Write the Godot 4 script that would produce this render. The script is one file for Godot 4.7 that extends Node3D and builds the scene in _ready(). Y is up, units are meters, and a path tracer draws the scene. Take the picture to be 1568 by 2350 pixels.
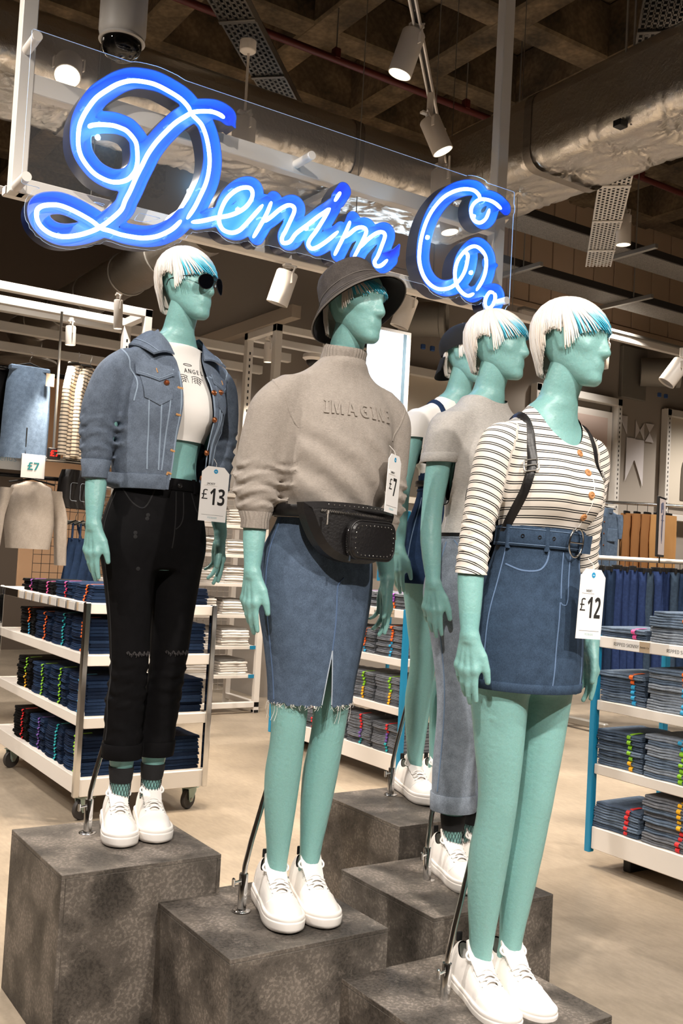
extends Node3D

# ---------------------------------------------------------------- helpers
var M := {}
var used := {}
var rng := RandomNumberGenerator.new()
var noise := FastNoiseLite.new()

func rnd(a: float, b: float) -> float:
	return rng.randf_range(a, b)

func numbered(n: String) -> String:
	used[n] = int(used.get(n, -1)) + 1
	return n if used[n] == 0 else "%s_%03d" % [n, used[n]]

func tag(o: Node3D, label: String, category := "", group := "", kind := "") -> Node3D:
	if label: o.set_meta("label", label)
	if category: o.set_meta("category", category)
	if group: o.set_meta("group", group)
	if kind: o.set_meta("kind", kind)
	return o

func thing(called: String, label: String, category: String, at := Vector3.ZERO, turn := 0.0, group := "") -> Node3D:
	var o := Node3D.new()
	o.name = numbered(called)
	add_child(o)
	o.position = at
	o.rotation.y = turn
	tag(o, label, category, group)
	return o

func part(called: String, mesh: Mesh, mat: Material, parent: Node3D, at := Vector3.ZERO, rot := Vector3.ZERO) -> MeshInstance3D:
	var o := MeshInstance3D.new()
	o.name = called
	o.mesh = mesh
	o.material_override = mat
	o.position = at
	o.rotation = rot
	o.cast_shadow = GeometryInstance3D.SHADOW_CASTING_SETTING_ON
	parent.add_child(o, true)
	return o

func solo(called: String, mesh: Mesh, mat: Material, label: String, category: String, at := Vector3.ZERO, rot := Vector3.ZERO, group := "") -> MeshInstance3D:
	var o := part(numbered(called), mesh, mat, self, at, rot)
	tag(o, label, category, group)
	return o

func struct(called: String, mesh: Mesh, mat: Material, at := Vector3.ZERO, rot := Vector3.ZERO) -> MeshInstance3D:
	var o := part(called, mesh, mat, self, at, rot)
	o.set_meta("kind", "structure")
	return o

func copy_of(o: Node3D, label: String, at: Vector3, turn := 0.0, group := "") -> Node3D:
	var base := String(o.name)
	if base.length() > 4 and base[-4] == "_" and base.right(3).is_valid_int():
		base = base.left(-4)
	var c: Node3D = o.duplicate()
	c.name = numbered(base)
	add_child(c)
	c.position = at
	c.rotation.y = turn
	if label: c.set_meta("label", label)
	if group: c.set_meta("group", group)
	return c

# ---------------------------------------------------------------- mesh builder
class MB:
	var v := PackedVector3Array()
	var n := PackedVector3Array()
	var u := PackedVector2Array()
	var c := PackedColorArray()
	var i := PackedInt32Array()
	var col := Color(1, 1, 1)
	var xf := Transform3D()
	func vert(p: Vector3, nn: Vector3, uv := Vector2.ZERO) -> int:
		v.append(xf * p)
		n.append((xf.basis * nn).normalized())
		u.append(uv)
		c.append(col)
		return v.size() - 1
	func tri(a: int, b: int, d: int) -> void:
		# keep the front clockwise with respect to the normals
		var f := (v[b] - v[a]).cross(v[d] - v[a])
		if f.dot(n[a] + n[b] + n[d]) > 0.0:
			i.append(a); i.append(d); i.append(b)
		else:
			i.append(a); i.append(b); i.append(d)
	func quad(a: int, b: int, d: int, e: int) -> void:
		tri(a, b, d)
		tri(a, d, e)
	func face(pts: Array, nn: Vector3) -> void:
		var b := v.size()
		for p in pts:
			vert(p, nn)
		for k in range(1, pts.size() - 1):
			tri(b, b + k, b + k + 1)
	func box(ctr: Vector3, size: Vector3, bev := 0.003) -> MB:
		var h := size * 0.5
		bev = minf(bev, minf(h.x, minf(h.y, h.z)) * 0.9)
		if bev <= 0.0:
			bev = 0.0001
		var g := h - Vector3(bev, bev, bev)
		for ax in 3:
			var a1 := (ax + 1) % 3
			var a2 := (ax + 2) % 3
			for s in [-1.0, 1.0]:
				var pts := []
				for q in [[-1.0, -1.0], [1.0, -1.0], [1.0, 1.0], [-1.0, 1.0]]:
					var p := Vector3.ZERO
					p[ax] = s * h[ax]; p[a1] = q[0] * g[a1]; p[a2] = q[1] * g[a2]
					pts.append(ctr + p)
				var nn := Vector3.ZERO
				nn[ax] = s
				face(pts, nn)
			for s1 in [-1.0, 1.0]:
				for s2 in [-1.0, 1.0]:
					var pts2 := []
					for q2 in [[0, -1.0], [0, 1.0], [1, 1.0], [1, -1.0]]:
						var p2 := Vector3.ZERO
						p2[ax] = q2[1] * g[ax]
						p2[a1] = s1 * (h[a1] if q2[0] == 0 else g[a1])
						p2[a2] = s2 * (g[a2] if q2[0] == 0 else h[a2])
						pts2.append(ctr + p2)
					var n2 := Vector3.ZERO
					n2[a1] = s1; n2[a2] = s2
					face(pts2, n2.normalized())
		for sx in [-1.0, 1.0]:
			for sy in [-1.0, 1.0]:
				for sz in [-1.0, 1.0]:
					face([ctr + Vector3(sx * h.x, sy * g.y, sz * g.z), ctr + Vector3(sx * g.x, sy * h.y, sz * g.z), ctr + Vector3(sx * g.x, sy * g.y, sz * h.z)], Vector3(sx, sy, sz).normalized())
		return self
	func tube(pts: Array, r, sides := 8, caps := true, flat := Vector2(1, 1), upv := Vector3.ZERO) -> MB:
		var m := pts.size()
		var nrm := Vector3.UP
		var prev := -1
		var first := v.size()
		var run := 0.0
		for k in m:
			var t: Vector3 = (pts[mini(k + 1, m - 1)] - pts[maxi(k - 1, 0)]).normalized()
			if k == 0:
				nrm = upv if upv != Vector3.ZERO else (Vector3.UP if absf(t.y) < 0.9 else Vector3.RIGHT)
			nrm = (nrm - t * nrm.dot(t)).normalized()
			var bi := t.cross(nrm)
			var rr: float = r[k] if r is Array or r is PackedFloat32Array else r
			var b := v.size()
			if k > 0:
				run += pts[k].distance_to(pts[k - 1])
			for s in sides + 1:
				var a := TAU * s / sides
				var dirv := nrm * cos(a) * flat.x + bi * sin(a) * flat.y
				var nn := (nrm * cos(a) / flat.x + bi * sin(a) / flat.y).normalized()
				vert(pts[k] + dirv * rr, nn, Vector2(float(s) / sides, run))
			if prev >= 0:
				for s in sides:
					quad(prev + s, prev + s + 1, b + s + 1, b + s)
			prev = b
		if caps:
			for e in [0, m - 1]:
				var t2: Vector3 = (pts[1] - pts[0]).normalized() * -1.0 if e == 0 else (pts[m - 1] - pts[m - 2]).normalized()
				var b2 := v.size()
				var src: int = first if e == 0 else prev
				var inv := xf.affine_inverse()
				for s in sides:
					vert(inv * v[src + s], t2)
				for s in range(1, sides - 1):
					tri(b2, b2 + s, b2 + s + 1)
		return self
	func lathe(prof: Array, segs := 24, smooth := true) -> MB:
		# prof: [r, y] from one end to the other
		if smooth:
			for k in prof.size() - 1:
				pass
		for k in prof.size() - 1:
			var p0: Vector2 = Vector2(prof[k][0], prof[k][1])
			var p1: Vector2 = Vector2(prof[k + 1][0], prof[k + 1][1])
			var t := p1 - p0
			if t.length() < 1e-7:
				continue
			var n0 := Vector2(t.y, -t.x).normalized()
			var na := n0
			var nb := n0
			if smooth and k > 0:
				var tp := p0 - Vector2(prof[k - 1][0], prof[k - 1][1])
				var np := Vector2(tp.y, -tp.x).normalized()
				if np.dot(n0) > 0.6:
					na = (np + n0).normalized()
			if smooth and k < prof.size() - 2:
				var tn := Vector2(prof[k + 2][0], prof[k + 2][1]) - p1
				var nx := Vector2(tn.y, -tn.x).normalized()
				if nx.dot(n0) > 0.6:
					nb = (nx + n0).normalized()
			var b := v.size()
			for s in segs + 1:
				var a := TAU * s / segs
				var d := Vector3(cos(a), 0, sin(a))
				vert(d * p0.x + Vector3(0, p0.y, 0), d * na.x + Vector3(0, na.y, 0), Vector2(float(s) / segs, p0.y))
				vert(d * p1.x + Vector3(0, p1.y, 0), d * nb.x + Vector3(0, nb.y, 0), Vector2(float(s) / segs, p1.y))
			for s in segs:
				var q := b + s * 2
				quad(q, q + 1, q + 3, q + 2)
		return self
	func ball(ctr: Vector3, r: Vector3, segs := 16, rings := 10) -> MB:
		var b := v.size()
		for j in rings + 1:
			var th := PI * j / rings
			for s in segs + 1:
				var a := TAU * s / segs
				var d := Vector3(sin(th) * cos(a), cos(th), sin(th) * sin(a))
				vert(ctr + d * r, (d / r).normalized(), Vector2(float(s) / segs, float(j) / rings))
		for j in rings:
			for s in segs:
				var q := b + j * (segs + 1) + s
				quad(q, q + 1, q + segs + 2, q + segs + 1)
		return self
	func prism(poly: PackedVector2Array, z0: float, z1: float, bev := 0.0) -> MB:
		# flat outline in x,y pushed along z
		var area := 0.0
		for k in poly.size():
			var a := poly[k]
			var b := poly[(k + 1) % poly.size()]
			area += a.x * b.y - b.x * a.y
		var sg := 1.0 if area > 0 else -1.0
		var idx := Geometry2D.triangulate_polygon(poly)
		var inner := poly
		if bev > 0.0:
			inner = PackedVector2Array()
			for k in poly.size():
				var pa := poly[(k - 1 + poly.size()) % poly.size()]
				var pb := poly[(k + 1) % poly.size()]
				var t := (pb - pa).normalized()
				inner.append(poly[k] + Vector2(-t.y, t.x) * sg * bev)
		for e in 2:
			var z := z1 if e == 1 else z0
			var nn := Vector3(0, 0, signf(z1 - z0) if e == 1 else -signf(z1 - z0))
			var b2 := v.size()
			for p in inner:
				vert(Vector3(p.x, p.y, z), nn, p)
			for k in range(0, idx.size(), 3):
				tri(b2 + idx[k], b2 + idx[k + 1], b2 + idx[k + 2])
		var zb := bev * signf(z1 - z0)
		var rows := [[poly, z0 + zb], [poly, z1 - zb]]
		if bev > 0.0:
			rows = [[inner, z0], [poly, z0 + zb], [poly, z1 - zb], [inner, z1]]
		for r in rows.size() - 1:
			for k in poly.size():
				var k2 := (k + 1) % poly.size()
				var t2 := (poly[k2] - poly[k]).normalized()
				var nn2 := Vector3(t2.y * sg, -t2.x * sg, 0)
				if rows.size() == 4 and r != 1:
					nn2 += Vector3(0, 0, (-1.0 if r == 0 else 1.0) * signf(z1 - z0))
				var pa2: PackedVector2Array = rows[r][0]
				var pb2: PackedVector2Array = rows[r + 1][0]
				var b3 := v.size()
				vert(Vector3(pa2[k].x, pa2[k].y, rows[r][1]), nn2)
				vert(Vector3(pa2[k2].x, pa2[k2].y, rows[r][1]), nn2)
				vert(Vector3(pb2[k2].x, pb2[k2].y, rows[r + 1][1]), nn2)
				vert(Vector3(pb2[k].x, pb2[k].y, rows[r + 1][1]), nn2)
				quad(b3, b3 + 1, b3 + 2, b3 + 3)
		return self
	func grid(pts: Array, cols: int, uvs := []) -> MB:
		# rows of points with smooth normals; pts.size() = rows * cols
		var rows := pts.size() / cols
		var b := v.size()
		for r in rows:
			for q in cols:
				var dx: Vector3 = pts[r * cols + mini(q + 1, cols - 1)] - pts[r * cols + maxi(q - 1, 0)]
				var dy: Vector3 = pts[mini(r + 1, rows - 1) * cols + q] - pts[maxi(r - 1, 0) * cols + q]
				var nn := dx.cross(dy)
				vert(pts[r * cols + q], nn.normalized() if nn.length() > 1e-12 else Vector3.UP, uvs[r * cols + q] if uvs else Vector2(float(q) / (cols - 1), float(r) / maxi(1, rows - 1)))
		for r in rows - 1:
			for q in cols - 1:
				var k := b + r * cols + q
				quad(k, k + 1, k + cols + 1, k + cols)
		return self
	func done() -> ArrayMesh:
		var a := []
		a.resize(Mesh.ARRAY_MAX)
		a[Mesh.ARRAY_VERTEX] = v
		a[Mesh.ARRAY_NORMAL] = n
		a[Mesh.ARRAY_TEX_UV] = u
		a[Mesh.ARRAY_COLOR] = c
		a[Mesh.ARRAY_INDEX] = i
		var m := ArrayMesh.new()
		m.add_surface_from_arrays(Mesh.PRIMITIVE_TRIANGLES, a)
		return m

func boxm(size: Vector3, bev := 0.003, ctr := Vector3.ZERO) -> ArrayMesh:
	return MB.new().box(ctr, size, bev).done()

func curve(pts: Array, per := 6) -> Array:
	# Catmull-Rom through Vector2 or Vector3 points
	var out := []
	var m := pts.size()
	for k in m - 1:
		var a = pts[maxi(k - 1, 0)]
		var b = pts[k]
		var c = pts[k + 1]
		var d = pts[mini(k + 2, m - 1)]
		for j in per:
			out.append(b.cubic_interpolate(c, a, d, float(j) / per))
	out.append(pts[m - 1])
	return out

func flat3(nums: Array) -> Array:
	var out := []
	for k in range(0, nums.size(), 3):
		out.append(Vector3(nums[k], nums[k + 1], nums[k + 2]))
	return out

func flat2(nums: Array) -> Array:
	var out := []
	for k in range(0, nums.size(), 2):
		out.append(Vector2(nums[k], nums[k + 1]))
	return out

func text_mesh(s: String, size: float, depth := 0.0008, bold := false, mono := false) -> TextMesh:
	var t := TextMesh.new()
	t.text = s
	var f := SystemFont.new()
	f.font_names = PackedStringArray(["Droid Sans Mono" if mono else "Droid Sans"])
	f.font_weight = 700 if bold else 400
	t.font = f
	t.font_size = 32
	t.pixel_size = size / 32.0
	t.depth = depth
	t.curve_step = 1.0
	return t

# ---------------------------------------------------------------- the scene
var cam_basis: Basis

func lamp(pos: Vector3, aim: Vector3, energy: float, angle := 35.0, warm := Color(1.0, 0.945, 0.875), size := 0.05) -> SpotLight3D:
	var l := SpotLight3D.new()
	l.name = "spot_lamp"  # serves the seen spotlights and the unseen ones out of view
	add_child(l, true)
	l.position = pos
	var d := (aim - pos).normalized()
	l.basis = Basis.looking_at(d, Vector3.UP if absf(d.y) < 0.98 else Vector3.RIGHT)
	l.light_energy = energy
	l.light_color = warm
	l.spot_angle = angle
	l.spot_angle_attenuation = 0.6
	l.spot_range = 30.0
	l.spot_attenuation = 2.0
	l.light_size = size
	l.shadow_enabled = true
	return l

func _ready() -> void:
	rng.seed = 2024
	noise.seed = 9
	var cam := Camera3D.new()
	cam.name = "camera"
	cam.fov = 54.63
	cam.near = 0.05
	cam.far = 60.0
	var b := Basis(Vector3.UP, deg_to_rad(-33.6628)) * Basis(Vector3.RIGHT, deg_to_rad(2.5615)) * Basis(Vector3.BACK, deg_to_rad(3.1216))
	cam.transform = Transform3D(b, Vector3(0, 1.33, 0))
	add_child(cam)
	cam.current = true
	var env := Environment.new()
	env.background_mode = Environment.BG_COLOR
	env.background_color = Color(0.02, 0.018, 0.015)
	env.tonemap_mode = Environment.TONE_MAPPER_LINEAR
	env.tonemap_exposure = 1.0
	env.sdfgi_enabled = true
	env.ssao_enabled = true
	env.ssil_enabled = true
	var we := WorldEnvironment.new()
	we.name = "world"
	we.environment = env
	add_child(we)
	set_lights()
	make_materials()
	build_all()

func set_lights() -> void:
	# unseen spots out of view, placed to light the mannequins from front and sides
	var key := Color(1.0, 0.965, 0.925)
	lamp(Vector3(4.3, 3.9, 0.9), Vector3(1.8, 1.2, -2.3), 26.0, 30.0, key)
	lamp(Vector3(-0.6, 3.9, 0.2), Vector3(1.5, 1.1, -2.5), 13.0, 32.0, key)
	lamp(Vector3(1.6, 4.0, 1.6), Vector3(1.7, 0.9, -2.2), 14.0, 30.0, key)
	lamp(Vector3(-1.2, 3.9, -3.0), Vector3(1.2, 1.4, -3.0), 8.0, 40.0, key)
	# unseen downlights without fittings, placed to light the floor and aisles
	for q in [[0.2, -4.6], [2.0, -6.0], [5.2, -3.0], [6.2, -1.2], [5.6, -6.4], [8.0, -4.4], [8.2, -7.0], [10.5, -6.6], [3.2, -9.5], [0.5, -8.0], [3.4, 0.4], [0.6, 0.6], [-2.0, -6.0], [7.5, 1.0]]:
		lamp(Vector3(q[0], 4.15, q[1]), Vector3(q[0], 0.0, q[1] - 0.01), 10.5, 55.0, key, 0.08)


func build_all() -> void:
	room()
	plinths()
	mannequins()
	neon_sign()
	ducts()
	trolley()
	racks()
	tee_shelving()
	left_display()
	right_display()
	overhead()
	extras()

# ---------------------------------------------------------------- distance fields, for bodies and cloth
class Col:
	# an upright column of ellipses: rows of [y, cx, cz, rx, rz]
	var y0 := 0.0
	var y1 := 1.0
	var inv := 1.0
	var m := 0
	var ax := PackedFloat32Array()
	var az := PackedFloat32Array()
	var bx := PackedFloat32Array()
	var bz := PackedFloat32Array()
	var sl := PackedFloat32Array()
	func _init(rows: Array, grow := 0.0, step := 0.006):
		y0 = rows[0][0]
		y1 = rows[-1][0]
		m = int(ceil((y1 - y0) / step)) + 1
		inv = (m - 1) / (y1 - y0)
		var k := 0
		for j in m:
			var y := y0 + (y1 - y0) * j / (m - 1)
			while k < rows.size() - 2 and y > rows[k + 1][0]:
				k += 1
			var a: Array = rows[maxi(k - 1, 0)]
			var b: Array = rows[k]
			var c: Array = rows[k + 1]
			var d: Array = rows[mini(k + 2, rows.size() - 1)]
			var t: float = (y - b[0]) / (c[0] - b[0])
			var got := []
			for e in range(1, 5):
				var h: float = c[0] - b[0]
				var m0: float = (c[e] - a[e]) / maxf(c[0] - a[0], 1e-6) * h
				var m1: float = (d[e] - b[e]) / maxf(d[0] - b[0], 1e-6) * h
				var t2 := t * t
				var t3 := t2 * t
				got.append((2 * t3 - 3 * t2 + 1) * b[e] + (t3 - 2 * t2 + t) * m0 + (-2 * t3 + 3 * t2) * c[e] + (t3 - t2) * m1)
			ax.append(got[0]); az.append(got[1])
			bx.append(maxf(got[2] + grow, 0.003)); bz.append(maxf(got[3] + grow, 0.003))
		for j in m:
			var j0 := maxi(j - 1, 0)
			var j1 := mini(j + 1, m - 1)
			var dy := (j1 - j0) / inv
			var s := maxf(absf(bx[j1] - bx[j0]), absf(bz[j1] - bz[j0])) / dy
			sl.append(1.0 / sqrt(1.0 + minf(s * s, 16.0)))
	func d(x: float, y: float, z: float) -> float:
		var fi := clampf((y - y0) * inv, 0.0, m - 1.001)
		var j := int(fi)
		var t := fi - j
		var dx := x - lerpf(ax[j], ax[j + 1], t)
		var dz := z - lerpf(az[j], az[j + 1], t)
		var rx := lerpf(bx[j], bx[j + 1], t)
		var rz := lerpf(bz[j], bz[j + 1], t)
		var ex := dx / rx
		var ez := dz / rz
		var k0 := sqrt(ex * ex + ez * ez)
		var fx := ex / rx
		var fz := ez / rz
		var k1 := sqrt(fx * fx + fz * fz)
		var r := (k0 - 1.0) * (k0 / k1 if k1 > 1e-5 else minf(rx, rz)) * sl[j] if k0 > 0.05 else -minf(rx, rz)
		if y > y1 or y < y0:
			var e := y - y1 if y > y1 else y0 - y
			return sqrt(r * r + e * e) if r > 0.0 else e
		return r

class Field:
	var cols := []
	var bones := []    # [a, b, ra, rb, squash axis or zero, squash]
	var k := 0.03
	var kb := 0.03
	var chains := []   # each a list of bones joined hard, blended into the rest
	var carve := []    # [centre, radius, k]
	var warp: Callable
	var has_warp := false
	var turn := 0.0    # the parts are turned about y by this
	func bone(a: Vector3, b: Vector3, ra: float, rb: float) -> Field:
		bones.append([a, b, ra, rb])
		return self
	func d(p: Vector3) -> float:
		var q := p
		if turn != 0.0:
			q = p.rotated(Vector3.UP, -turn)
		var r := 1e3
		for c in cols:
			var e: float = c.d(q.x, q.y, q.z)
			var h := maxf(k - absf(r - e), 0.0)
			r = minf(r, e) - h * h / (4.0 * k)
		for b in bones:
			var a: Vector3 = b[0]
			var ab: Vector3 = b[1] - a
			var t := clampf((q - a).dot(ab) / maxf(ab.length_squared(), 1e-9), 0.0, 1.0)
			var e2: float = (q - a - ab * t).length() - lerpf(b[2], b[3], t)
			var h2 := maxf(kb - absf(r - e2), 0.0)
			r = minf(r, e2) - h2 * h2 / (4.0 * kb)
		for ch in chains:
			var e4 := 1e3
			for b in ch:
				var a4: Vector3 = b[0]
				var ab4: Vector3 = b[1] - a4
				var t4 := clampf((q - a4).dot(ab4) / maxf(ab4.length_squared(), 1e-9), 0.0, 1.0)
				e4 = minf(e4, (q - a4 - ab4 * t4).length() - lerpf(b[2], b[3], t4))
			var h4 := maxf(kb - absf(r - e4), 0.0)
			r = minf(r, e4) - h4 * h4 / (4.0 * kb)
		for s in carve:
			var e3: float = s[1] - (q - s[0]).length()
			var h3 := maxf(s[2] - absf(r - e3), 0.0)
			r = maxf(r, e3) + h3 * h3 / (4.0 * s[2])
		if has_warp and absf(r) < 0.09:
			r = warp.call(q, r)
		return r
	func grad(p: Vector3) -> Vector3:
		var e := 0.002
		var c := d(p)
		return Vector3(d(p + Vector3(e, 0, 0)) - c, d(p + Vector3(0, e, 0)) - c, d(p + Vector3(0, 0, e)) - c) / e
	func snap(p: Vector3, off := 0.0) -> Vector3:
		for it in 5:
			var g := grad(p)
			var l := maxf(g.length(), 0.3)
			p -= g / l * (d(p) - off) / l
		return p
	func hit(o: Vector3, dirv: Vector3, off := 0.0) -> Vector3:
		var t := 0.0
		for it in 60:
			var e := d(o + dirv * t) - off
			if e < 0.0004:
				break
			t += e * 0.7
			if t > 1.0:
				break
		return o + dirv * t

func nets(f: Field, lo: Vector3, hi: Vector3, cell: float) -> Dictionary:
	var B := 4
	var nb := Vector3i(((hi - lo) / (cell * B)).ceil())
	var nx := nb.x * B + 1
	var ny := nb.y * B + 1
	var nz := nb.z * B + 1
	var val := PackedFloat32Array()
	val.resize(nx * ny * nz)
	val.fill(9.0)
	var act := []
	var reach := cell * B * 0.87 * 1.35 + 0.004
	for bk in nb.z:
		for bj in nb.y:
			for bi in nb.x:
				var ctr := lo + Vector3(bi + 0.5, bj + 0.5, bk + 0.5) * (cell * B)
				if absf(f.d(ctr)) < reach:
					act.append(Vector3i(bi, bj, bk) * B)
	for o in act:
		for k in range(o.z, o.z + B + 1):
			for j in range(o.y, o.y + B + 1):
				var row: int = (k * ny + j) * nx
				for i in range(o.x, o.x + B + 1):
					if val[row + i] == 9.0:
						val[row + i] = f.d(lo + Vector3(i, j, k) * cell)
	var verts := PackedVector3Array()
	var idx := {}
	var tris := PackedInt32Array()
	var off := PackedInt32Array([0, 1, nx, nx + 1, nx * ny, nx * ny + 1, nx * ny + nx, nx * ny + nx + 1])
	var cells := []
	var g := PackedFloat32Array()
	g.resize(8)
	for o in act:
		for k in range(o.z, o.z + B):
			for j in range(o.y, o.y + B):
				for i in range(o.x, o.x + B):
					var q: int = (k * ny + j) * nx + i
					var neg := 0
					for e in 8:
						var w := val[q + off[e]]
						g[e] = w
						if w < 0.0:
							neg += 1
					if neg == 0 or neg == 8:
						continue
					var s := Vector3.ZERO
					var cnt := 0
					for e in 8:
						for bit in [1, 2, 4]:
							if e & bit:
								continue
							var ga := g[e]
							var gb := g[e | bit]
							if (ga < 0.0) != (gb < 0.0):
								var t := ga / (ga - gb)
								s += Vector3((e & 1) + (t if bit == 1 else 0.0), ((e >> 1) & 1) + (t if bit == 2 else 0.0), ((e >> 2) & 1) + (t if bit == 4 else 0.0))
								cnt += 1
					idx[q] = verts.size()
					verts.append(lo + (Vector3(i, j, k) + s / cnt) * cell)
					cells.append(q)
	var sx := 1
	var sy := nx
	var sz := nx * ny
	for q in cells:
		var inside := val[q] < 0.0
		for ax in 3:
			var st: int = [sx, sy, sz][ax]
			if (val[q + st] < 0.0) == inside:
				continue
			var s1: int = [sy, sz, sx][ax]
			var s2: int = [sz, sx, sy][ax]
			var qa: int = q - s1
			var qb: int = q - s1 - s2
			var qc: int = q - s2
			if not (idx.has(qa) and idx.has(qb) and idx.has(qc)):
				continue
			var i0: int = idx[q]
			var i1: int = idx[qa]
			var i2: int = idx[qb]
			var i3: int = idx[qc]
			if inside:
				tris.append_array([i0, i2, i1, i0, i3, i2])
			else:
				tris.append_array([i0, i1, i2, i0, i2, i3])
	return {"v": verts, "t": tris}

func clip(s: Dictionary, g: Callable) -> void:
	# keeps the side where g(p) >= 0, cutting triangles on the line
	var v: PackedVector3Array = s.v
	var t: PackedInt32Array = s.t
	var w := PackedFloat32Array()
	w.resize(v.size())
	for k in v.size():
		w[k] = g.call(v[k])
	var out := PackedInt32Array()
	var cut := {}
	for k in range(0, t.size(), 3):
		var a := t[k]
		var b := t[k + 1]
		var c := t[k + 2]
		var m := int(w[a] >= 0.0) + int(w[b] >= 0.0) + int(w[c] >= 0.0)
		if m == 3:
			out.append(a); out.append(b); out.append(c)
		elif m > 0:
			var poly := []
			var ring := [a, b, c]
			for e in 3:
				var p: int = ring[e]
				var q: int = ring[(e + 1) % 3]
				if w[p] >= 0.0:
					poly.append(p)
				if (w[p] >= 0.0) != (w[q] >= 0.0):
					var key := mini(p, q) * 4194304 + maxi(p, q)
					if not cut.has(key):
						cut[key] = v.size()
						v.append(v[p].lerp(v[q], w[p] / (w[p] - w[q])))
					poly.append(cut[key])
			for e in range(1, poly.size() - 1):
				out.append(poly[0]); out.append(poly[e]); out.append(poly[e + 1])
	s.v = v
	s.t = out

func skin(s: Dictionary, thick := 0.0, tint = null, uvf = null, mb: MB = null) -> MB:
	# smooth normals, an optional rim of the cloth's thickness at every open edge, colours and uvs
	var v: PackedVector3Array = s.v
	var t: PackedInt32Array = s.t
	var n := PackedVector3Array()
	n.resize(v.size())
	for k in range(0, t.size(), 3):
		var f := (v[t[k + 2]] - v[t[k]]).cross(v[t[k + 1]] - v[t[k]])
		n[t[k]] += f
		n[t[k + 1]] += f
		n[t[k + 2]] += f
	if mb == null:
		mb = MB.new()
	var base := mb.v.size()
	var map := PackedInt32Array()
	map.resize(v.size())
	map.fill(-1)
	var tinted: bool = tint != null
	var uvd: bool = uvf != null
	for k in t:
		if map[k] < 0:
			map[k] = mb.v.size()
			mb.v.append(v[k])
			mb.n.append(n[k].normalized())
			mb.u.append(uvf.call(v[k]) if uvd else Vector2.ZERO)
			mb.c.append(tint.call(v[k]) if tinted else Color(1, 1, 1))
	for k in t:
		mb.i.append(map[k])
	if thick > 0.0:
		var open := {}
		for k in range(0, t.size(), 3):
			for e in 3:
				var a := t[k + e]
				var b := t[k + (e + 1) % 3]
				var key := a * 4194304 + b
				var rev := b * 4194304 + a
				if open.has(rev):
					open.erase(rev)
				else:
					open[key] = [a, b]
		for key in open:
			var a: int = open[key][0]
			var b: int = open[key][1]
			var na := n[a].normalized()
			var nb := n[b].normalized()
			var ed := (v[b] - v[a]).cross(na).normalized()
			var q := mb.v.size()
			for p in [[v[a], a], [v[b], b], [v[b] - nb * thick, b], [v[a] - na * thick, a]]:
				mb.v.append(p[0])
				mb.n.append(-ed)
				mb.u.append(uvf.call(v[p[1]]) if uvd else Vector2.ZERO)
				mb.c.append(tint.call(v[p[1]]) if tinted else Color(1, 1, 1))
			for e in [q, q + 1, q + 2, q, q + 2, q + 3]:
				mb.i.append(e)
	return mb

func seam_on(mb: MB, f: Field, pts: Array, wide := 0.004, proud := 0.0012, per := 5) -> void:
	# a low ridge laid along the surface through the given points
	var line := curve(pts, per)
	var on := []
	var nr := []
	for p in line:
		var q := f.snap(p)
		on.append(q)
		nr.append(f.grad(q).normalized())
	var prev := -1
	for k in on.size():
		var t: Vector3 = (on[mini(k + 1, on.size() - 1)] - on[maxi(k - 1, 0)]).normalized()
		var side: Vector3 = t.cross(nr[k]).normalized()
		var b := mb.v.size()
		for e in [[-1.0, -0.4], [-0.7, 1.0], [0.7, 1.0], [1.0, -0.4]]:
			mb.vert(on[k] + side * wide * 0.5 * e[0] + nr[k] * proud * e[1], (nr[k] + side * e[0] * 0.6).normalized(), Vector2(e[0], k))
		if prev >= 0:
			for e in 3:
				mb.quad(prev + e, prev + e + 1, b + e + 1, b + e)
		prev = b

func patch_on(mb: MB, f: Field, pts2: Array, cols: int, dirv: Vector3, off: float, thick := 0.003, from := 0.5) -> void:
	# a grid of points thrown along dirv on to the surface, with a turned-down rim
	var got := []
	for p in pts2:
		got.append(f.hit(p - dirv * from, dirv, off))
	var rows := got.size() / cols
	mb.grid(got, cols)
	var ring := []
	for q in cols: ring.append(q)
	for r in range(1, rows): ring.append(r * cols + cols - 1)
	for q in range(cols - 2, -1, -1): ring.append((rows - 1) * cols + q)
	for r in range(rows - 2, 0, -1): ring.append(r * cols)
	var mid := Vector3.ZERO
	for k in ring: mid += got[k]
	mid /= ring.size()
	for k in ring.size():
		var a: Vector3 = got[ring[k]]
		var b: Vector3 = got[ring[(k + 1) % ring.size()]]
		var nn := ((a + b) * 0.5 - mid).normalized()
		mb.face([a, b, b + dirv * thick, a + dirv * thick], nn)

func quad_grid(a: Vector3, b: Vector3, c: Vector3, d: Vector3, cols: int, rows: int) -> Array:
	# a..b along the first row, d..c along the last
	var out := []
	for r in rows:
		for q in cols:
			var s := float(q) / (cols - 1)
			var t := float(r) / (rows - 1)
			out.append(a.lerp(b, s).lerp(d.lerp(c, s), t))
	return out

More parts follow.
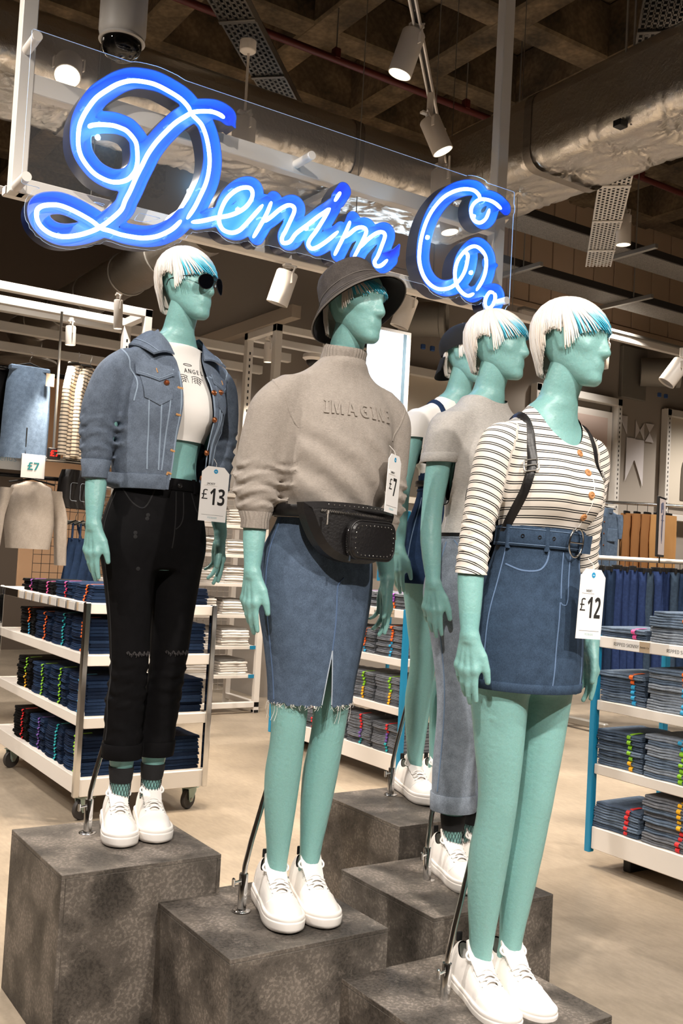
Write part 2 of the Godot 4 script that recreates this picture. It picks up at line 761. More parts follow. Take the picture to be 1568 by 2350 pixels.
# ---------------------------------------------------------------- the display mannequin (one figure, shared by all five)
const TORSO := [[0.80, 0, -0.010, 0.128, 0.085], [0.86, 0, -0.014, 0.158, 0.108], [0.90, 0, -0.015, 0.164, 0.114], [0.96, 0, -0.012, 0.157, 0.110], [1.02, 0, -0.006, 0.140, 0.098], [1.08, 0, 0.0, 0.121, 0.085], [1.125, 0, 0.004, 0.113, 0.079], [1.18, 0, 0.006, 0.117, 0.082], [1.24, 0, 0.008, 0.128, 0.090], [1.30, 0, 0.004, 0.138, 0.094], [1.36, 0, -0.006, 0.146, 0.086], [1.415, 0, -0.016, 0.152, 0.072], [1.455, 0, -0.024, 0.134, 0.058], [1.485, 0, -0.028, 0.092, 0.052], [1.515, 0, -0.028, 0.062, 0.050]]
const NECK := [[1.42, 0, -0.030, 0.058, 0.056], [1.48, 0, -0.026, 0.051, 0.054], [1.53, 0, -0.016, 0.047, 0.053], [1.58, 0, -0.004, 0.046, 0.054], [1.64, 0, 0.006, 0.044, 0.054]]
const ARM := [[0.905, 0.224, 0.026, 0.013, 0.014], [0.925, 0.222, 0.022, 0.0205, 0.0205], [0.95, 0.219, 0.016, 0.0235, 0.025], [1.0, 0.215, 0.006, 0.029, 0.030], [1.06, 0.210, -0.006, 0.032, 0.033], [1.12, 0.204, -0.014, 0.031, 0.033], [1.16, 0.200, -0.017, 0.032, 0.034], [1.24, 0.192, -0.018, 0.036, 0.039], [1.32, 0.184, -0.018, 0.040, 0.043], [1.38, 0.175, -0.018, 0.044, 0.046], [1.425, 0.163, -0.020, 0.040, 0.042], [1.445, 0.152, -0.021, 0.028, 0.032]]
const LEG := [[0.055, 0.054, -0.026, 0.020, 0.028], [0.09, 0.053, -0.028, 0.027, 0.034], [0.12, 0.053, -0.026, 0.027, 0.032], [0.17, 0.054, -0.024, 0.031, 0.035], [0.24, 0.057, -0.022, 0.039, 0.043], [0.32, 0.060, -0.018, 0.046, 0.050], [0.38, 0.062, -0.012, 0.048, 0.053], [0.45, 0.064, 0.0, 0.046, 0.051], [0.50, 0.066, 0.006, 0.046, 0.052], [0.55, 0.068, 0.007, 0.049, 0.055], [0.62, 0.072, 0.004, 0.055, 0.064], [0.70, 0.076, 0.0, 0.062, 0.072], [0.78, 0.080, -0.005, 0.070, 0.081], [0.86, 0.083, -0.010, 0.076, 0.090], [0.92, 0.080, -0.012, 0.066, 0.082], [0.97, 0.07, -0.012, 0.044, 0.056], [1.0, 0.06, -0.010, 0.02, 0.03]]
const HEAD := [[-0.112, 0, 0.048, 0.018, 0.020], [-0.102, 0, 0.041, 0.031, 0.036], [-0.083, 0, 0.030, 0.043, 0.049], [-0.058, 0, 0.015, 0.051, 0.065], [-0.02, 0, 0.003, 0.058, 0.080], [0.015, 0, -0.004, 0.062, 0.087], [0.045, 0, -0.008, 0.063, 0.087], [0.07, 0, -0.010, 0.056, 0.076], [0.090, 0, -0.011, 0.040, 0.054], [0.101, 0, -0.012, 0.016, 0.022]]
const HEAD_AT := Vector3(0.024, 1.680, 0.060)
const HEAD_TURN := 0.33

func lean(rows: Array) -> Array:
	# the figure carries its chest and head a little forward and to its left
	var out := []
	for r in rows:
		var t := clampf((r[0] - 0.92) / 0.76, 0.0, 1.1)
		t = t * t * (1.5 - 0.5 * t)
		out.append([r[0], r[1] + 0.026 * t, r[2] + 0.055 * t, r[3], r[4]])
	return out

func side(rows: Array, s: float) -> Array:
	var out := []
	for r in rows:
		out.append([r[0], r[1] * s, r[2], r[3], r[4]])
	return out

func moved(rows: Array, dx := 0.0, dy := 0.0, dz := 0.0, kx := 1.0, kz := 1.0) -> Array:
	var out := []
	for r in rows:
		out.append([r[0] + dy, r[1] + dx, r[2] + dz, r[3] * kx, r[4] * kz])
	return out

func body_field(grow := 0.0) -> Field:
	var f := Field.new()
	f.k = 0.035
	f.kb = 0.05
	f.cols = [Col.new(lean(TORSO), grow), Col.new(lean(NECK), grow), Col.new(lean(side(ARM, 1)), grow), Col.new(lean(side(ARM, -1)), grow), Col.new(side(LEG, 1), grow), Col.new(side(LEG, -1), grow)]
	for s in [-1.0, 1.0]:
		f.bone(Vector3(s * 0.066 + 0.010, 1.305, 0.084), Vector3(s * 0.060 + 0.009, 1.285, 0.084), 0.044 + grow, 0.048 + grow)
	return f

func head_field() -> Field:
	var f := Field.new()
	f.k = 0.02
	f.kb = 0.014
	f.cols = [Col.new(HEAD, 0.0, 0.004)]
	f.bone(Vector3(0, 0.016, 0.075), Vector3(0, -0.032, 0.090), 0.0075, 0.0105)
	f.bone(Vector3(-0.007, -0.034, 0.081), Vector3(0.007, -0.034, 0.081), 0.0085, 0.0085)
	f.bone(Vector3(-0.014, -0.0585, 0.0705), Vector3(0.014, -0.0585, 0.0705), 0.0052, 0.0052)
	f.bone(Vector3(-0.012, -0.0695, 0.0685), Vector3(0.012, -0.0695, 0.0685), 0.0058, 0.0058)
	f.bone(Vector3(-0.008, -0.097, 0.058), Vector3(0.008, -0.097, 0.058), 0.014, 0.014)
	for s in [-1.0, 1.0]:
		f.bone(Vector3(s * 0.010, 0.022, 0.076), Vector3(s * 0.038, 0.022, 0.060), 0.0075, 0.007)
		f.bone(Vector3(s * 0.036, -0.020, 0.046), Vector3(s * 0.045, -0.010, 0.030), 0.014, 0.014)
		f.bone(Vector3(s * 0.062, 0.020, -0.018), Vector3(s * 0.058, -0.022, -0.006), 0.011, 0.007)
		f.carve.append([Vector3(s * 0.027, 0.002, 0.098), 0.018, 0.014])
	return f

func hand_parts(f: Field) -> void:
	# right hand; wrist, fingers down, thumb forward
	f.kb = 0.013
	var b := Basis(Vector3.UP, 0.30)
	var o := Vector3(-0.2215, 0.925, 0.021)
	var put := func(list: Array) -> void:
		var out := []
		for q in list: out.append([o + b * q[0], o + b * q[1], q[2], q[3]])
		f.chains.append(out)
	var kn := [[Vector3(-0.004, -0.086, 0.026), 0.074], [Vector3(-0.005, -0.090, 0.008), 0.080], [Vector3(-0.002, -0.086, -0.0095), 0.074], [Vector3(0.004, -0.078, -0.0255), 0.058]]
	var palm := []
	for j in 4:
		var a: Vector3 = kn[j][0]
		palm.append([Vector3(0.0, -0.010, 0.009 - j * 0.006), a, 0.0150, 0.0102])
		palm.append([Vector3(0.004, -0.040, 0.016 - j * 0.011), a + Vector3(0.003, 0.012, 0), 0.0130, 0.0105])
	put.call(palm)
	for j in 4:
		var bend: float = [0.14, 0.26, 0.44, 0.60][j]
		var lens := [0.44, 0.31, 0.25]
		var ang := bend * 0.4
		var fan: float = [0.05, 0.01, -0.03, -0.07][j]
		var p: Vector3 = kn[j][0]
		var chain := []
		var r0: float = [0.0086, 0.0088, 0.0084, 0.0074][j]
		for s in 3:
			var dv := Vector3(sin(ang), -cos(ang), fan).normalized()
			var q: Vector3 = p + dv * kn[j][1] * lens[s]
			chain.append([p, q, r0 - s * 0.0009, r0 - (s + 1) * 0.0009])
			p = q
			ang += bend * 0.7
		put.call(chain)
	put.call([[Vector3(0.004, -0.016, 0.010), Vector3(0.010, -0.054, 0.036), 0.0145, 0.0120], [Vector3(0.010, -0.054, 0.036), Vector3(0.014, -0.086, 0.047), 0.0118, 0.0096], [Vector3(0.014, -0.086, 0.047), Vector3(0.019, -0.112, 0.050), 0.0096, 0.0072]])

func build_body() -> ArrayMesh:
	var mb := MB.new()
	var f := body_field()
	skin(nets(f, Vector3(-0.30, 0.045, -0.16), Vector3(0.32, 1.64, 0.20), 0.0085), 0.0, null, null, mb)
	var h := head_field()
	var hm := nets(h, Vector3(-0.085, -0.135, -0.115), Vector3(0.085, 0.12, 0.12), 0.0034)
	var hv: PackedVector3Array = hm.v
	for k in hv.size():
		hv[k] = hv[k].rotated(Vector3.UP, HEAD_TURN) + HEAD_AT
	hm.v = hv
	skin(hm, 0.0, null, null, mb)
	var w := Field.new()
	w.k = 0.02
	w.cols = [Col.new(lean(side(ARM, -1)))]
	hand_parts(w)
	var hn := nets(w, Vector3(-0.275, 0.725, -0.055), Vector3(-0.155, 0.985, 0.11), 0.0032)
	clip(hn, func(p: Vector3) -> float: return 0.972 - p.y)
	skin({"v": PackedVector3Array(hn.v), "t": PackedInt32Array(hn.t)}, 0.0, null, null, mb)
	var v2: PackedVector3Array = hn.v
	for k in v2.size():
		v2[k].x = -v2[k].x + 0.0006
	var t2: PackedInt32Array = hn.t
	for k in range(0, t2.size(), 3):
		var q := t2[k + 1]
		t2[k + 1] = t2[k + 2]
		t2[k + 2] = q
	skin({"v": v2, "t": t2}, 0.0, null, null, mb)
	return mb.done()

func hair_mesh(under_hat := false) -> ArrayMesh:
	# head space, before the turn: locks laid from the crown down over the skull
	var mb := MB.new()
	var r := RandomNumberGenerator.new()
	r.seed = 77
	var c := Vector3(0, 0.016, -0.010)
	var crown := Vector3(-0.012, 0.110, -0.024)
	var layers := 4
	var per := 170
	var cream := Color(0.90, 0.80, 0.70)
	var cyan := Color(0.05, 0.50, 0.72)
	for l in layers:
		for j in per:
			var phi := TAU * (j + 0.5 * (l % 2) + r.randf_range(-0.3, 0.3)) / per    # 0 = face, positive towards +x
			phi = wrapf(phi, -PI, PI)
			var aphi := absf(phi)
			var off := 0.006 + l * 0.0030 + r.randf_range(0, 0.0015)
			var yend := 0.022
			if aphi < 1.1:
				yend = 0.012 - 0.010 * sin(phi + 0.3)
			elif aphi < 1.46:
				yend = lerpf(0.008, -0.030, smoothstep(1.22, 1.42, aphi))
			elif aphi < 1.98:
				yend = 0.006 + 0.012 * sin((aphi - 1.46) / 0.52 * PI)
			elif aphi < 2.35:
				yend = lerpf(-0.015, -0.075, (aphi - 1.98) / 0.37)
			else:
				yend = -0.090
			yend += r.randf_range(-0.003, 0.003) + l * 0.0015
			var sweep := 0.0
			if phi > -1.5 and phi < 1.3:
				sweep = 0.80 * smoothstep(-1.5, -0.7, phi) * (1.0 - smoothstep(-0.3, 1.3, phi)) + 0.06
			var pts := []
			var rad := PackedFloat32Array()
			var tip := phi + sweep
			var st := Vector3(sin(phi) * 0.02, 0.0, cos(phi) * 0.02)
			var seg := 9
			for s in seg + 1:
				var t := float(s) / seg
				var a := phi + sweep * t * t * 1.3
				var el := PI * 0.5 * (1.0 - t * 1.0)
				# follow an ellipsoid to the brow, then hang
				var yy := lerpf(0.1 + off, yend, 1.0 - sin(el)) if t < 1.0 else yend
				if under_hat:
					off = (-0.006 + l * 0.0005) + (0.012 + l * 0.002) * smoothstep(0.55, 0.95, t)
				var hgt := clampf((yy - c.y) / (0.084 + off), -1.0, 1.0)
				var ring := sqrt(maxf(0.0, 1.0 - hgt * hgt)) if hgt > 0.0 else 1.0
				var rx := 0.0655 + off
				var rz := 0.0895 + off * 1.15
				if hgt <= 0.0:
					var dn := (c.y - yy)
					if aphi > 1.9:
						var nape := smoothstep(0.0, 0.12, dn)
						rx -= nape * 0.020
						rz -= nape * 0.030
					elif aphi < 1.2:
						rz -= dn * 0.10
				pts.append(c + Vector3(sin(a) * rx * ring, yy - c.y, cos(a) * rz * ring) + Vector3(crown.x, 0, crown.z + 0.01) * maxf(0.0, hgt) * 0.8)
				rad.append(maxf(0.0008, 0.0042 * (1.0 - pow(t, 5.0)) * (0.6 + 0.4 * sin(minf(t * 2.0, 1.0) * PI * 0.5))))
			var colr := cream.lerp(Color(0.97, 0.93, 0.88), r.randf()) * r.randf_range(0.88, 1.0)
			var phie := phi + sweep * 1.15
			var front := phie > -1.3 and phie < 1.9
			var full := r.randf() < 0.45
			var first := mb.v.size()
			mb.col = colr
			mb.tube(pts, rad, 5, true, Vector2(0.34, 1.25), (pts[0] - c).normalized())
			if front:
				var mix := r.randf()
				for k in range(first, mb.v.size()):
					var tt := clampf((0.106 - mb.v[k].y) / 0.10, 0.0, 1.0)
					var edge := smoothstep(-1.25, -1.0, phie)
					var a2 := smoothstep(0.25, 0.62, tt) * edge * (1.0 if mix < 0.82 else 0.1)
					if full and mix < 0.5:
						a2 = maxf(a2, smoothstep(0.1, 0.4, tt) * edge * 0.75)
					mb.c[k] = colr.lerp(cyan * r.randf_range(0.97, 1.03), a2)
	# under-shell
	mb.col = Color(0.80, 0.72, 0.64)
	var sh := []
	var cols := 37
	for rr in 11:
		var t := float(rr) / 10.0
		for q in cols:
			var a := TAU * q / (cols - 1)
			var aw := absf(wrapf(a, -PI, PI))
			var lowest := 0.024 if aw < 2.0 else lerpf(0.024, -0.070, smoothstep(2.0, 2.5, aw))
			var yy := lerpf(0.106, lowest, 1.0 - cos(t * PI * 0.5))
			var hgt := clampf((yy - c.y) / 0.090, 0.0, 1.0)
			var ring := sqrt(maxf(0.0, 1.0 - hgt * hgt))
			var dn := maxf(0.0, c.y - yy)
			sh.append(c + Vector3(sin(a) * (0.0680 - smoothstep(0, 0.11, dn) * 0.018) * ring, yy - c.y, cos(a) * (0.0925 - smoothstep(0, 0.11, dn) * 0.028) * ring))
	mb.grid(sh, cols)
	return mb.done()

# ---------------------------------------------------------------- sneakers, socks and the chrome support
var shoe_parts := {}

func sole_ring(z: float, grow := 0.0) -> float:
	# half width of the outline at z (heel at -0.098, toe at 0.190)
	var t := (z + 0.098 + grow) / (0.288 + grow * 2.0)
	if t <= 0.0 or t >= 1.0:
		return 0.0
	var e := 0.036
	if t < 0.14:
		e = 0.037 * sqrt(maxf(0.0, 1.0 - pow(1.0 - t / 0.14, 2.0)))
	elif t < 0.4:
		e = lerpf(0.037, 0.0385, (t - 0.14) / 0.26)
	elif t < 0.70:
		e = lerpf(0.0385, 0.0475, smoothstep(0.4, 0.70, t))
	else:
		e = 0.0475 * sqrt(maxf(0.0, 1.0 - pow((t - 0.70) / 0.30, 2.4)))
	return e + grow

func outline(grow: float, cnt := 26) -> PackedVector2Array:
	var left := []
	for k in cnt + 1:
		var t := 0.5 - 0.5 * cos(PI * k / cnt)
		var z := -0.098 - grow + (0.288 + grow * 2.0) * t
		left.append(Vector2(sole_ring(z, grow) if k > 0 and k < cnt else 0.0, z))
	var out := PackedVector2Array()
	for p in left: out.append(p)
	for k in range(left.size() - 2, 0, -1): out.append(Vector2(-left[k].x, left[k].y))
	return out

func build_shoe() -> void:
	var sole := MB.new()
	var rows := []
	for r in [[-0.002, 0.000], [0.003, 0.004], [0.004, 0.012], [0.005, 0.024], [0.004, 0.0265], [0.0025, 0.0275], [0.0035, 0.029], [0.0035, 0.0345], [0.001, 0.037], [-0.008, 0.0375]]:
		var o := outline(r[0])
		for p in o:
			var rise := 0.006 * smoothstep(0.02, -0.09, p.y) + 0.005 * smoothstep(0.13, 0.19, p.y)
			var yy: float = r[1] * (1.0 + rise / 0.037) if r[1] > 0.005 else r[1] + 0.004 * smoothstep(0.14, 0.19, p.y)
			rows.append(Vector3(p.x, yy, p.y))
		rows.append(rows[rows.size() - o.size()])
	var cols := outline(0.0).size() + 1
	sole.grid(rows, cols)
	shoe_parts.sole = sole.done()
	# upper: columns run along z, so swap the axes
	var f := Field.new()
	f.cols = [Col.new([[-0.097, 0, 0.045, 0.020, 0.050], [-0.088, 0, 0.04, 0.030, 0.066], [-0.06, 0, 0.035, 0.0345, 0.078], [-0.02, 0, 0.030, 0.037, 0.084], [0.015, 0, 0.030, 0.0385, 0.080], [0.05, 0, 0.030, 0.041, 0.062], [0.09, 0, 0.030, 0.0445, 0.044], [0.125, 0, 0.028, 0.0455, 0.037], [0.155, 0, 0.028, 0.040, 0.033], [0.175, 0, 0.028, 0.030, 0.026], [0.186, 0, 0.028, 0.015, 0.015]])]
	f.has_warp = true
	var inner: Col = f.cols[0]
	f.warp = func(q: Vector3, d: float) -> float: return d
	var g := SwapField.new()
	g.inner = inner
	var s := nets(g, Vector3(-0.056, 0.026, -0.106), Vector3(0.056, 0.125, 0.196), 0.0042)
	clip(s, func(p: Vector3) -> float: return p.y - 0.032)
	clip(s, func(p: Vector3) -> float:
		var top := 0.098
		if p.z < -0.06: top = lerpf(0.116, 0.098, smoothstep(-0.10, -0.055, p.z))
		elif p.z < 0.0: top = lerpf(0.098, 0.100, smoothstep(-0.055, 0.0, p.z)) - 0.010 * sin(PI * clampf((p.z + 0.06) / 0.06, 0, 1))
		else: top = 0.2
		return top - p.y)
	# the throat under the laces
	clip(s, func(p: Vector3) -> float: return maxf(maxf(absf(p.x) - lerpf(0.017, 0.013, clampf(p.z / 0.09, 0, 1)), p.z - 0.094), 0.05 - p.y) if p.z > -0.02 else 1.0)
	shoe_parts.upper = skin(s, 0.004).done()
	var tg := MB.new()
	var tp := []
	for r in 9:
		var t := float(r) / 8.0
		for q in 7:
			var x := (q - 3) / 3.0
			var z := lerpf(0.098, -0.004, t)
			var top: float = 0.030 + lerpf(0.041, 0.079, smoothstep(0.1, 0.75, t)) + maxf(0.0, t - 0.72) * 0.14
			var wd := lerpf(0.021, 0.030, t) * (1.0 if t < 0.95 else 0.86)
			tp.append(Vector3(x * wd, top - x * x * lerpf(0.006, 0.010, t) + 0.002, z + 0.006 * t - x * x * 0.006))
	tg.grid(tp, 7)
	var tb := []
	for p in tp: tb.append(p - Vector3(0, 0.003, 0.006))
	tg.grid(tb, 7)
	for k in 6:
		tg.face([tp[56 + k], tp[57 + k], tb[57 + k], tb[56 + k]], Vector3(0, 1, 0))
	for r in 8:
		for e in [0, 6]:
			tg.face([tp[r * 7 + e], tp[(r + 1) * 7 + e], tb[(r + 1) * 7 + e], tb[r * 7 + e]], Vector3(e - 3, 0, 0).normalized())
	shoe_parts.tongue = tg.done()
	var lc := MB.new()
	var ey := MB.new()
	var last := []
	for k in 6:
		var z := 0.088 - k * 0.0155
		var topy := 0.030 + lerpf(0.047, 0.082, float(k) / 5.0)
		var e := 0.0235 + k * 0.0006
		var le := Vector3(-e, topy - 0.010, z)
		var re := Vector3(e, topy - 0.010, z)
		for p in [le, re]:
			var ring := []
			for a in 9:
				ring.append(p + Vector3(cos(TAU * a / 8) * 0.0026, sin(TAU * a / 8) * 0.0012 * -signf(p.x) * 0 + 0.0016, sin(TAU * a / 8) * 0.0026))
			ey.tube(ring, 0.0008, 5)
		lc.tube(curve([le + Vector3(0.0, -0.001, 0), Vector3(-e * 0.5, topy + 0.001, z - 0.002), Vector3(0, topy + 0.004, z - 0.003), Vector3(e * 0.5, topy + 0.001, z - 0.002), re + Vector3(0, -0.001, 0)], 4), 0.0034, 6, true, Vector2(0.55, 1.1), Vector3.UP)
		if k > 0:
			for sg in [-1.0, 1.0]:
				var p0: Vector3 = last[0] if sg < 0 else last[1]
				var p1: Vector3 = re if sg < 0 else le
				lc.tube(curve([p0, p0.lerp(p1, 0.3) + Vector3(0, 0.009, 0), p0.lerp(p1, 0.7) + Vector3(0, 0.009, 0), p1], 4), 0.0032, 6, true, Vector2(0.55, 1.1), Vector3.UP)
		last = [le, re]
	for sg in [-1.0, 1.0]:
		lc.tube(curve([Vector3(sg * 0.004, 0.118, 0.004), Vector3(sg * 0.02, 0.123, 0.006), Vector3(sg * 0.034, 0.110, 0.012), Vector3(sg * 0.026, 0.103, 0.022), Vector3(sg * 0.006, 0.116, 0.010)], 5), 0.003, 6)
	shoe_parts.laces = lc.done()
	shoe_parts.eyelets = ey.done()
	var sm := MB.new()
	seam_on(sm, g, [Vector3(-0.043, 0.045, 0.092), Vector3(-0.036, 0.062, 0.100), Vector3(-0.020, 0.072, 0.104), Vector3(0, 0.072, 0.106), Vector3(0.020, 0.072, 0.104), Vector3(0.036, 0.062, 0.100), Vector3(0.043, 0.045, 0.092)], 0.003, 0.0014)
	for sg in [-1.0, 1.0]:
		seam_on(sm, g, [Vector3(sg * 0.030, 0.070, 0.098), Vector3(sg * 0.032, 0.080, 0.06), Vector3(sg * 0.033, 0.096, 0.02), Vector3(sg * 0.036, 0.098, -0.005)], 0.0026, 0.0012)
		seam_on(sm, g, [Vector3(sg * 0.037, 0.042, -0.055), Vector3(sg * 0.035, 0.065, -0.062), Vector3(sg * 0.032, 0.092, -0.058)], 0.0026, 0.0012)
	shoe_parts.seams = sm.done()
	var ht := MB.new()
	ht.box(Vector3(0, 0.112, -0.099), Vector3(0.016, 0.024, 0.005), 0.002)
	shoe_parts.tab = ht.done()

class SwapField extends Field:
	var inner: Col
	func d(p: Vector3) -> float:
		return inner.d(p.x, p.z, p.y) if true else 0.0

func put_shoes(man: Node3D, turn := -0.27) -> void:
	for s in [-1.0, 1.0]:
		var at := Vector3(s * 0.054, 0.0, -0.030 + s * 0.006)
		var o := part("sneaker", shoe_parts.upper, M.shoe, man, at, Vector3(0, turn, 0))
		o.scale = Vector3.ONE * 1.05
		part("sole", shoe_parts.sole, M.shoe_sole, o)
		part("tongue", shoe_parts.tongue, M.shoe, o)
		part("laces", shoe_parts.laces, M.lace, o)
		part("eyelets", shoe_parts.eyelets, M.chrome, o)
		part("seam", shoe_parts.seams, M.shoe, o)
		part("heel_tab", shoe_parts.tab, M.black_cloth, o)

func put_support(man: Node3D, base: Vector3) -> void:
	var mb := MB.new()
	var b := base
	var top := Vector3(-0.066, 0.36, -0.066)
	mb.tube([b + Vector3(0, 0.085, 0), b + Vector3(0.002, 0.12, 0), b.lerp(top, 0.25) + Vector3(0, 0.095, 0), top], 0.0075, 10)
	var o := part("support_rod", mb.done(), M.chrome, man)
	var pl := MB.new()
	pl.xf = Transform3D(Basis(), b)
	pl.lathe([[0.0, 0.0035], [0.024, 0.0035], [0.026, 0.0018], [0.026, 0.0]], 20)
	part("base_plate", pl.done(), M.chrome, o)
	var sl := MB.new()
	sl.xf = Transform3D(Basis(), b)
	sl.lathe([[0.0, 0.10], [0.0115, 0.10], [0.0125, 0.098], [0.0125, 0.004]], 16)
	part("sleeve", sl.done(), M.chrome, o)
	var kn := MB.new()
	kn.tube([b + Vector3(-0.010, 0.082, 0.004), b + Vector3(-0.034, 0.082, 0.010)], 0.004, 8)
	kn.box(b + Vector3(-0.036, 0.082, 0.010), Vector3(0.008, 0.026, 0.010), 0.003)
	part("clamp_knob", kn.done(), M.chrome, o)

func put_socks(man: Node3D) -> void:
	var f := body_field(0.0025)
	for s in [-1.0, 1.0]:
		var leg: Col = Col.new(side(LEG, s), 0.0022)
		var mb := MB.new()
		for sg in [-1.0, 1.0]:
			for k in 20:
				var pts := []
				for j in 13:
					var t := j / 12.0
					var y := lerpf(0.052, 0.152, t)
					var a: float = TAU * k / 20.0 + sg * t * 1.15
					pts.append(on_col(leg, y, a))
				mb.tube(pts, 0.00075, 4, false)
		var o := part("fishnet_sock", mb.done(), M.black_cloth, man)
		o.set_meta("kind", "stuff")
		var band := []
		for r in 7:
			for q in 25:
				var bl := Col.new(side(LEG, s), 0.004) if r == 0 and q == 0 else null
				if bl: leg = bl
				band.append(on_col(leg, lerpf(0.148, 0.196, r / 6.0), TAU * q / 24.0, -0.0015 if r == 0 or r == 6 else 0.0))
		part("sock_band", MB.new().grid(band, 25).done(), M.black_cloth, o)

func on_col(c: Col, y: float, a: float, off := 0.0) -> Vector3:
	var fi := clampf((y - c.y0) * c.inv, 0.0, c.m - 1.001)
	var j := int(fi)
	var t := fi - j
	return Vector3(lerpf(c.ax[j], c.ax[j + 1], t) + cos(a) * (lerpf(c.bx[j], c.bx[j + 1], t) + off), y, lerpf(c.az[j], c.az[j + 1], t) + sin(a) * (lerpf(c.bz[j], c.bz[j + 1], t) + off))

# ---------------------------------------------------------------- materials
func mat(c: Color, rough := 0.6, metal := 0.0) -> StandardMaterial3D:
	var m := StandardMaterial3D.new()
	m.albedo_color = c
	m.roughness = rough
	m.metallic = metal
	return m

func hexm(h: String, rough := 0.6, metal := 0.0) -> StandardMaterial3D:
	return mat(Color.html(h), rough, metal)

func tex_from(w: int, h: int, f: Callable, mips := true) -> ImageTexture:
	var im := Image.create_empty(w, h, false, Image.FORMAT_RGB8)
	for y in h:
		for x in w:
			im.set_pixel(x, y, f.call(x, y))
	return ImageTexture.create_from_image(im)

func tri(m: StandardMaterial3D, t: Texture2D, metres: float, world := false) -> StandardMaterial3D:
	m.albedo_texture = t
	m.uv1_triplanar = true
	m.uv1_world_triplanar = world
	m.uv1_scale = Vector3.ONE / metres
	m.uv1_triplanar_sharpness = 4.0
	return m

func bump(m: StandardMaterial3D, t: Texture2D, cm: float) -> StandardMaterial3D:
	m.heightmap_enabled = true
	m.heightmap_texture = t
	m.heightmap_scale = cm
	return m

func noise_tex(freq: float, sz := 512, oct := 4, typ := FastNoiseLite.TYPE_SIMPLEX_SMOOTH, sd := 1) -> NoiseTexture2D:
	var n := FastNoiseLite.new()
	n.noise_type = typ
	n.frequency = freq
	n.fractal_octaves = oct
	n.seed = sd
	var t := NoiseTexture2D.new()
	t.width = sz
	t.height = sz
	t.seamless = true
	t.noise = n
	return t

func denim(c: String, tex: Texture2D) -> StandardMaterial3D:
	var m := hexm(c, 0.85)
	tri(m, tex, 0.22)
	m.vertex_color_use_as_albedo = true
	m.metallic_specular = 0.25
	return m

func cc_speck() -> ImageTexture:
	var r := RandomNumberGenerator.new()
	r.seed = 61
	return tex_from(128, 128, func(_x, _y):
		var a: float = 1.0 if r.randf() < 0.7 else 0.55
		return Color(a, a, a))

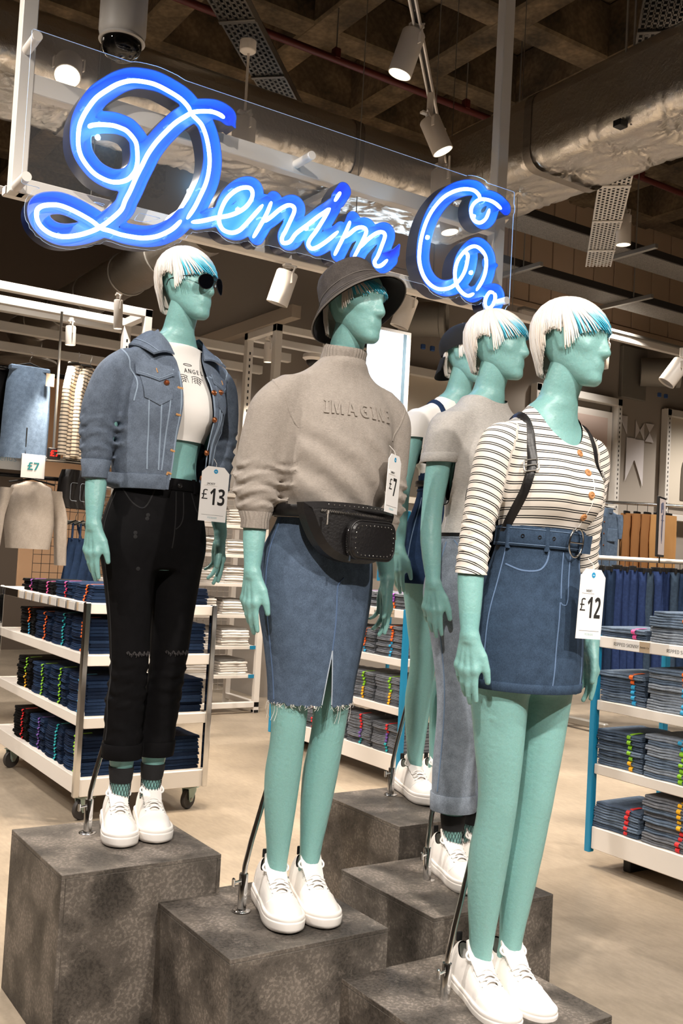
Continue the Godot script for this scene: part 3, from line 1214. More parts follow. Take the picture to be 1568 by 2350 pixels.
func make_materials() -> void:
	var r := RandomNumberGenerator.new()
	r.seed = 5
	var jit := PackedFloat32Array()
	for k in 65536: jit.append(r.randf())
	var blot := FastNoiseLite.new()
	blot.seed = 3
	blot.frequency = 0.02
	blot.fractal_octaves = 3
	var bl := blot.get_seamless_image(256, 256)
	var twill := tex_from(256, 256, func(x, y):
		var w: float = 0.5 + 0.5 * sin((x + y) * TAU / 4.0)
		var a: float = 0.70 + 0.10 * w + 0.32 * (jit[y * 256 + x] * 0.6 + jit[((y / 3) * 256 + x + 77) % 65536] * 0.4) - 0.10 + 0.16 * (bl.get_pixel(x, y).r - 0.5)
		a = clampf(a, 0.0, 1.0)
		return Color(a, a, minf(1.0, a * 1.01)))
	var heather := tex_from(256, 256, func(x, y):
		var s: float = jit[(y * 256 + (x / 6)) % 65536] * 0.5 + jit[(y * 256 + x) % 65536] * 0.5
		var a: float = 0.78 + 0.24 * s + 0.06 * (bl.get_pixel(x, y).r - 0.5)
		return Color(minf(a, 1), minf(a * 0.995, 1), minf(a * 0.985, 1)))
	var knit := tex_from(64, 64, func(x, y):
		var a: float = 0.5 + 0.5 * sin(x * TAU / 4.0)
		return Color(a, a, a))
	M.t_twill = twill
	M.denim_light = denim("#7d90a6", twill)
	M.denim_jacket = denim("#7a8798", twill)
	M.denim_mid = denim("#64768d", twill)
	M.denim_blue = denim("#43576f", twill)
	M.denim_dark = denim("#2a3f60", twill)
	M.denim_navy = denim("#1b2a44", twill)
	M.denim_pale = denim("#a3aebb", twill)
	M.denim_grey = denim("#8b8f96", twill)
	M.denim_black = denim("#121113", twill)
	M.stitch = hexm("#b98a58", 0.8)
	M.stitch_jacket = hexm("#8797a9", 0.85)
	M.stitch_skirt = hexm("#5d7596", 0.85)
	M.stitch_mid = hexm("#50678a", 0.85)
	M.hat = denim("#57514d", twill)
	M.hat_seam = hexm("#6a645f", 0.9)
	M.denim_smoke = denim("#6f7379", twill)
	M.wall_brown = hexm("#6b5f54", 0.9)
	M.wall_pale = hexm("#b5a898", 0.8)
	M.black_tray = hexm("#2c2826", 0.6)
	M.tray_grey = tri(hexm("#8b857e", 0.6, 0.3), cc_speck(), 0.3, true)
	M.lens_off = hexm("#6e6a66", 0.3)
	M.rail_dark = hexm("#2b2a2c", 0.25, 0.8)
	M.denim_hung = denim("#8aa3c0", twill)
	M.denim_rich = denim("#34497c", twill)
	M.stripes_hung = hexm("#ffffff", 0.9)
	M.stripes_hung.albedo_texture = tex_from(4, 128, func(x, y): return Color(0.33, 0.30, 0.27) if y % 32 < 11 else Color(0.86, 0.80, 0.72))
	M.stripes_hung.uv1_triplanar = true
	M.stripes_hung.uv1_scale = Vector3(1, 1, 1) / 0.10
	M.teal_ink = hexm("#2a8a92", 0.7)
	M.banner = hexm("#cfd3d6", 0.6)
	M.banner_ink = hexm("#8fb0c8", 0.7)
	M.led_red = hexm("#ff2a1a", 0.5)
	M.led_red.emission_enabled = true
	M.led_red.emission = Color(1.0, 0.08, 0.06)
	M.led_red.emission_energy_multiplier = 3.0
	M.tan = hexm("#c29b78", 0.8)
	M.light_face = hexm("#e8f4ff", 0.5)
	M.light_face.emission_enabled = true
	M.light_face.emission = Color(0.80, 0.90, 1.0)
	M.light_face.emission_energy_multiplier = 1.1
	M.blue_grey = hexm("#6d8594", 0.5)
	M.board_beige = hexm("#d2c8b8", 0.8)
	M.poster_pink = hexm("#d9c3b8", 0.8)
	M.figure_dark = hexm("#5a5247", 0.9)
	M.paper = hexm("#d6d0d0", 0.8)
	M.nozzle = hexm("#8d8880", 0.5, 0.3)
	M.cap_blue = hexm("#33558f", 0.6)
	M.cord = hexm("#9b6a3c", 0.9)
	M.camel = hexm("#bf8f58", 0.9)
	M.cream_knit = hexm("#d9cbb4", 0.95)
	M.sign_face = hexm("#cfc3c0", 0.7)
	M.print_blue = hexm("#5f6480", 0.8)
	M.fork = hexm("#9db0a8", 0.4, 0.4)
	M.tyre = hexm("#3a3634", 0.55)
	M.label_grey = hexm("#c9c5c0", 0.6)
	M.label_tan = hexm("#b9a58c", 0.7)
	M.sign_brown = hexm("#6f5f5a", 0.6)
	M.tee_white = hexm("#dcd6cf", 0.9)
	M.tee_grey = hexm("#8f8c89", 0.9)
	M.stitch_dark = hexm("#4a4646", 0.9)
	M.stitch_blue = hexm("#6f86a3", 0.85)
	M.stitch_pale = hexm("#a9b4c2", 0.85)
	M.sweat = tri(hexm("#aaa199", 0.95), heather, 0.16)
	M.sweat.vertex_color_use_as_albedo = true
	M.rib = bump(tri(hexm("#a49b93", 0.95), heather, 0.16), knit, 0.25)
	M.grey_tee = tri(hexm("#c3bfbb", 0.95), heather, 0.2)
	M.white_cloth = hexm("#eae6e1", 0.9)
	M.black_cloth = hexm("#131214", 0.9)
	M.skin = hexm("#84b6b2", 0.42)
	M.skin.subsurf_scatter_enabled = true
	M.skin.subsurf_scatter_strength = 0.12
	bump(tri(M.skin, tex_from(128, 128, func(x, y):
		var a: float = 0.94 + 0.06 * jit[(y * 131 + x * 7) % 65536]
		return Color(a, a, a)), 0.2), noise_tex(0.05, 256, 3), 0.05)
	M.hair = hexm("#ffffff", 0.38)
	M.hair.vertex_color_use_as_albedo = true
	M.hair.rim_enabled = true
	M.hair.rim = 0.3
	M.shoe = hexm("#f0ebe6", 0.5)
	M.shoe_sole = hexm("#ece6e0", 0.6)
	M.lace = hexm("#f4f0ec", 0.8)
	M.chrome = hexm("#d8d8d8", 0.12, 1.0)
	M.dull_chrome = hexm("#b9b7b4", 0.3, 1.0)
	M.leather = bump(hexm("#161415", 0.42), noise_tex(0.12, 256, 2, FastNoiseLite.TYPE_CELLULAR), 0.06)
	M.leather.uv1_triplanar = true
	M.leather.uv1_scale = Vector3.ONE * 4.0
	M.white = hexm("#e9e2da", 0.45)
	M.white_frame = hexm("#d9d4cd", 0.5)
	M.grey_plastic = hexm("#b9b5b0", 0.5)
	M.card = hexm("#f2efec", 0.7)
	M.ink = hexm("#1c1a1a", 0.8)
	M.ink_blue = hexm("#1d8fc0", 0.7)
	M.pale_ink = hexm("#9fb9bd", 0.8)
	M.copper = hexm("#9c6240", 0.35, 0.8)
	M.wood_button = hexm("#b98150", 0.55)
	M.blue_paint = hexm("#1583ae", 0.45)
	M.black = hexm("#0d0d0e", 0.5)
	# plinth laminate: dark mottled slate with pale flecks and streaks
	var n1 := FastNoiseLite.new()
	n1.seed = 11
	n1.frequency = 0.006
	n1.fractal_octaves = 5
	n1.domain_warp_enabled = true
	n1.domain_warp_amplitude = 60.0
	n1.domain_warp_frequency = 0.008
	var n2 := FastNoiseLite.new()
	n2.seed = 12
	n2.frequency = 0.11
	n2.fractal_octaves = 4
	var n3 := FastNoiseLite.new()
	n3.seed = 13
	n3.frequency = 0.012
	n3.fractal_type = FastNoiseLite.FRACTAL_RIDGED
	n3.fractal_octaves = 3
	n3.domain_warp_enabled = true
	n3.domain_warp_amplitude = 40.0
	var i1 := n1.get_seamless_image(512, 512)
	var i2 := n2.get_seamless_image(512, 512)
	var i3 := n3.get_seamless_image(512, 512)
	var slate := tex_from(512, 512, func(x, y):
		var a: float = i1.get_pixel(x, y).r
		var b: float = i2.get_pixel(x, y).r
		var c: float = i3.get_pixel(x, y).r
		var e: float = 0.40 + 0.26 * (a - 0.5) + 0.07 * (jit[y * 128 % 65536 + x % 128] - 0.5)
		e += 0.10 * smoothstep(0.52, 0.62, b) * smoothstep(0.42, 0.62, a)
		e -= 0.06 * smoothstep(0.50, 0.60, b) * smoothstep(0.55, 0.35, a)
		e += 0.12 * smoothstep(0.80, 0.97, c)
		e = clampf(e, 0.08, 0.9)
		return Color(e * 1.03, e * 0.985, e * 0.94))
	M.slate = tri(hexm("#d2cdc8", 0.55), slate, 0.75, true)
	M.slate.metallic_specular = 0.35
	# floor: trowelled beige concrete
	var fl := tex_from(512, 512, func(x, y):
		var a: float = i1.get_pixel(x, y).r
		var b: float = i2.get_pixel((x * 2) % 512, (y / 2)).r
		var e: float = 0.86 + 0.20 * (a - 0.5) + 0.10 * (b - 0.5) + 0.03 * (jit[y * 128 % 65536 + x % 128] - 0.5)
		e = clampf(e, 0.0, 1.0)
		return Color(e, e * 0.985, e * 0.96))
	M.floor = tri(hexm("#a89c8d", 0.38), fl, 2.6, true)
	M.floor.metallic_specular = 0.4
	var cc := tex_from(256, 256, func(x, y):
		var a: float = i1.get_pixel(x * 2, y * 2).r
		var b: float = i2.get_pixel(x, y).r
		var e: float = clampf(0.72 + 0.5 * (a - 0.5) + 0.25 * (b - 0.5), 0.0, 1.0)
		return Color(e, e * 0.97, e * 0.92))
	M.concrete = tri(hexm("#8f7c62", 0.9), cc, 1.6, true)
	M.wall = hexm("#a39a90", 0.9)
	M.panel = hexm("#b99f85", 0.9)
	# crinkled foil
	M.foil = hexm("#cfc9c0", 0.30, 0.92)
	M.foil.uv1_triplanar = true
	M.foil.uv1_world_triplanar = true
	M.foil.uv1_scale = Vector3(1.0, 1.0, 1.0)
	var fn := FastNoiseLite.new()
	fn.seed = 21
	fn.frequency = 0.012
	fn.fractal_type = FastNoiseLite.FRACTAL_RIDGED
	fn.fractal_octaves = 4
	fn.domain_warp_enabled = true
	fn.domain_warp_amplitude = 50.0
	var ft := NoiseTexture2D.new()
	ft.width = 512
	ft.height = 512
	ft.seamless = true
	ft.noise = fn
	bump(M.foil, ft, 0.35)
	M.foil_plain = hexm("#8d857b", 0.42, 0.75)
	M.foil_plain.uv1_triplanar = true
	M.foil_plain.uv1_world_triplanar = true
	M.foil_plain.uv1_scale = Vector3(0.6, 0.6, 0.6)
	bump(M.foil_plain, ft, 0.4)
	M.galv = hexm("#a6a29b", 0.45, 0.7)
	M.red_pipe = hexm("#5a1d16", 0.5)
	M.brown = hexm("#8a6a4a", 0.9)
	M.lens = hexm("#fff4e0", 0.5)
	M.lens.emission_enabled = true
	M.lens.emission = Color(1.0, 0.93, 0.80)
	M.lens.emission_energy_multiplier = 6.0
	M.neon = hexm("#dff4ff", 0.4)
	M.neon.emission_enabled = true
	M.neon.emission = Color.html("#b8e6ff")
	M.neon.emission_energy_multiplier = 8.0
	M.neon_face = hexm("#0a62e6", 0.32)
	M.neon_dark = hexm("#0d1c45", 0.35)
	M.glass = mat(Color(1, 1, 1, 0.04), 0.02)
	M.glass.transparency = BaseMaterial3D.TRANSPARENCY_ALPHA
	M.clear_tube = mat(Color(0.85, 0.95, 1.0, 0.25), 0.05)
	M.clear_tube.transparency = BaseMaterial3D.TRANSPARENCY_ALPHA
	M.glowing_glass_edge = hexm("#cfe6ff", 0.3)
	M.glowing_glass_edge.emission_enabled = true
	M.glowing_glass_edge.emission = Color.html("#9fc8ff")
	M.glowing_glass_edge.emission_energy_multiplier = 0.35  # neon light caught in the panel edge, given as a faint glow
	M.sun_lens = hexm("#05070c", 0.04)
	M.sun_lens.metallic_specular = 0.9
	M.smoke_dome = mat(Color(0.02, 0.02, 0.025, 0.82), 0.03)
	M.smoke_dome.transparency = BaseMaterial3D.TRANSPARENCY_ALPHA
	for q in [["pink", "#e0559a"], ["orange", "#f26a1b"], ["blue", "#2a9fd0"], ["green", "#86c51e"], ["yellow", "#f0b51a"], ["red", "#d8262c"], ["purple", "#9a4bb5"], ["lilac", "#6c4a9c"], ["teal", "#1aa0a8"]]:
		M["st_" + q[0]] = hexm(q[1], 0.55)

# ---------------------------------------------------------------- garments
func folds(p: Vector3, amp: float, size: float, sq := 1.0) -> float:
	return noise.get_noise_3d(p.x * 100.0 / size, p.y * 100.0 / size * sq, p.z * 100.0 / size) * amp

func crush(p: Vector3, y0: float, y1: float, amp: float, pitch: float, sd := 0.0) -> float:
	# the gathered rings of a pushed-up sleeve or a stacked trouser leg
	var w := smoothstep(y0, y0 + 0.03, p.y) * (1.0 - smoothstep(y1 - 0.05, y1, p.y))
	if w <= 0.0:
		return 0.0
	var a := atan2(p.z, p.x)
	var ca := cos(a) * 34.0
	var sa := sin(a) * 34.0
	var ph := noise.get_noise_3d(ca + sd * 50.0, p.y * 190.0, sa) * 4.2
	var am := 0.55 + 0.9 * noise.get_noise_3d(ca - sd * 31.0, p.y * 150.0 + 70.0, sa + 20.0)
	return w * amp * maxf(am, 0.1) * (sin(p.y * TAU / pitch + ph + a * 1.5 + sd) + 0.6 * sin(p.y * TAU / pitch * 1.8 + ph * 1.7 - a * 2.0))

func cloth(rows: Array, k := 0.035) -> Field:
	var f := Field.new()
	f.k = k
	for r in rows:
		f.cols.append(Col.new(lean(r)))
	return f

func bust(f: Field, grow: float) -> void:
	f.kb = 0.06
	for s in [-1.0, 1.0]:
		f.bone(Vector3(s * 0.066 + 0.010, 1.305, 0.084), Vector3(s * 0.060 + 0.009, 1.285, 0.084), 0.042 + grow, 0.046 + grow)

func seg(rows: Array, y0: float, y1: float) -> Array:
	var out := []
	for r in rows:
		if r[0] >= y0 and r[0] <= y1: out.append(r)
	return out

func grown(rows: Array, g: float) -> Array:
	var out := []
	for r in rows: out.append([r[0], r[1], r[2], r[3] + g, r[4] + g])
	return out

func wash(base := 1.0, amt := 0.14) -> Callable:
	return func(p: Vector3) -> Color:
		var e: float = base + amt * noise.get_noise_3d(p.x * 420.0, p.y * 420.0, p.z * 420.0) + amt * 0.8 * noise.get_noise_3d(p.x * 1500.0, p.y * 900.0, p.z * 1500.0)
		return Color(e, e, e)

func seam_part(called: String, f: Field, lines: Array, m: Material, o: Node3D, wide := 0.004, proud := 0.0012) -> void:
	var mb := MB.new()
	for l in lines: seam_on(mb, f, l, wide, proud)
	part(called, mb.done(), m, o)

func dot_on(called: String, f: Field, p: Vector3, r: float, m: Material, o: Node3D, thick := 0.003) -> void:
	var q := f.snap(p)
	var n := f.grad(q).normalized()
	var mb := MB.new()
	mb.xf = Transform3D(Basis(Quaternion(Vector3.UP, n)), q)
	mb.lathe([[0.0, thick], [r * 0.35, thick * 1.0], [r * 0.5, thick * 0.7], [r * 0.78, thick * 0.95], [r, thick * 0.6], [r, -0.001]], 16)
	part(called, mb.done(), m, o)

func ring_on(f: Field, y: float, a0: float, a1: float, c := Vector3.ZERO, n := 24, r := 0.2) -> Array:
	var out := []
	for k in n + 1:
		var a := lerpf(a0, a1, float(k) / n)
		var o := Vector3(c.x + sin(a) * r, y, c.z + cos(a) * r)
		var d := Vector3(-sin(a), 0, -cos(a))
		out.append(f.hit(o + Vector3(sin(a), 0, cos(a)) * 0.15, d))
	return out

func band_on(called: String, f: Field, y0: float, y1: float, off: float, m: Material, o: Node3D, c := Vector3.ZERO, a0 := -PI, a1 := PI, n := 40, r := 0.2) -> MeshInstance3D:
	# a belt of cloth lying on the surface between two heights
	var mb := MB.new()
	var rows := []
	for q in [[y0, -0.003], [y0 + 0.001, off], [lerpf(y0, y1, 0.5), off], [y1 - 0.001, off], [y1, -0.003]]:
		for k in n + 1:
			var a := lerpf(a0, a1, float(k) / n)
			var d := Vector3(-sin(a), 0, -cos(a))
			rows.append(f.hit(Vector3(c.x, q[0], c.z) - d * r, d, q[1]))
	mb.grid(rows, n + 1)
	return part(called, mb.done(), m, o)

func jeans(man: Node3D, legs: Array, top: float, hem: float, grow: float, m: Material, stitch: Material, tint, roll: float, wrinkle: Callable) -> Node3D:
	var f := cloth([grown(seg(TORSO, 0.80, 1.13), grow), legs, side(legs, -1)], 0.03)
	f.has_warp = true
	f.warp = wrinkle
	var s := nets(f, Vector3(-0.20, hem - 0.02, -0.16), Vector3(0.20, top + 0.03, 0.17), 0.0075)
	clip(s, func(p: Vector3) -> float: return top + 0.010 * signf(-p.z) * minf(1.0, absf(p.z) * 12.0) - p.y)
	clip(s, func(p: Vector3) -> float: return p.y - hem)
	var o := part("jeans", skin(s, 0.003, tint).done(), m, man)
	for sg in [-1.0, 1.0]:
		var leg := Field.new()
		leg.cols = [Col.new(side(legs, sg), 0.0)]
		var rr := band_on("rolled_hem", leg, hem - 0.002, hem + roll, 0.005, m, o, Vector3(0.054 * sg, 0, -0.024), -PI, PI, 24, 0.12)
		if tint != null:
			rr.material_override = m
	band_on("waistband", f, top - 0.042, top - 0.006, 0.0025, m, o, Vector3(0.002, 0, 0))
	var lines := []
	for sg in [-1.0, 1.0]:
		lines.append([Vector3(sg * 0.145, top - 0.045, 0.03), Vector3(sg * 0.130, top - 0.085, 0.07), Vector3(sg * 0.095, top - 0.100, 0.09), Vector3(sg * 0.068, top - 0.045, 0.10)])
		lines.append([Vector3(sg * 0.150, top - 0.05, 0.0), Vector3(sg * 0.172, 0.90, -0.01), Vector3(sg * 0.160, 0.72, 0.0), Vector3(sg * 0.125, 0.50, 0.0), Vector3(sg * 0.110, hem + roll + 0.01, -0.02)])
	lines.append([Vector3(0.004, top - 0.045, 0.12), Vector3(0.004, 0.95, 0.12), Vector3(0.0, 0.865, 0.09)])
	lines.append([Vector3(0.034, top - 0.045, 0.12), Vector3(0.034, 0.965, 0.12), Vector3(0.024, 0.935, 0.12), Vector3(0.006, 0.920, 0.12)])
	seam_part("stitched_seam", f, lines, stitch, o, 0.0045, 0.0012)
	dot_on("waist_button", f, Vector3(0.018, top - 0.024, 0.13), 0.0085, M.leather if stitch == M.black_cloth else M.copper, o, 0.005)
	for x in [-0.085, 0.085]:
		var lp := MB.new()
		seam_on(lp, f, [Vector3(x, top - 0.046, 0.10), Vector3(x, top - 0.024, 0.10), Vector3(x, top - 0.002, 0.10)], 0.011, 0.0055)
		part("belt_loop", lp.done(), m, o)
	man.set_meta("dummy", 0)
	man.remove_meta("dummy")
	return o

func dress_first(man: Node3D) -> void:
	# black ripped skinny jeans, white crop top, open denim jacket
	var legs := []
	for r in LEG:
		if r[0] >= 0.17:
			var g: float = 0.006 if r[0] > 0.6 else (0.009 if r[0] > 0.3 else 0.015)
			legs.append([r[0], r[1] + 0.001, r[2], r[3] + g, r[4] + g])
	var jm = M.denim_black
	var o := jeans(man, legs, 1.080, 0.222, 0.006, jm, M.black_cloth, wash(1.0, 0.3), 0.045, func(p: Vector3, d: float) -> float:
		return d - folds(p, 0.003, 7.0, 1.4) - crush(Vector3(absf(p.x) - 0.065, p.y, p.z), 0.36, 0.545, 0.0042, 0.042, signf(p.x)) - crush(Vector3(absf(p.x) - 0.06, p.y, p.z), 0.24, 0.37, 0.0018, 0.05, signf(p.x) * 2.0))
	var f := cloth([grown(seg(TORSO, 0.80, 1.13), 0.006), legs, side(legs, -1)], 0.03)
	# torn knees: a frayed lip above a dark slot
	for sg in [-1.0, 1.0]:
		var mb := MB.new()
		var rr := RandomNumberGenerator.new()
		rr.seed = 4
		for k in 46:
			var x: float = sg * 0.067 + lerpf(-0.040, 0.040, k / 45.0)
			var p := f.hit(Vector3(x, 0.548 + 0.004 * sin(k * 0.7), 0.4), Vector3(0, 0, -1), 0.001)
			mb.tube([p, p + Vector3(rr.randf_range(-0.003, 0.003), -rr.randf_range(0.004, 0.011), rr.randf_range(0.002, 0.006))], 0.0006, 4)
		part("frayed_knee_rip", mb.done(), M.stitch_dark, o)
	for q in [[-0.086, 0.958], [-0.088, 0.948], [-0.126, 0.905], [-0.125, 0.893], [-0.105, 0.795]]:
		dot_on("distressed_nick", f, Vector3(q[0], q[1], 0.1), 0.006, M.black_cloth, o, 0.0012)
	# crop top
	var t := cloth([grown(seg(TORSO, 1.08, 1.49), 0.009), grown(NECK.slice(0, 2), 0.004)])
	bust(t, 0.008)
	var s := nets(t, Vector3(-0.19, 1.17, -0.15), Vector3(0.22, 1.53, 0.19), 0.0075)
	clip(s, func(p: Vector3) -> float: return p.y - 1.190)
	clip(s, func(p: Vector3) -> float: return Vector3((p.x - 0.018) / 0.085, (p.y - 1.545) / 0.058, (p.z - 0.03) / 0.12).length() - 1.0)
	var tee := part("crop_top", skin(s, 0.003).done(), M.white_cloth, man)
	var word := "NO ANGEL"
	for k in word.length():
		if word[k] == " ": continue
		var p := t.hit(Vector3(-0.034 + k * 0.0150, 1.404, 0.4), Vector3(0, 0, -1), 0.0005)
		var lt := part("printed_letter", text_mesh(word[k], 0.019, 0.0008), M.ink, tee, p)
		lt.basis = Basis.looking_at(-t.grad(p).normalized(), Vector3.UP)
	var art := MB.new()
	for sg in [-1.0, 1.0]:
		for j in 4:
			var w := []
			for k in 6:
				var a := k / 5.0
				w.append(t.hit(Vector3(0.021 + sg * (0.006 + j * 0.003 + a * (0.040 - j * 0.008)), 1.386 - j * 0.0065 + sin(a * PI) * 0.006 - a * 0.005, 0.4), Vector3(0, 0, -1), 0.0008))
			art.tube(w, 0.0007, 4)
			w = []
			for k in 5:
				var a := k / 4.0
				w.append(t.hit(Vector3(0.021 + sg * (0.010 + j * 0.009 - a * 0.004), 1.386 - a * 0.020, 0.4), Vector3(0, 0, -1), 0.0008))
			art.tube(w, 0.0006, 4)
	var halo := []
	for k in 17:
		halo.append(t.hit(Vector3(0.021 + cos(TAU * k / 16) * 0.015, 1.424 + sin(TAU * k / 16) * 0.003, 0.4), Vector3(0, 0, -1), 0.0008))
	art.tube(halo, 0.0008, 4)
	part("printed_wings_and_halo", art.done(), M.ink, tee)
	jacket(man)

func jacket(man: Node3D) -> void:
	var body := [[1.02, 0, 0.006, 0.146, 0.120], [1.06, 0, 0.006, 0.150, 0.126], [1.10, 0, 0.006, 0.158, 0.134], [1.18, 0, 0.004, 0.166, 0.140], [1.28, 0, 0.0, 0.172, 0.140], [1.36, 0, -0.008, 0.172, 0.128], [1.42, 0, -0.016, 0.168, 0.104], [1.455, 0, -0.022, 0.148, 0.080], [1.485, 0, -0.026, 0.108, 0.070], [1.515, 0, -0.026, 0.080, 0.064]]
	var arm := [[1.055, 0.216, -0.004, 0.034, 0.037], [1.10, 0.215, -0.010, 0.037, 0.041], [1.125, 0.214, -0.014, 0.044, 0.049], [1.17, 0.215, -0.020, 0.047, 0.053], [1.22, 0.216, -0.024, 0.051, 0.058], [1.28, 0.212, -0.026, 0.055, 0.061], [1.34, 0.200, -0.024, 0.056, 0.061], [1.39, 0.184, -0.022, 0.055, 0.059], [1.425, 0.166, -0.020, 0.046, 0.050], [1.45, 0.150, -0.020, 0.030, 0.034]]
	var f := cloth([body, arm, side(arm, -1)], 0.02)
	bust(f, 0.024)
	f.has_warp = true
	f.warp = func(p: Vector3, d: float) -> float:
		var e := d - folds(p, 0.0042, 8.0, 0.8)
		if absf(p.x) > 0.16:
			e -= crush(Vector3(absf(p.x) - 0.222, p.y, p.z + 0.02), 1.112, 1.27, 0.0060, 0.042, signf(p.x))
		return e
	var s := nets(f, Vector3(-0.31, 1.02, -0.18), Vector3(0.33, 1.54, 0.21), 0.0068)
	var edge := func(p: Vector3) -> float:
		var y := p.y
		var mid := lerpf(0.030, 0.018, smoothstep(1.05, 1.45, y))
		return absf(p.x - mid) - lerpf(0.070, 0.048, smoothstep(1.05, 1.42, y)) - 0.030 * smoothstep(1.42, 1.52, y) if p.z > 0.01 else 1.0
	clip(s, edge)
	clip(s, func(p: Vector3) -> float: return p.y - (1.036 if absf(p.x) < 0.172 else 1.060))
	clip(s, func(p: Vector3) -> float: return 1.505 - p.y + (0.0 if p.z < 0.0 else -0.03 * clampf(p.z * 14.0, 0, 1)))
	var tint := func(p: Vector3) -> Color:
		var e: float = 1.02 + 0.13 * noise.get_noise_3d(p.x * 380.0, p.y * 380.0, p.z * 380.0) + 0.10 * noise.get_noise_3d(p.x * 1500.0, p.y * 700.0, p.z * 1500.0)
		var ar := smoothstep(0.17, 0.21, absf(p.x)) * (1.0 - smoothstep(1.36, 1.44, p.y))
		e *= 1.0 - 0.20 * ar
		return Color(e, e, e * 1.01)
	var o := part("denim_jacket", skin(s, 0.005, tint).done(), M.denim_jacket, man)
	# seams: yoke, shoulder, front panels, placket and hem
	var lines := []
	for sg in [-1.0, 1.0]:
		lines.append([Vector3(sg * 0.158 + 0.012, 1.396, 0.08), Vector3(sg * 0.135 + 0.012, 1.402, 0.12), Vector3(sg * 0.10 + 0.012, 1.408, 0.15), Vector3(sg * 0.065 + 0.014, 1.410, 0.15)])
		lines.append([Vector3(sg * 0.168 + 0.012, 1.452, 0.0), Vector3(sg * 0.174 + 0.012, 1.43, 0.03), Vector3(sg * 0.168 + 0.01, 1.39, 0.065), Vector3(sg * 0.158 + 0.01, 1.34, 0.09), Vector3(sg * 0.150 + 0.01, 1.29, 0.08)])
		lines.append([Vector3(sg * 0.115 + 0.014, 1.285, 0.16), Vector3(sg * 0.112 + 0.014, 1.20, 0.16), Vector3(sg * 0.105 + 0.016, 1.085, 0.15)])
		lines.append([Vector3(sg * 0.150 + 0.012, 1.30, 0.14), Vector3(sg * 0.148 + 0.012, 1.20, 0.14), Vector3(sg * 0.135 + 0.012, 1.085, 0.13)])
		lines.append([Vector3(sg * 0.084 + 0.018, 1.40, 0.16), Vector3(sg * 0.094 + 0.02, 1.25, 0.16), Vector3(sg * 0.100 + 0.022, 1.085, 0.15)])
		lines.append([Vector3(sg * 0.052 + 0.019, 1.41, 0.16), Vector3(sg * 0.062 + 0.022, 1.25, 0.16), Vector3(sg * 0.073 + 0.028, 1.06, 0.15)])
	seam_part("stitched_seam", f, lines, M.stitch_jacket, o, 0.0045, 0.0016)
	band_on("waistband", f, 1.034, 1.078, 0.003, M.denim_jacket, o, Vector3(0.006, 0, 0), 0.62, TAU - 0.42, 50, 0.25)
	for sg in [-1.0, 1.0]:
		var af := Field.new()
		af.cols = [Col.new(lean(side(arm, sg)))]
		band_on("sleeve_cuff", af, 1.057, 1.112, 0.004, M.denim_jacket, o, Vector3(0.214 * sg + 0.001, 0, -0.004), -PI, PI, 26, 0.15)
	# chest pockets with pointed flaps
	for sg in [-1.0, 1.0]:
		var c := 0.015
		var xi: float = c + sg * 0.072
		var xo: float = c + sg * 0.162
		var xm := (xi + xo) * 0.5
		var mb := MB.new()
		var pts := []
		for r in 6:
			for q in 9:
				var x := lerpf(xo, xi, q / 8.0)
				var drop := 0.030 + 0.022 * (1.0 - absf(q - 4) / 4.0)
				pts.append(Vector3(x, 1.402 - drop * r / 5.0, 0))
		patch_on(mb, f, pts, 9, Vector3(0, 0, -1), 0.007, 0.007)
		part("pocket_flap", mb.done(), M.denim_jacket, o)
		var pk := MB.new()
		var pp := []
		for r in 6:
			for q in 9:
				var x := lerpf(xo + sg * -0.008, xi + sg * 0.006, q / 8.0)
				var low := 1.300 - 0.022 * (1.0 - absf(q - 4) / 4.0)
				pp.append(Vector3(lerpf(x, xm, 0.12 * r / 5.0), lerpf(1.392, low, r / 5.0), 0))
		patch_on(pk, f, pp, 9, Vector3(0, 0, -1), 0.003, 0.004)
		part("chest_pocket", pk.done(), M.denim_jacket, o)
		var ps := MB.new()
		var pl := []
		for q in 9:
			pl.append(f.hit(Vector3(lerpf(xo, xi, 0.04 + 0.92 * q / 8.0), 1.402 - (0.024 + 0.021 * (1.0 - absf(q - 4) / 4.0)), 0.5), Vector3(0, 0, -1), 0.0075))
		ps.tube(pl, 0.0011, 4)
		part("pocket_stitching", ps.done(), M.stitch_jacket, o)
		var bh := MB.new()
		bh.tube([f.hit(Vector3(xm, 1.376, 0.5), Vector3(0, 0, -1), 0.0075), f.hit(Vector3(xm, 1.390, 0.5), Vector3(0, 0, -1), 0.0075)], 0.0018, 5)
		part("pocket_buttonhole", bh.done(), M.stitch, o)
		dot_on("pocket_button", f, Vector3(xm, 1.368, 0.2), 0.0085, M.copper, o, 0.011)
	for y in [1.352, 1.252, 1.145, 1.062]:
		dot_on("button", f, Vector3(0.018 + lerpf(0.088, 0.068, smoothstep(1.05, 1.42, y)), y, 0.2), 0.0088, M.copper, o, 0.006)
		seam_part("buttonhole", f, [[Vector3(0.022 - lerpf(0.094, 0.072, smoothstep(1.05, 1.42, y)), y, 0.2), Vector3(0.020 - lerpf(0.074, 0.050, smoothstep(1.05, 1.42, y)), y - 0.002, 0.2)]], M.stitch, o, 0.007, 0.0022)
	# collar leaves
	for sg in [-1.0, 1.0]:
		var inner := curve(flat3([0.016 + sg * 0.002, 1.522, -0.080, 0.018 + sg * 0.060, 1.532, -0.045, 0.020 + sg * 0.074, 1.526, 0.004, 0.020 + sg * 0.062, 1.490, 0.062, 0.019 + sg * 0.054, 1.448, 0.104]), 5)
		var outer := curve(flat3([0.016 + sg * 0.004, 1.468, -0.108, 0.018 + sg * 0.104, 1.474, -0.075, 0.018 + sg * 0.142, 1.476, -0.010, 0.018 + sg * 0.140, 1.458, 0.062, 0.018 + sg * 0.128, 1.434, 0.114]), 5)
		var g := []
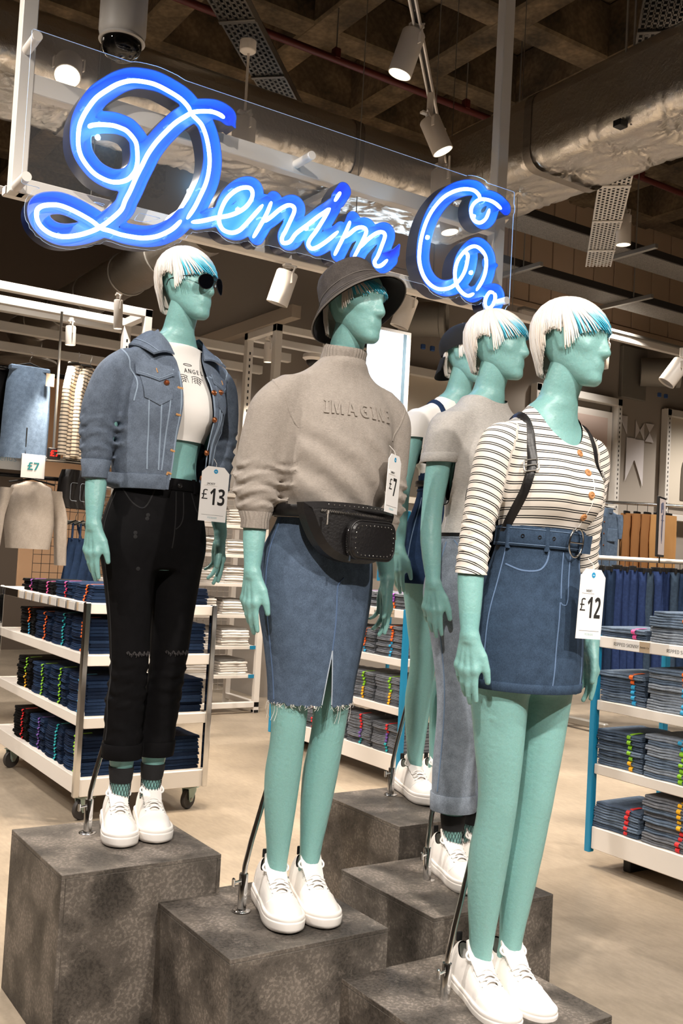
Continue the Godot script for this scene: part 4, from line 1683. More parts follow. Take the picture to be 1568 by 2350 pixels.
		for r in 6:
			for k in inner.size():
				var t := r / 5.0
				var p: Vector3 = inner[k].lerp(outer[k], t)
				p.y += 0.012 * sin(t * PI * 0.9) * (1.0 - t * 0.5)
				var e := f.d(p)
				if e < 0.008:
					p += f.grad(p).normalized() * (0.008 - e)
				g.append(p)
		var mb := MB.new()
		mb.grid(g, inner.size())
		var lowg := []
		for p in g: lowg.append(p + Vector3(-sg * 0.001, -0.005, -0.002))
		mb.grid(lowg, inner.size())
		var n := inner.size()
		for k in n - 1:
			mb.face([g[5 * n + k], g[5 * n + k + 1], lowg[5 * n + k + 1], lowg[5 * n + k]], Vector3(sg, -0.3, 0.5).normalized())
		for r in 5:
			mb.face([g[r * n + n - 1], g[(r + 1) * n + n - 1], lowg[(r + 1) * n + n - 1], lowg[r * n + n - 1]], Vector3(0, -0.4, 1).normalized())
		part("collar_leaf", mb.done(), M.denim_jacket, o)
		var st := MB.new()
		var edge_pts := []
		for k in n: edge_pts.append(g[4 * n + k] + Vector3(0, 0.0015, 0.001))
		st.tube(edge_pts, 0.0012, 5)
		part("collar_stitching", st.done(), M.stitch_jacket, o)

func dress_second(man: Node3D) -> void:
	# grey funnel-neck sweatshirt, raw-hem denim pencil skirt
	var body := [[1.03, 0, 0.006, 0.128, 0.100], [1.08, 0, 0.008, 0.142, 0.118], [1.12, 0, 0.010, 0.156, 0.134], [1.18, 0, 0.010, 0.168, 0.142], [1.26, 0, 0.004, 0.176, 0.140], [1.34, 0, -0.006, 0.180, 0.128], [1.40, 0, -0.014, 0.176, 0.108], [1.45, 0, -0.022, 0.150, 0.082], [1.485, 0, -0.024, 0.104, 0.068], [1.51, 0, -0.020, 0.072, 0.064]]
	var arm := [[1.030, 0.213, 0.0, 0.036, 0.038], [1.07, 0.212, -0.006, 0.037, 0.039], [1.082, 0.212, -0.008, 0.046, 0.048], [1.12, 0.213, -0.014, 0.056, 0.060], [1.17, 0.214, -0.020, 0.058, 0.064], [1.24, 0.213, -0.022, 0.058, 0.064], [1.31, 0.204, -0.020, 0.062, 0.066], [1.38, 0.190, -0.018, 0.064, 0.065], [1.43, 0.166, -0.018, 0.050, 0.052], [1.455, 0.150, -0.018, 0.030, 0.034]]
	var neck := grown(seg(NECK, 1.47, 1.66), 0.012)
	var f := cloth([body, arm, side(arm, -1), neck], 0.030)
	f.has_warp = true
	f.warp = func(p: Vector3, d: float) -> float:
		var e := d - folds(p, 0.006, 11.0, 0.6) * smoothstep(1.5, 1.44, p.y)
		if absf(p.x) > 0.15:
			e -= crush(Vector3(absf(p.x) - 0.213, p.y, p.z + 0.015), 1.075, 1.235, 0.0085, 0.040, signf(p.x))
		else:
			# drape: long diagonal pulls from bust to waist
			var t := smoothstep(1.36, 1.26, p.y) * smoothstep(1.05, 1.12, p.y)
			e -= t * 0.006 * sin((p.x * 0.8 + p.y * 1.0) * 62.0 + noise.get_noise_2d(p.x * 300.0, p.y * 300.0) * 3.0)
		return e
	var s := nets(f, Vector3(-0.30, 1.02, -0.17), Vector3(0.32, 1.60, 0.20), 0.0068)
	clip(s, func(p: Vector3) -> float: return p.y - (1.072 if absf(p.x) < 0.166 else 1.046))
	clip(s, func(p: Vector3) -> float: return 1.568 - p.y - 0.28 * (p.z - 0.0))
	var o := part("sweatshirt", skin(s, 0.004).done(), M.sweat, man)
	for sg in [-1.0, 1.0]:
		var af := Field.new()
		af.cols = [Col.new(lean(side(arm, sg)))]
		band_on("ribbed_cuff", af, 1.034, 1.080, 0.002, M.rib, o, Vector3(0.213 * sg + 0.001, 0, -0.002), -PI, PI, 26, 0.12)
	var nf := Field.new()
	nf.cols = [Col.new(lean(neck))]
	var nk := []
	for r in 8:
		for k in 33:
			var a := TAU * k / 32.0
			var y := lerpf(1.492, 1.566, r / 7.0) - 0.28 * (cos(a) * 0.06) * (r / 7.0)
			var d := Vector3(-sin(a), 0, -cos(a))
			nk.append(nf.hit(Vector3(0.016, y, 0.01) - d * 0.14, d, 0.003 - (0.004 if r == 7 else 0.0)))
	part("funnel_neck", MB.new().grid(nk, 33).done(), M.rib, o)
	var lines := []
	for sg in [-1.0, 1.0]:
		lines.append([Vector3(sg * 0.196 + 0.012, 1.452, -0.02), Vector3(sg * 0.206 + 0.01, 1.424, 0.03), Vector3(sg * 0.190 + 0.01, 1.37, 0.07), Vector3(sg * 0.165 + 0.01, 1.31, 0.09)])
	seam_part("shoulder_seam", f, lines, M.sweat, o, 0.006, 0.0018)
	var word := "IMAGINE"
	var xs := [-0.096, -0.068, -0.026, 0.014, 0.046, 0.074, 0.108]
	for k in 7:
		var p := f.hit(Vector3(xs[k] + 0.012, 1.372, 0.4), Vector3(0, 0, -1), 0.0)
		var t := text_mesh(word[k], 0.056, 0.006, true)
		var lt := part("embossed_letter", t, M.sweat, o, p)
		lt.basis = Basis.looking_at(-f.grad(p).normalized(), Vector3.UP).scaled_local(Vector3(0.80, 1, 1))
	# skirt
	var sk := [[0.54, 0, 0.004, 0.122, 0.098], [0.62, 0, 0.004, 0.128, 0.104], [0.72, 0, 0.002, 0.146, 0.112], [0.82, 0, -0.006, 0.166, 0.122], [0.90, 0, -0.010, 0.174, 0.125], [0.98, 0, -0.010, 0.166, 0.120], [1.06, 0, -0.002, 0.138, 0.100], [1.13, 0, 0.004, 0.124, 0.092]]
	var g := cloth([sk])
	g.has_warp = true
	g.warp = func(p: Vector3, d: float) -> float: return d - folds(p, 0.0034, 9.0, 1.8)
	var s2 := nets(g, Vector3(-0.20, 0.53, -0.15), Vector3(0.20, 1.14, 0.15), 0.0075)
	clip(s2, func(p: Vector3) -> float: return 1.108 - p.y)
	clip(s2, func(p: Vector3) -> float: return p.y - 0.572 - 0.003 * sin(p.x * 320.0) - 0.002 * sin(p.z * 410.0))
	clip(s2, func(p: Vector3) -> float: return maxf(absf(p.x + 0.012) - maxf(0.0, 0.722 - p.y) * 0.115, p.y - 0.722) if p.z > 0.0 else 1.0)
	var tint := func(p: Vector3) -> Color:
		var e: float = 1.0 + 0.12 * noise.get_noise_3d(p.x * 350.0, p.y * 350.0, p.z * 350.0) + 0.10 * noise.get_noise_3d(p.x * 1300.0, p.y * 1300.0, p.z * 1300.0)
		e *= 1.0 + 0.22 * exp(-pow((p.x + 0.08) / 0.05, 2.0)) * smoothstep(1.0, 0.85, p.y) * smoothstep(0.6, 0.72, p.y)
		return Color(e, e, e)
	var k2 := part("pencil_skirt", skin(s2, 0.004, tint).done(), M.denim_mid, man)
	seam_part("stitched_seam", g, [[Vector3(-0.012, 0.722, 0.14), Vector3(-0.008, 0.80, 0.14), Vector3(-0.010, 0.885, 0.14), Vector3(-0.004, 0.905, 0.14), Vector3(0.012, 0.92, 0.14)], [Vector3(-0.150, 1.09, 0.0), Vector3(-0.176, 0.92, 0.01), Vector3(-0.160, 0.76, 0.015), Vector3(-0.126, 0.58, 0.015)]], M.stitch_mid, k2, 0.004, 0.0015)
	seam_part("slit_edge", g, [[Vector3(-0.012, 0.722, 0.14), Vector3(0.006, 0.573, 0.14)], [Vector3(-0.012, 0.722, 0.14), Vector3(-0.031, 0.573, 0.14)]], M.stitch_pale, k2, 0.003, 0.001)
	var fr := MB.new()
	var rr := RandomNumberGenerator.new()
	rr.seed = 8
	for k in 90:
		var a := rr.randf_range(-1.9, 1.6)
		var d := Vector3(-sin(a), 0, -cos(a))
		var p := g.hit(Vector3(0, 0.574, 0) - d * 0.3, d, -0.001)
		if absf(p.x + 0.012) < 0.016 and p.z > 0: continue
		var L := rr.randf_range(0.005, 0.016) if rr.randf() < 0.93 else 0.05
		fr.tube(curve([p, p + Vector3(rr.randf_range(-0.006, 0.006), -L * 0.5, rr.randf_range(-0.002, 0.004)), p + Vector3(rr.randf_range(-0.008, 0.008), -L, rr.randf_range(-0.002, 0.004))], 3), 0.0005, 4)
	var fe := part("frayed_hem", fr.done(), M.white_cloth, k2)
	fe.set_meta("kind", "stuff")

func dress_third(man: Node3D) -> void:
	# striped ribbed top with wooden buttons, belted denim mini skirt
	var arm := grown(seg(ARM, 1.0, 1.5), 0.0065)
	arm[0][0] = 1.035
	var f := cloth([grown(seg(TORSO, 1.02, 1.52), 0.005), arm, side(arm, -1)], 0.032)
	bust(f, 0.005)
	f.has_warp = true
	f.warp = func(p: Vector3, d: float) -> float:
		if absf(p.x) > 0.16:
			return d - crush(Vector3(absf(p.x) - 0.21, p.y, p.z), 1.06, 1.27, 0.0036, 0.026, signf(p.x)) - folds(p, 0.0015, 5.0)
		return d - folds(p, 0.0018, 6.0)
	var s := nets(f, Vector3(-0.28, 1.03, -0.15), Vector3(0.30, 1.53, 0.20), 0.0068)
	clip(s, func(p: Vector3) -> float: return p.y - (1.08 if absf(p.x) < 0.165 else 1.068))
	clip(s, func(p: Vector3) -> float:
		var z := p.z
		var low := lerpf(1.50, 1.412, smoothstep(-0.03, 0.07, z))
		return Vector2((p.x - 0.016) / 0.094, (p.y - 1.56) / (1.56 - low)).length() - 1.0)
	var uvf := func(p: Vector3) -> Vector2:
		var v := p.y
		if absf(p.x) > 0.165 - 0.25 * maxf(0.0, p.y - 1.36):
			v = p.y - 0.45 * absf(p.x) + noise.get_noise_2d(p.x * 200.0, p.y * 200.0) * 0.003
		else:
			v = p.y - 0.06 * p.z
		return Vector2(atan2(p.z, p.x) * 0.12, v)
	var tex := tex_from(4, 256, func(x, y):
		var t: float = y / 256.0
		var dark: bool = (t > 0.10 and t < 0.23) or (t > 0.34 and t < 0.47)
		return Color(0.10, 0.09, 0.09) if dark else Color(0.90, 0.87, 0.83))
	var m := hexm("#ffffff", 0.9)
	m.albedo_texture = tex
	m.uv1_scale = Vector3(1, 1.0 / 0.0205, 1)
	var o := part("striped_top", skin(s, 0.003, null, uvf).done(), m, man)
	# neck binding
	var nb := MB.new()
	var ring := []
	for k in 49:
		var a := TAU * k / 48.0
		var best := Vector3.ZERO
		var bx := 0.016 + sin(a) * 0.094
		var z := cos(a)
		var low := lerpf(1.50, 1.412, smoothstep(-0.3, 0.7, z))
		var y := 1.56 - (1.56 - low) * sqrt(maxf(0.0, 1.0 - pow(sin(a), 2.0) * 0.999))
		if y > 1.515: y = 1.515 - 0.02 * absf(z)
		best = f.snap(Vector3(bx, minf(y, 1.505), z * 0.08 + 0.01))
		ring.append(best)
	var front := []
	for k in 49:
		if ring[k].z > 0.03: front.append(ring[k])
	for y in [[1.394, 0.032], [1.345, 0.037], [1.288, 0.036], [1.232, 0.033], [1.178, 0.030]]:
		var q := f.hit(Vector3(y[1] + 0.006, y[0], 0.4), Vector3(0, 0, -1))
		dot_on("wooden_button", f, q, 0.0095, M.wood_button, o, 0.004)
		var hl := MB.new()
		for dx in [-0.0022, 0.0022]:
			hl.ball(q + f.grad(q).normalized() * 0.0042 + Vector3(dx, 0, 0), Vector3.ONE * 0.0011, 6, 4)
		part("button_thread", hl.done(), M.ink, o)
	seam_part("placket_seam", f, [[Vector3(0.048, 1.405, 0.2), Vector3(0.056, 1.34, 0.2), Vector3(0.052, 1.24, 0.2), Vector3(0.046, 1.10, 0.2)]], M.white_cloth, o, 0.0016, 0.0012)
	# skirt
	var sk := [[0.77, 0, -0.004, 0.162, 0.132], [0.84, 0, -0.006, 0.170, 0.134], [0.90, 0, -0.010, 0.174, 0.132], [0.98, 0, -0.008, 0.166, 0.124], [1.06, 0, 0.0, 0.142, 0.104], [1.14, 0, 0.006, 0.124, 0.092], [1.21, 0, 0.008, 0.124, 0.091]]
	var g := cloth([sk])
	g.has_warp = true
	g.warp = func(p: Vector3, d: float) -> float: return d - folds(p, 0.0028, 8.0, 1.6)
	var s2 := nets(g, Vector3(-0.19, 0.76, -0.16), Vector3(0.20, 1.22, 0.16), 0.0075)
	clip(s2, func(p: Vector3) -> float: return 1.198 - p.y)
	clip(s2, func(p: Vector3) -> float: return p.y - 0.792)
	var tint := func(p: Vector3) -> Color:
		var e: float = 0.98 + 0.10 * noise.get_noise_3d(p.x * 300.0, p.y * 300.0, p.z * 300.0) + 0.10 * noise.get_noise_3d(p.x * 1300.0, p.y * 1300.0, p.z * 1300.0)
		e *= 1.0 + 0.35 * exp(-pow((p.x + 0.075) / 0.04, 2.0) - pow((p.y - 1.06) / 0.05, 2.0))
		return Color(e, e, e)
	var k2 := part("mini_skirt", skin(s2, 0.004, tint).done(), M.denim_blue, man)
	band_on("hem_band", g, 0.790, 0.814, 0.0022, M.denim_blue, k2, Vector3.ZERO)
	seam_part("stitched_seam", g, [[Vector3(-0.035, 0.81, 0.15), Vector3(-0.020, 0.95, 0.15), Vector3(-0.012, 1.02, 0.14)], [Vector3(-0.155, 0.81, 0.02), Vector3(-0.160, 0.95, 0.02), Vector3(-0.140, 1.06, 0.02), Vector3(-0.122, 1.15, 0.02)], [Vector3(-0.012, 1.02, 0.14), Vector3(0.006, 1.012, 0.14), Vector3(0.018, 1.022, 0.14), Vector3(0.024, 1.05, 0.14), Vector3(0.026, 1.14, 0.12)], [Vector3(-0.008, 1.03, 0.14), Vector3(-0.004, 1.14, 0.12)], [Vector3(0.10, 0.81, 0.13), Vector3(0.112, 0.95, 0.12), Vector3(0.105, 1.06, 0.11)]], M.stitch_skirt, k2, 0.0030, 0.0013)
	seam_part("pocket_edge", g, [[Vector3(-0.128, 1.10, 0.03), Vector3(-0.110, 1.088, 0.07), Vector3(-0.075, 1.092, 0.10), Vector3(-0.056, 1.115, 0.11), Vector3(-0.052, 1.145, 0.11)], [Vector3(0.13, 1.10, 0.05), Vector3(0.112, 1.088, 0.08), Vector3(0.09, 1.10, 0.10), Vector3(0.082, 1.145, 0.10)]], M.stitch_skirt, k2, 0.0045, 0.0016)
	var bt := band_on("denim_belt", g, 1.146, 1.196, 0.006, M.denim_blue, man, Vector3.ZERO)
	seam_part("belt_stitching", g, [ring_on(g, 1.152, -1.8, 1.6), ring_on(g, 1.190, -1.8, 1.6)], M.stitch_blue, bt, 0.002, 0.0072)
	for a in [-1.05, -0.72, -0.40]:
		var p := ring_on(g, 1.172, a, a + 0.01, Vector3.ZERO, 1)
		var n := g.grad(p[0]).normalized()
		var mb := MB.new()
		mb.xf = Transform3D(Basis(Quaternion(Vector3.UP, n)), p[0] + n * 0.006)
		mb.lathe([[0.0022, 0.0], [0.0028, 0.0016], [0.0046, 0.0016], [0.0052, 0.0]], 14)
		part("eyelet", mb.done(), M.chrome, bt)
	for a in [-1.35, -0.56, 0.55]:
		var p := ring_on(g, 1.172, a, a + 0.01, Vector3.ZERO, 1)
		var lp := MB.new()
		seam_on(lp, g, [p[0] + Vector3(0.004, -0.034, 0), p[0], p[0] + Vector3(0.0, 0.026, 0)], 0.012, 0.0095)
		part("belt_loop", lp.done(), M.denim_blue, bt)
	var bc := ring_on(g, 1.168, 0.20, 0.21, Vector3.ZERO, 1)
	var bn := g.grad(bc[0]).normalized()
	var bk := MB.new()
	bk.xf = Transform3D(Basis(Quaternion(Vector3.BACK, bn)), bc[0] + bn * 0.014)
	var circ := []
	for k in 33: circ.append(Vector3(cos(TAU * k / 32) * 0.029, sin(TAU * k / 32) * 0.036, 0))
	bk.tube(circ, 0.0028, 8, false)
	bk.tube([Vector3(-0.029, 0, 0), Vector3(0.0, 0.0, 0.003), Vector3(0.026, 0, 0.002)], 0.0022, 8)
	part("round_buckle", bk.done(), M.chrome, bt)
	var tl := MB.new()
	var tp := []
	for r in 3:
		for k in 9:
			var a := 0.36 + k * 0.05
			var d := Vector3(-sin(a), 0, -cos(a))
			tp.append(g.hit(Vector3(0, 1.142 + r * 0.023, 0) - d * 0.3, d, 0.012 + 0.0015 * k))
	tl.grid(tp, 9)
	part("belt_tongue", tl.done(), M.denim_blue, bt)

func dress_fourth(man: Node3D) -> void:
	# grey marl tee with rolled sleeves, pale straight jeans with turn-ups
	var body := grown(seg(TORSO, 1.0, 1.52), 0.016)
	var arm := grown(seg(ARM, 1.16, 1.5), 0.014)
	var f := cloth([body, arm, side(arm, -1)], 0.04)
	bust(f, 0.012)
	f.has_warp = true
	f.warp = func(p: Vector3, d: float) -> float: return d - folds(p, 0.0045, 8.0, 0.7)
	var s := nets(f, Vector3(-0.28, 1.04, -0.16), Vector3(0.29, 1.53, 0.20), 0.0078)
	clip(s, func(p: Vector3) -> float: return p.y - (1.075 if absf(p.x) < 0.165 else 1.292))
	clip(s, func(p: Vector3) -> float: return Vector3((p.x - 0.018) / 0.088, (p.y - 1.55) / 0.068, (p.z - 0.02) / 0.11).length() - 1.0)
	var o := part("tee", skin(s, 0.003).done(), M.grey_tee, man)
	for sg in [-1.0, 1.0]:
		var af := Field.new()
		af.cols = [Col.new(lean(side(arm, sg)))]
		band_on("rolled_sleeve", af, 1.288, 1.318, 0.004, M.grey_tee, o, Vector3(0.188 * sg + 0.010, 0, 0), -PI, PI, 24, 0.14)
	var legs := []
	for r in LEG:
		if r[0] >= 0.17:
			var w := maxf(r[3] + 0.010, 0.064)
			legs.append([r[0], r[1] + 0.010 * smoothstep(0.7, 0.2, r[0]), r[2] * 0.6, w, maxf(r[4] + 0.010, 0.070)])
	var j := jeans(man, legs, 1.10, 0.214, 0.009, M.denim_pale, M.stitch_blue, wash(1.0, 0.18), 0.052, func(p: Vector3, d: float) -> float: return d - folds(p, 0.005, 9.0, 1.0))
	var g := cloth([grown(seg(TORSO, 0.80, 1.13), 0.009), legs, side(legs, -1)], 0.03)
	band_on("leather_belt", g, 1.064, 1.096, 0.006, M.leather, j, Vector3(0.002, 0, 0))

func dress_fifth(man: Node3D) -> void:
	# white tee under a dark denim pinafore
	var body := grown(seg(TORSO, 1.0, 1.52), 0.008)
	var arm := grown(seg(ARM, 1.24, 1.5), 0.012)
	var f := cloth([body, arm, side(arm, -1)], 0.04)
	bust(f, 0.008)
	f.has_warp = true
	f.warp = func(p: Vector3, d: float) -> float: return d - folds(p, 0.004, 7.0, 0.8)
	var s := nets(f, Vector3(-0.27, 1.05, -0.16), Vector3(0.29, 1.53, 0.20), 0.0078)
	clip(s, func(p: Vector3) -> float: return p.y - (1.10 if absf(p.x) < 0.160 else 1.335))
	clip(s, func(p: Vector3) -> float: return Vector3((p.x - 0.018) / 0.098, (p.y - 1.55) / 0.075, (p.z - 0.02) / 0.12).length() - 1.0)
	var o := part("tee", skin(s, 0.003).done(), M.white_cloth, man)
	seam_part("sleeve_hem", f, [[Vector3(-0.225, 1.342, -0.03), Vector3(-0.222, 1.342, 0.02), Vector3(-0.19, 1.342, 0.035)]], M.white_cloth, o, 0.003, 0.001)
	var sk := [[0.78, 0, -0.006, 0.182, 0.150], [0.86, 0, -0.008, 0.178, 0.140], [0.93, 0, -0.010, 0.172, 0.130], [1.01, 0, -0.006, 0.152, 0.112], [1.08, 0, 0.0, 0.132, 0.098], [1.14, 0, 0.005, 0.124, 0.092], [1.20, 0, 0.008, 0.130, 0.096], [1.28, 0, 0.008, 0.146, 0.106], [1.34, 0, 0.0, 0.152, 0.104]]
	var g := cloth([sk])
	bust(g, 0.013)
	g.has_warp = true
	g.warp = func(p: Vector3, d: float) -> float: return d - folds(p, 0.0025, 8.0, 1.5)
	var s2 := nets(g, Vector3(-0.21, 0.77, -0.18), Vector3(0.22, 1.37, 0.20), 0.0078)
	clip(s2, func(p: Vector3) -> float: return p.y - 0.796)
	clip(s2, func(p: Vector3) -> float:
		var top := lerpf(1.19, 1.335, smoothstep(0.15, 0.085, absf(p.x - 0.01))) if p.z > 0.0 else 1.20
		return top - p.y)
	var d2 := part("pinafore_dress", skin(s2, 0.004, wash(1.0, 0.12)).done(), M.denim_dark, man)
	band_on("hem_band", g, 0.794, 0.822, 0.0025, M.denim_dark, d2, Vector3.ZERO)
	band_on("waist_seam", g, 1.140, 1.150, 0.0025, M.denim_dark, d2, Vector3(0.005, 0, 0))
	seam_part("stitched_seam", g, [[Vector3(-0.160, 1.12, 0.02), Vector3(-0.175, 0.95, 0.02), Vector3(-0.185, 0.83, 0.02)], [Vector3(-0.04, 1.12, 0.11), Vector3(-0.05, 0.83, 0.15)]], M.stitch_blue, d2, 0.004, 0.0014)
	for sg in [-1.0, 1.0]:
		var mb := MB.new()
		seam_on(mb, f, [Vector3(sg * 0.085 + 0.01, 1.32, 0.15), Vector3(sg * 0.090 + 0.012, 1.40, 0.10), Vector3(sg * 0.096 + 0.014, 1.465, 0.03), Vector3(sg * 0.094 + 0.014, 1.475, -0.03), Vector3(sg * 0.07 + 0.012, 1.40, -0.10), Vector3(sg * 0.04 + 0.01, 1.22, -0.10)], 0.024, 0.006)
		part("shoulder_strap", mb.done(), M.denim_dark, d2)

var mans := []

func mannequins() -> void:
	build_shoe()
	var body := build_body()
	var hair := hair_mesh()
	var flat_hair := hair_mesh(true)
	var spots := [
		[1.223, -2.862, 0.464, 0.0, 7.0, "teal mannequin in an open denim jacket and black ripped jeans on the tallest plinth"],
		[1.479, -2.344, 0.355, 0.8, 0.0, "teal mannequin in a grey sweatshirt and raw-hem denim pencil skirt"],
		[1.80, -1.867, 0.232, 1.8, 2.0, "teal mannequin in a striped buttoned top and belted denim mini skirt, nearest the camera"],
		[2.14, -2.38, 0.35, -1.6, 9.0, "teal mannequin in a grey marl tee and pale rolled jeans behind the striped one"],
		[2.42, -2.94, 0.45, 0.3, 0.0, "teal mannequin in a white tee and dark denim pinafore, farthest back"],
	]
	for k in 5:
		var q: Array = spots[k]
		var m := thing("mannequin", q[5], "mannequin", Vector3(q[0], q[2], q[1]), 0.0, "display mannequins on the grey plinths")
		m.basis = Basis(Vector3(0.554, 0, -0.832), deg_to_rad(q[3])) * Basis(Vector3.UP, deg_to_rad(q[4]))
		mans.append(m)
		part("body", body, M.skin, m)
		part("hair", flat_hair if k == 1 or k == 4 else hair, M.hair, m, HEAD_AT, Vector3(0, HEAD_TURN, 0))
		put_shoes(m, -0.27 - deg_to_rad(q[4]))
		put_support(m, Vector3(-0.14, 0, -0.05))
		if k == 0 or k == 3: put_socks(m)
	dress_first(mans[0])
	dress_second(mans[1])
	dress_third(mans[2])
	dress_fourth(mans[3])
	dress_fifth(mans[4])

# ---------------------------------------------------------------- hats, glasses, bags and price tags
func on_head(man: Node3D) -> Transform3D:
	return man.transform * Transform3D(Basis(Vector3.UP, HEAD_TURN), HEAD_AT)

func placed(o: Node3D, t: Transform3D) -> Node3D:
	o.transform = t
	return o

func rounded(w: float, h: float, r: float, n := 5) -> PackedVector2Array:
	var out := PackedVector2Array()
	for c in [[w / 2 - r, h / 2 - r, 0.0], [-w / 2 + r, h / 2 - r, 1.0], [-w / 2 + r, -h / 2 + r, 2.0], [w / 2 - r, -h / 2 + r, 3.0]]:
		for k in n + 1:
			var a: float = (c[2] + float(k) / n) * PI * 0.5
			out.append(Vector2(c[0] + cos(a) * r, c[1] + sin(a) * r))
	return out

func stretch(mb: MB, k: Vector3) -> MB:
	for i in mb.v.size():
		mb.v[i] *= k
		mb.n[i] = (mb.n[i] / k).normalized()
	return mb

func bucket_hat(man: Node3D) -> void:
	var o := thing("bucket_hat", "washed black bucket hat worn tilted back over a blue fringe", "hat")
	placed(o, on_head(man) * Transform3D(Basis(Vector3.RIGHT, -0.56).scaled(Vector3.ONE * 0.95), Vector3(0, 0.030, -0.020)))
	var prof := [[0.0, 0.088], [0.03, 0.0875], [0.056, 0.083], [0.070, 0.073], [0.077, 0.060], [0.083, 0.035], [0.088, 0.008], [0.090, 0.0], [0.098, -0.014], [0.110, -0.032], [0.123, -0.050], [0.134, -0.064]]
	var mb := MB.new()
	mb.lathe(prof, 48)
	for i in mb.v.size():
		var p := mb.v[i]
		if p.y < 0.07:
			var a := atan2(p.z, p.x)
			var w := noise.get_noise_2d(cos(a) * 70.0, sin(a) * 70.0 + p.y * 300.0) * 0.004 * smoothstep(0.07, -0.03, p.y)
			mb.v[i] += mb.n[i] * w
	stretch(mb, Vector3(1, 1, 1.16))
	part("crown_and_brim", mb.done(), M.hat, o)
	var li := MB.new()
	var inner := []
	for q in prof: inner.append([maxf(q[0] - 0.003, 0.0), q[1] - 0.003])
	li.lathe(inner, 48)
	stretch(li, Vector3(1, 1, 1.16))
	part("lining", li.done(), M.black_cloth, o)
	var rim := MB.new()
	for e in [[0.1335, -0.0642, 0.0022], [0.128, -0.0565, 0.0008], [0.1205, -0.0455, 0.0008], [0.1130, -0.0350, 0.0008], [0.0905, 0.001, 0.0012]]:
		var ring := []
		for k in 49: ring.append(Vector3(cos(TAU * k / 48) * (e[0] + 0.0008), e[1], sin(TAU * k / 48) * (e[0] + 0.0008) * 1.16))
		rim.tube(ring, e[2], 6, false)
	part("brim_stitching", rim.done(), M.hat_seam, o)

func backward_cap(man: Node3D) -> void:
	var o := thing("baseball_cap", "plain black cap worn backwards with the strap over the forehead", "cap")
	placed(o, on_head(man) * Transform3D(Basis(Vector3.RIGHT, -0.10), Vector3(0, 0.022, -0.010)))
	var v := PackedVector3Array()
	var t := PackedInt32Array()
	var cols := 48
	for r in 21:
		var th := PI * 0.62 * r / 20.0
		for q in cols + 1:
			var a := TAU * q / cols
			v.append(Vector3(sin(th) * sin(a) * 0.0835, cos(th) * 0.088 + 0.006, sin(th) * cos(a) * 0.107))
	for r in 20:
		for q in cols:
			var k := r * (cols + 1) + q
			t.append_array([k, k + 1, k + cols + 2, k, k + cols + 2, k + cols + 1])
	var s := {"v": v, "t": t}
	clip(s, func(p: Vector3) -> float: return p.y + 0.012 - 0.22 * p.z)
	clip(s, func(p: Vector3) -> float: return Vector2(p.x / 0.034, (p.y - 0.028) / 0.030).length() - 1.0 if p.z > 0.04 and p.y > 0.028 else 1.0)
	var m := skin(s, 0.003)
	for i in m.n.size():
		if m.n[i].dot(m.v[i]) < 0: m.n[i] = -m.n[i]
	part("dome", m.done(), M.black_cloth, o)
	var bm := MB.new()
	var g := []
	for r in 7:
		for q in 13:
			var x := (q - 6) / 6.0
			var d := r / 6.0
			var a := x * 1.05
			var edge := Vector3(-sin(a) * 0.080, -0.034 - 0.003 * x * x, -cos(a) * 0.102)
			g.append(edge + Vector3(-sin(a) * 0.004 * d, -0.072 * d * (1.0 - 0.30 * x * x), -0.030 * d * (1.0 - 0.3 * x * x)) + Vector3(0, -0.004 * x * x, 0))
	bm.grid(g, 13)
	var g2 := []
	for p in g: g2.append(p + Vector3(0, 0.001, 0.004))
	bm.grid(g2, 13)
	part("visor", bm.done(), M.black_cloth, o)
	var bt := MB.new()
	bt.ball(Vector3(0, 0.095, 0), Vector3(0.007, 0.004, 0.007), 12, 6)
	part("top_button", bt.done(), M.black_cloth, o)

func sunglasses(man: Node3D) -> void:
	var o := thing("sunglasses", "black aviator sunglasses on the mannequin in the denim jacket", "sunglasses")
	placed(o, on_head(man) * Transform3D(Basis(), Vector3(0, -0.007, 0.006)))
	for sg in [-1.0, 1.0]:
		var out := []
		for k in 32:
			var a := TAU * k / 32
			var x := cos(a) * 0.0255
			var y := sin(a) * 0.0235
			if y < 0: y *= 1.12 + 0.10 * cos(a) * sg
			if y > 0: y *= 0.86
			x += (0.004 * sg * -sin(a))
			out.append(Vector2(x, y))
		var lens := MB.new()
		lens.prism(PackedVector2Array(out), -0.001, 0.001)
		var fr := MB.new()
		var ring := []
		for k in 33: ring.append(Vector3(out[k % 32].x, out[k % 32].y, 0.0))
		fr.tube(ring, 0.0013, 6, false)
		var bend := func(mb: MB) -> MB:
			for i in mb.v.size():
				var p := mb.v[i]
				var X: float = p.x + sg * 0.0325
				mb.v[i] = Vector3(X, p.y, 0.098 - X * X * 5.0 + p.z)
			return mb
		part("lens", bend.call(lens).done(), M.sun_lens, o)
		part("lens_rim", bend.call(fr).done(), M.black, o)
		var tm := MB.new()
		tm.tube(curve(flat3([sg * 0.0575, 0.009, 0.081, sg * 0.066, 0.010, 0.070, sg * 0.070, 0.010, 0.02, sg * 0.069, 0.006, -0.022, sg * 0.068, -0.012, -0.034]), 5), 0.0015, 6)
		part("temple", tm.done(), M.black, o)
		var np := MB.new()
		np.ball(Vector3(sg * 0.0095, -0.006, 0.093), Vector3(0.0018, 0.005, 0.003), 8, 6)
		part("nose_pad", np.done(), M.clear_tube, o)
	var br := MB.new()
	br.tube([Vector3(-0.009, 0.002, 0.0975), Vector3(0, 0.005, 0.0995), Vector3(0.009, 0.002, 0.0975)], 0.0013, 6)
	br.tube([Vector3(-0.014, 0.0165, 0.0965), Vector3(0, 0.0155, 0.099), Vector3(0.014, 0.0165, 0.0965)], 0.0013, 6)
	part("bridge", br.done(), M.black, o)

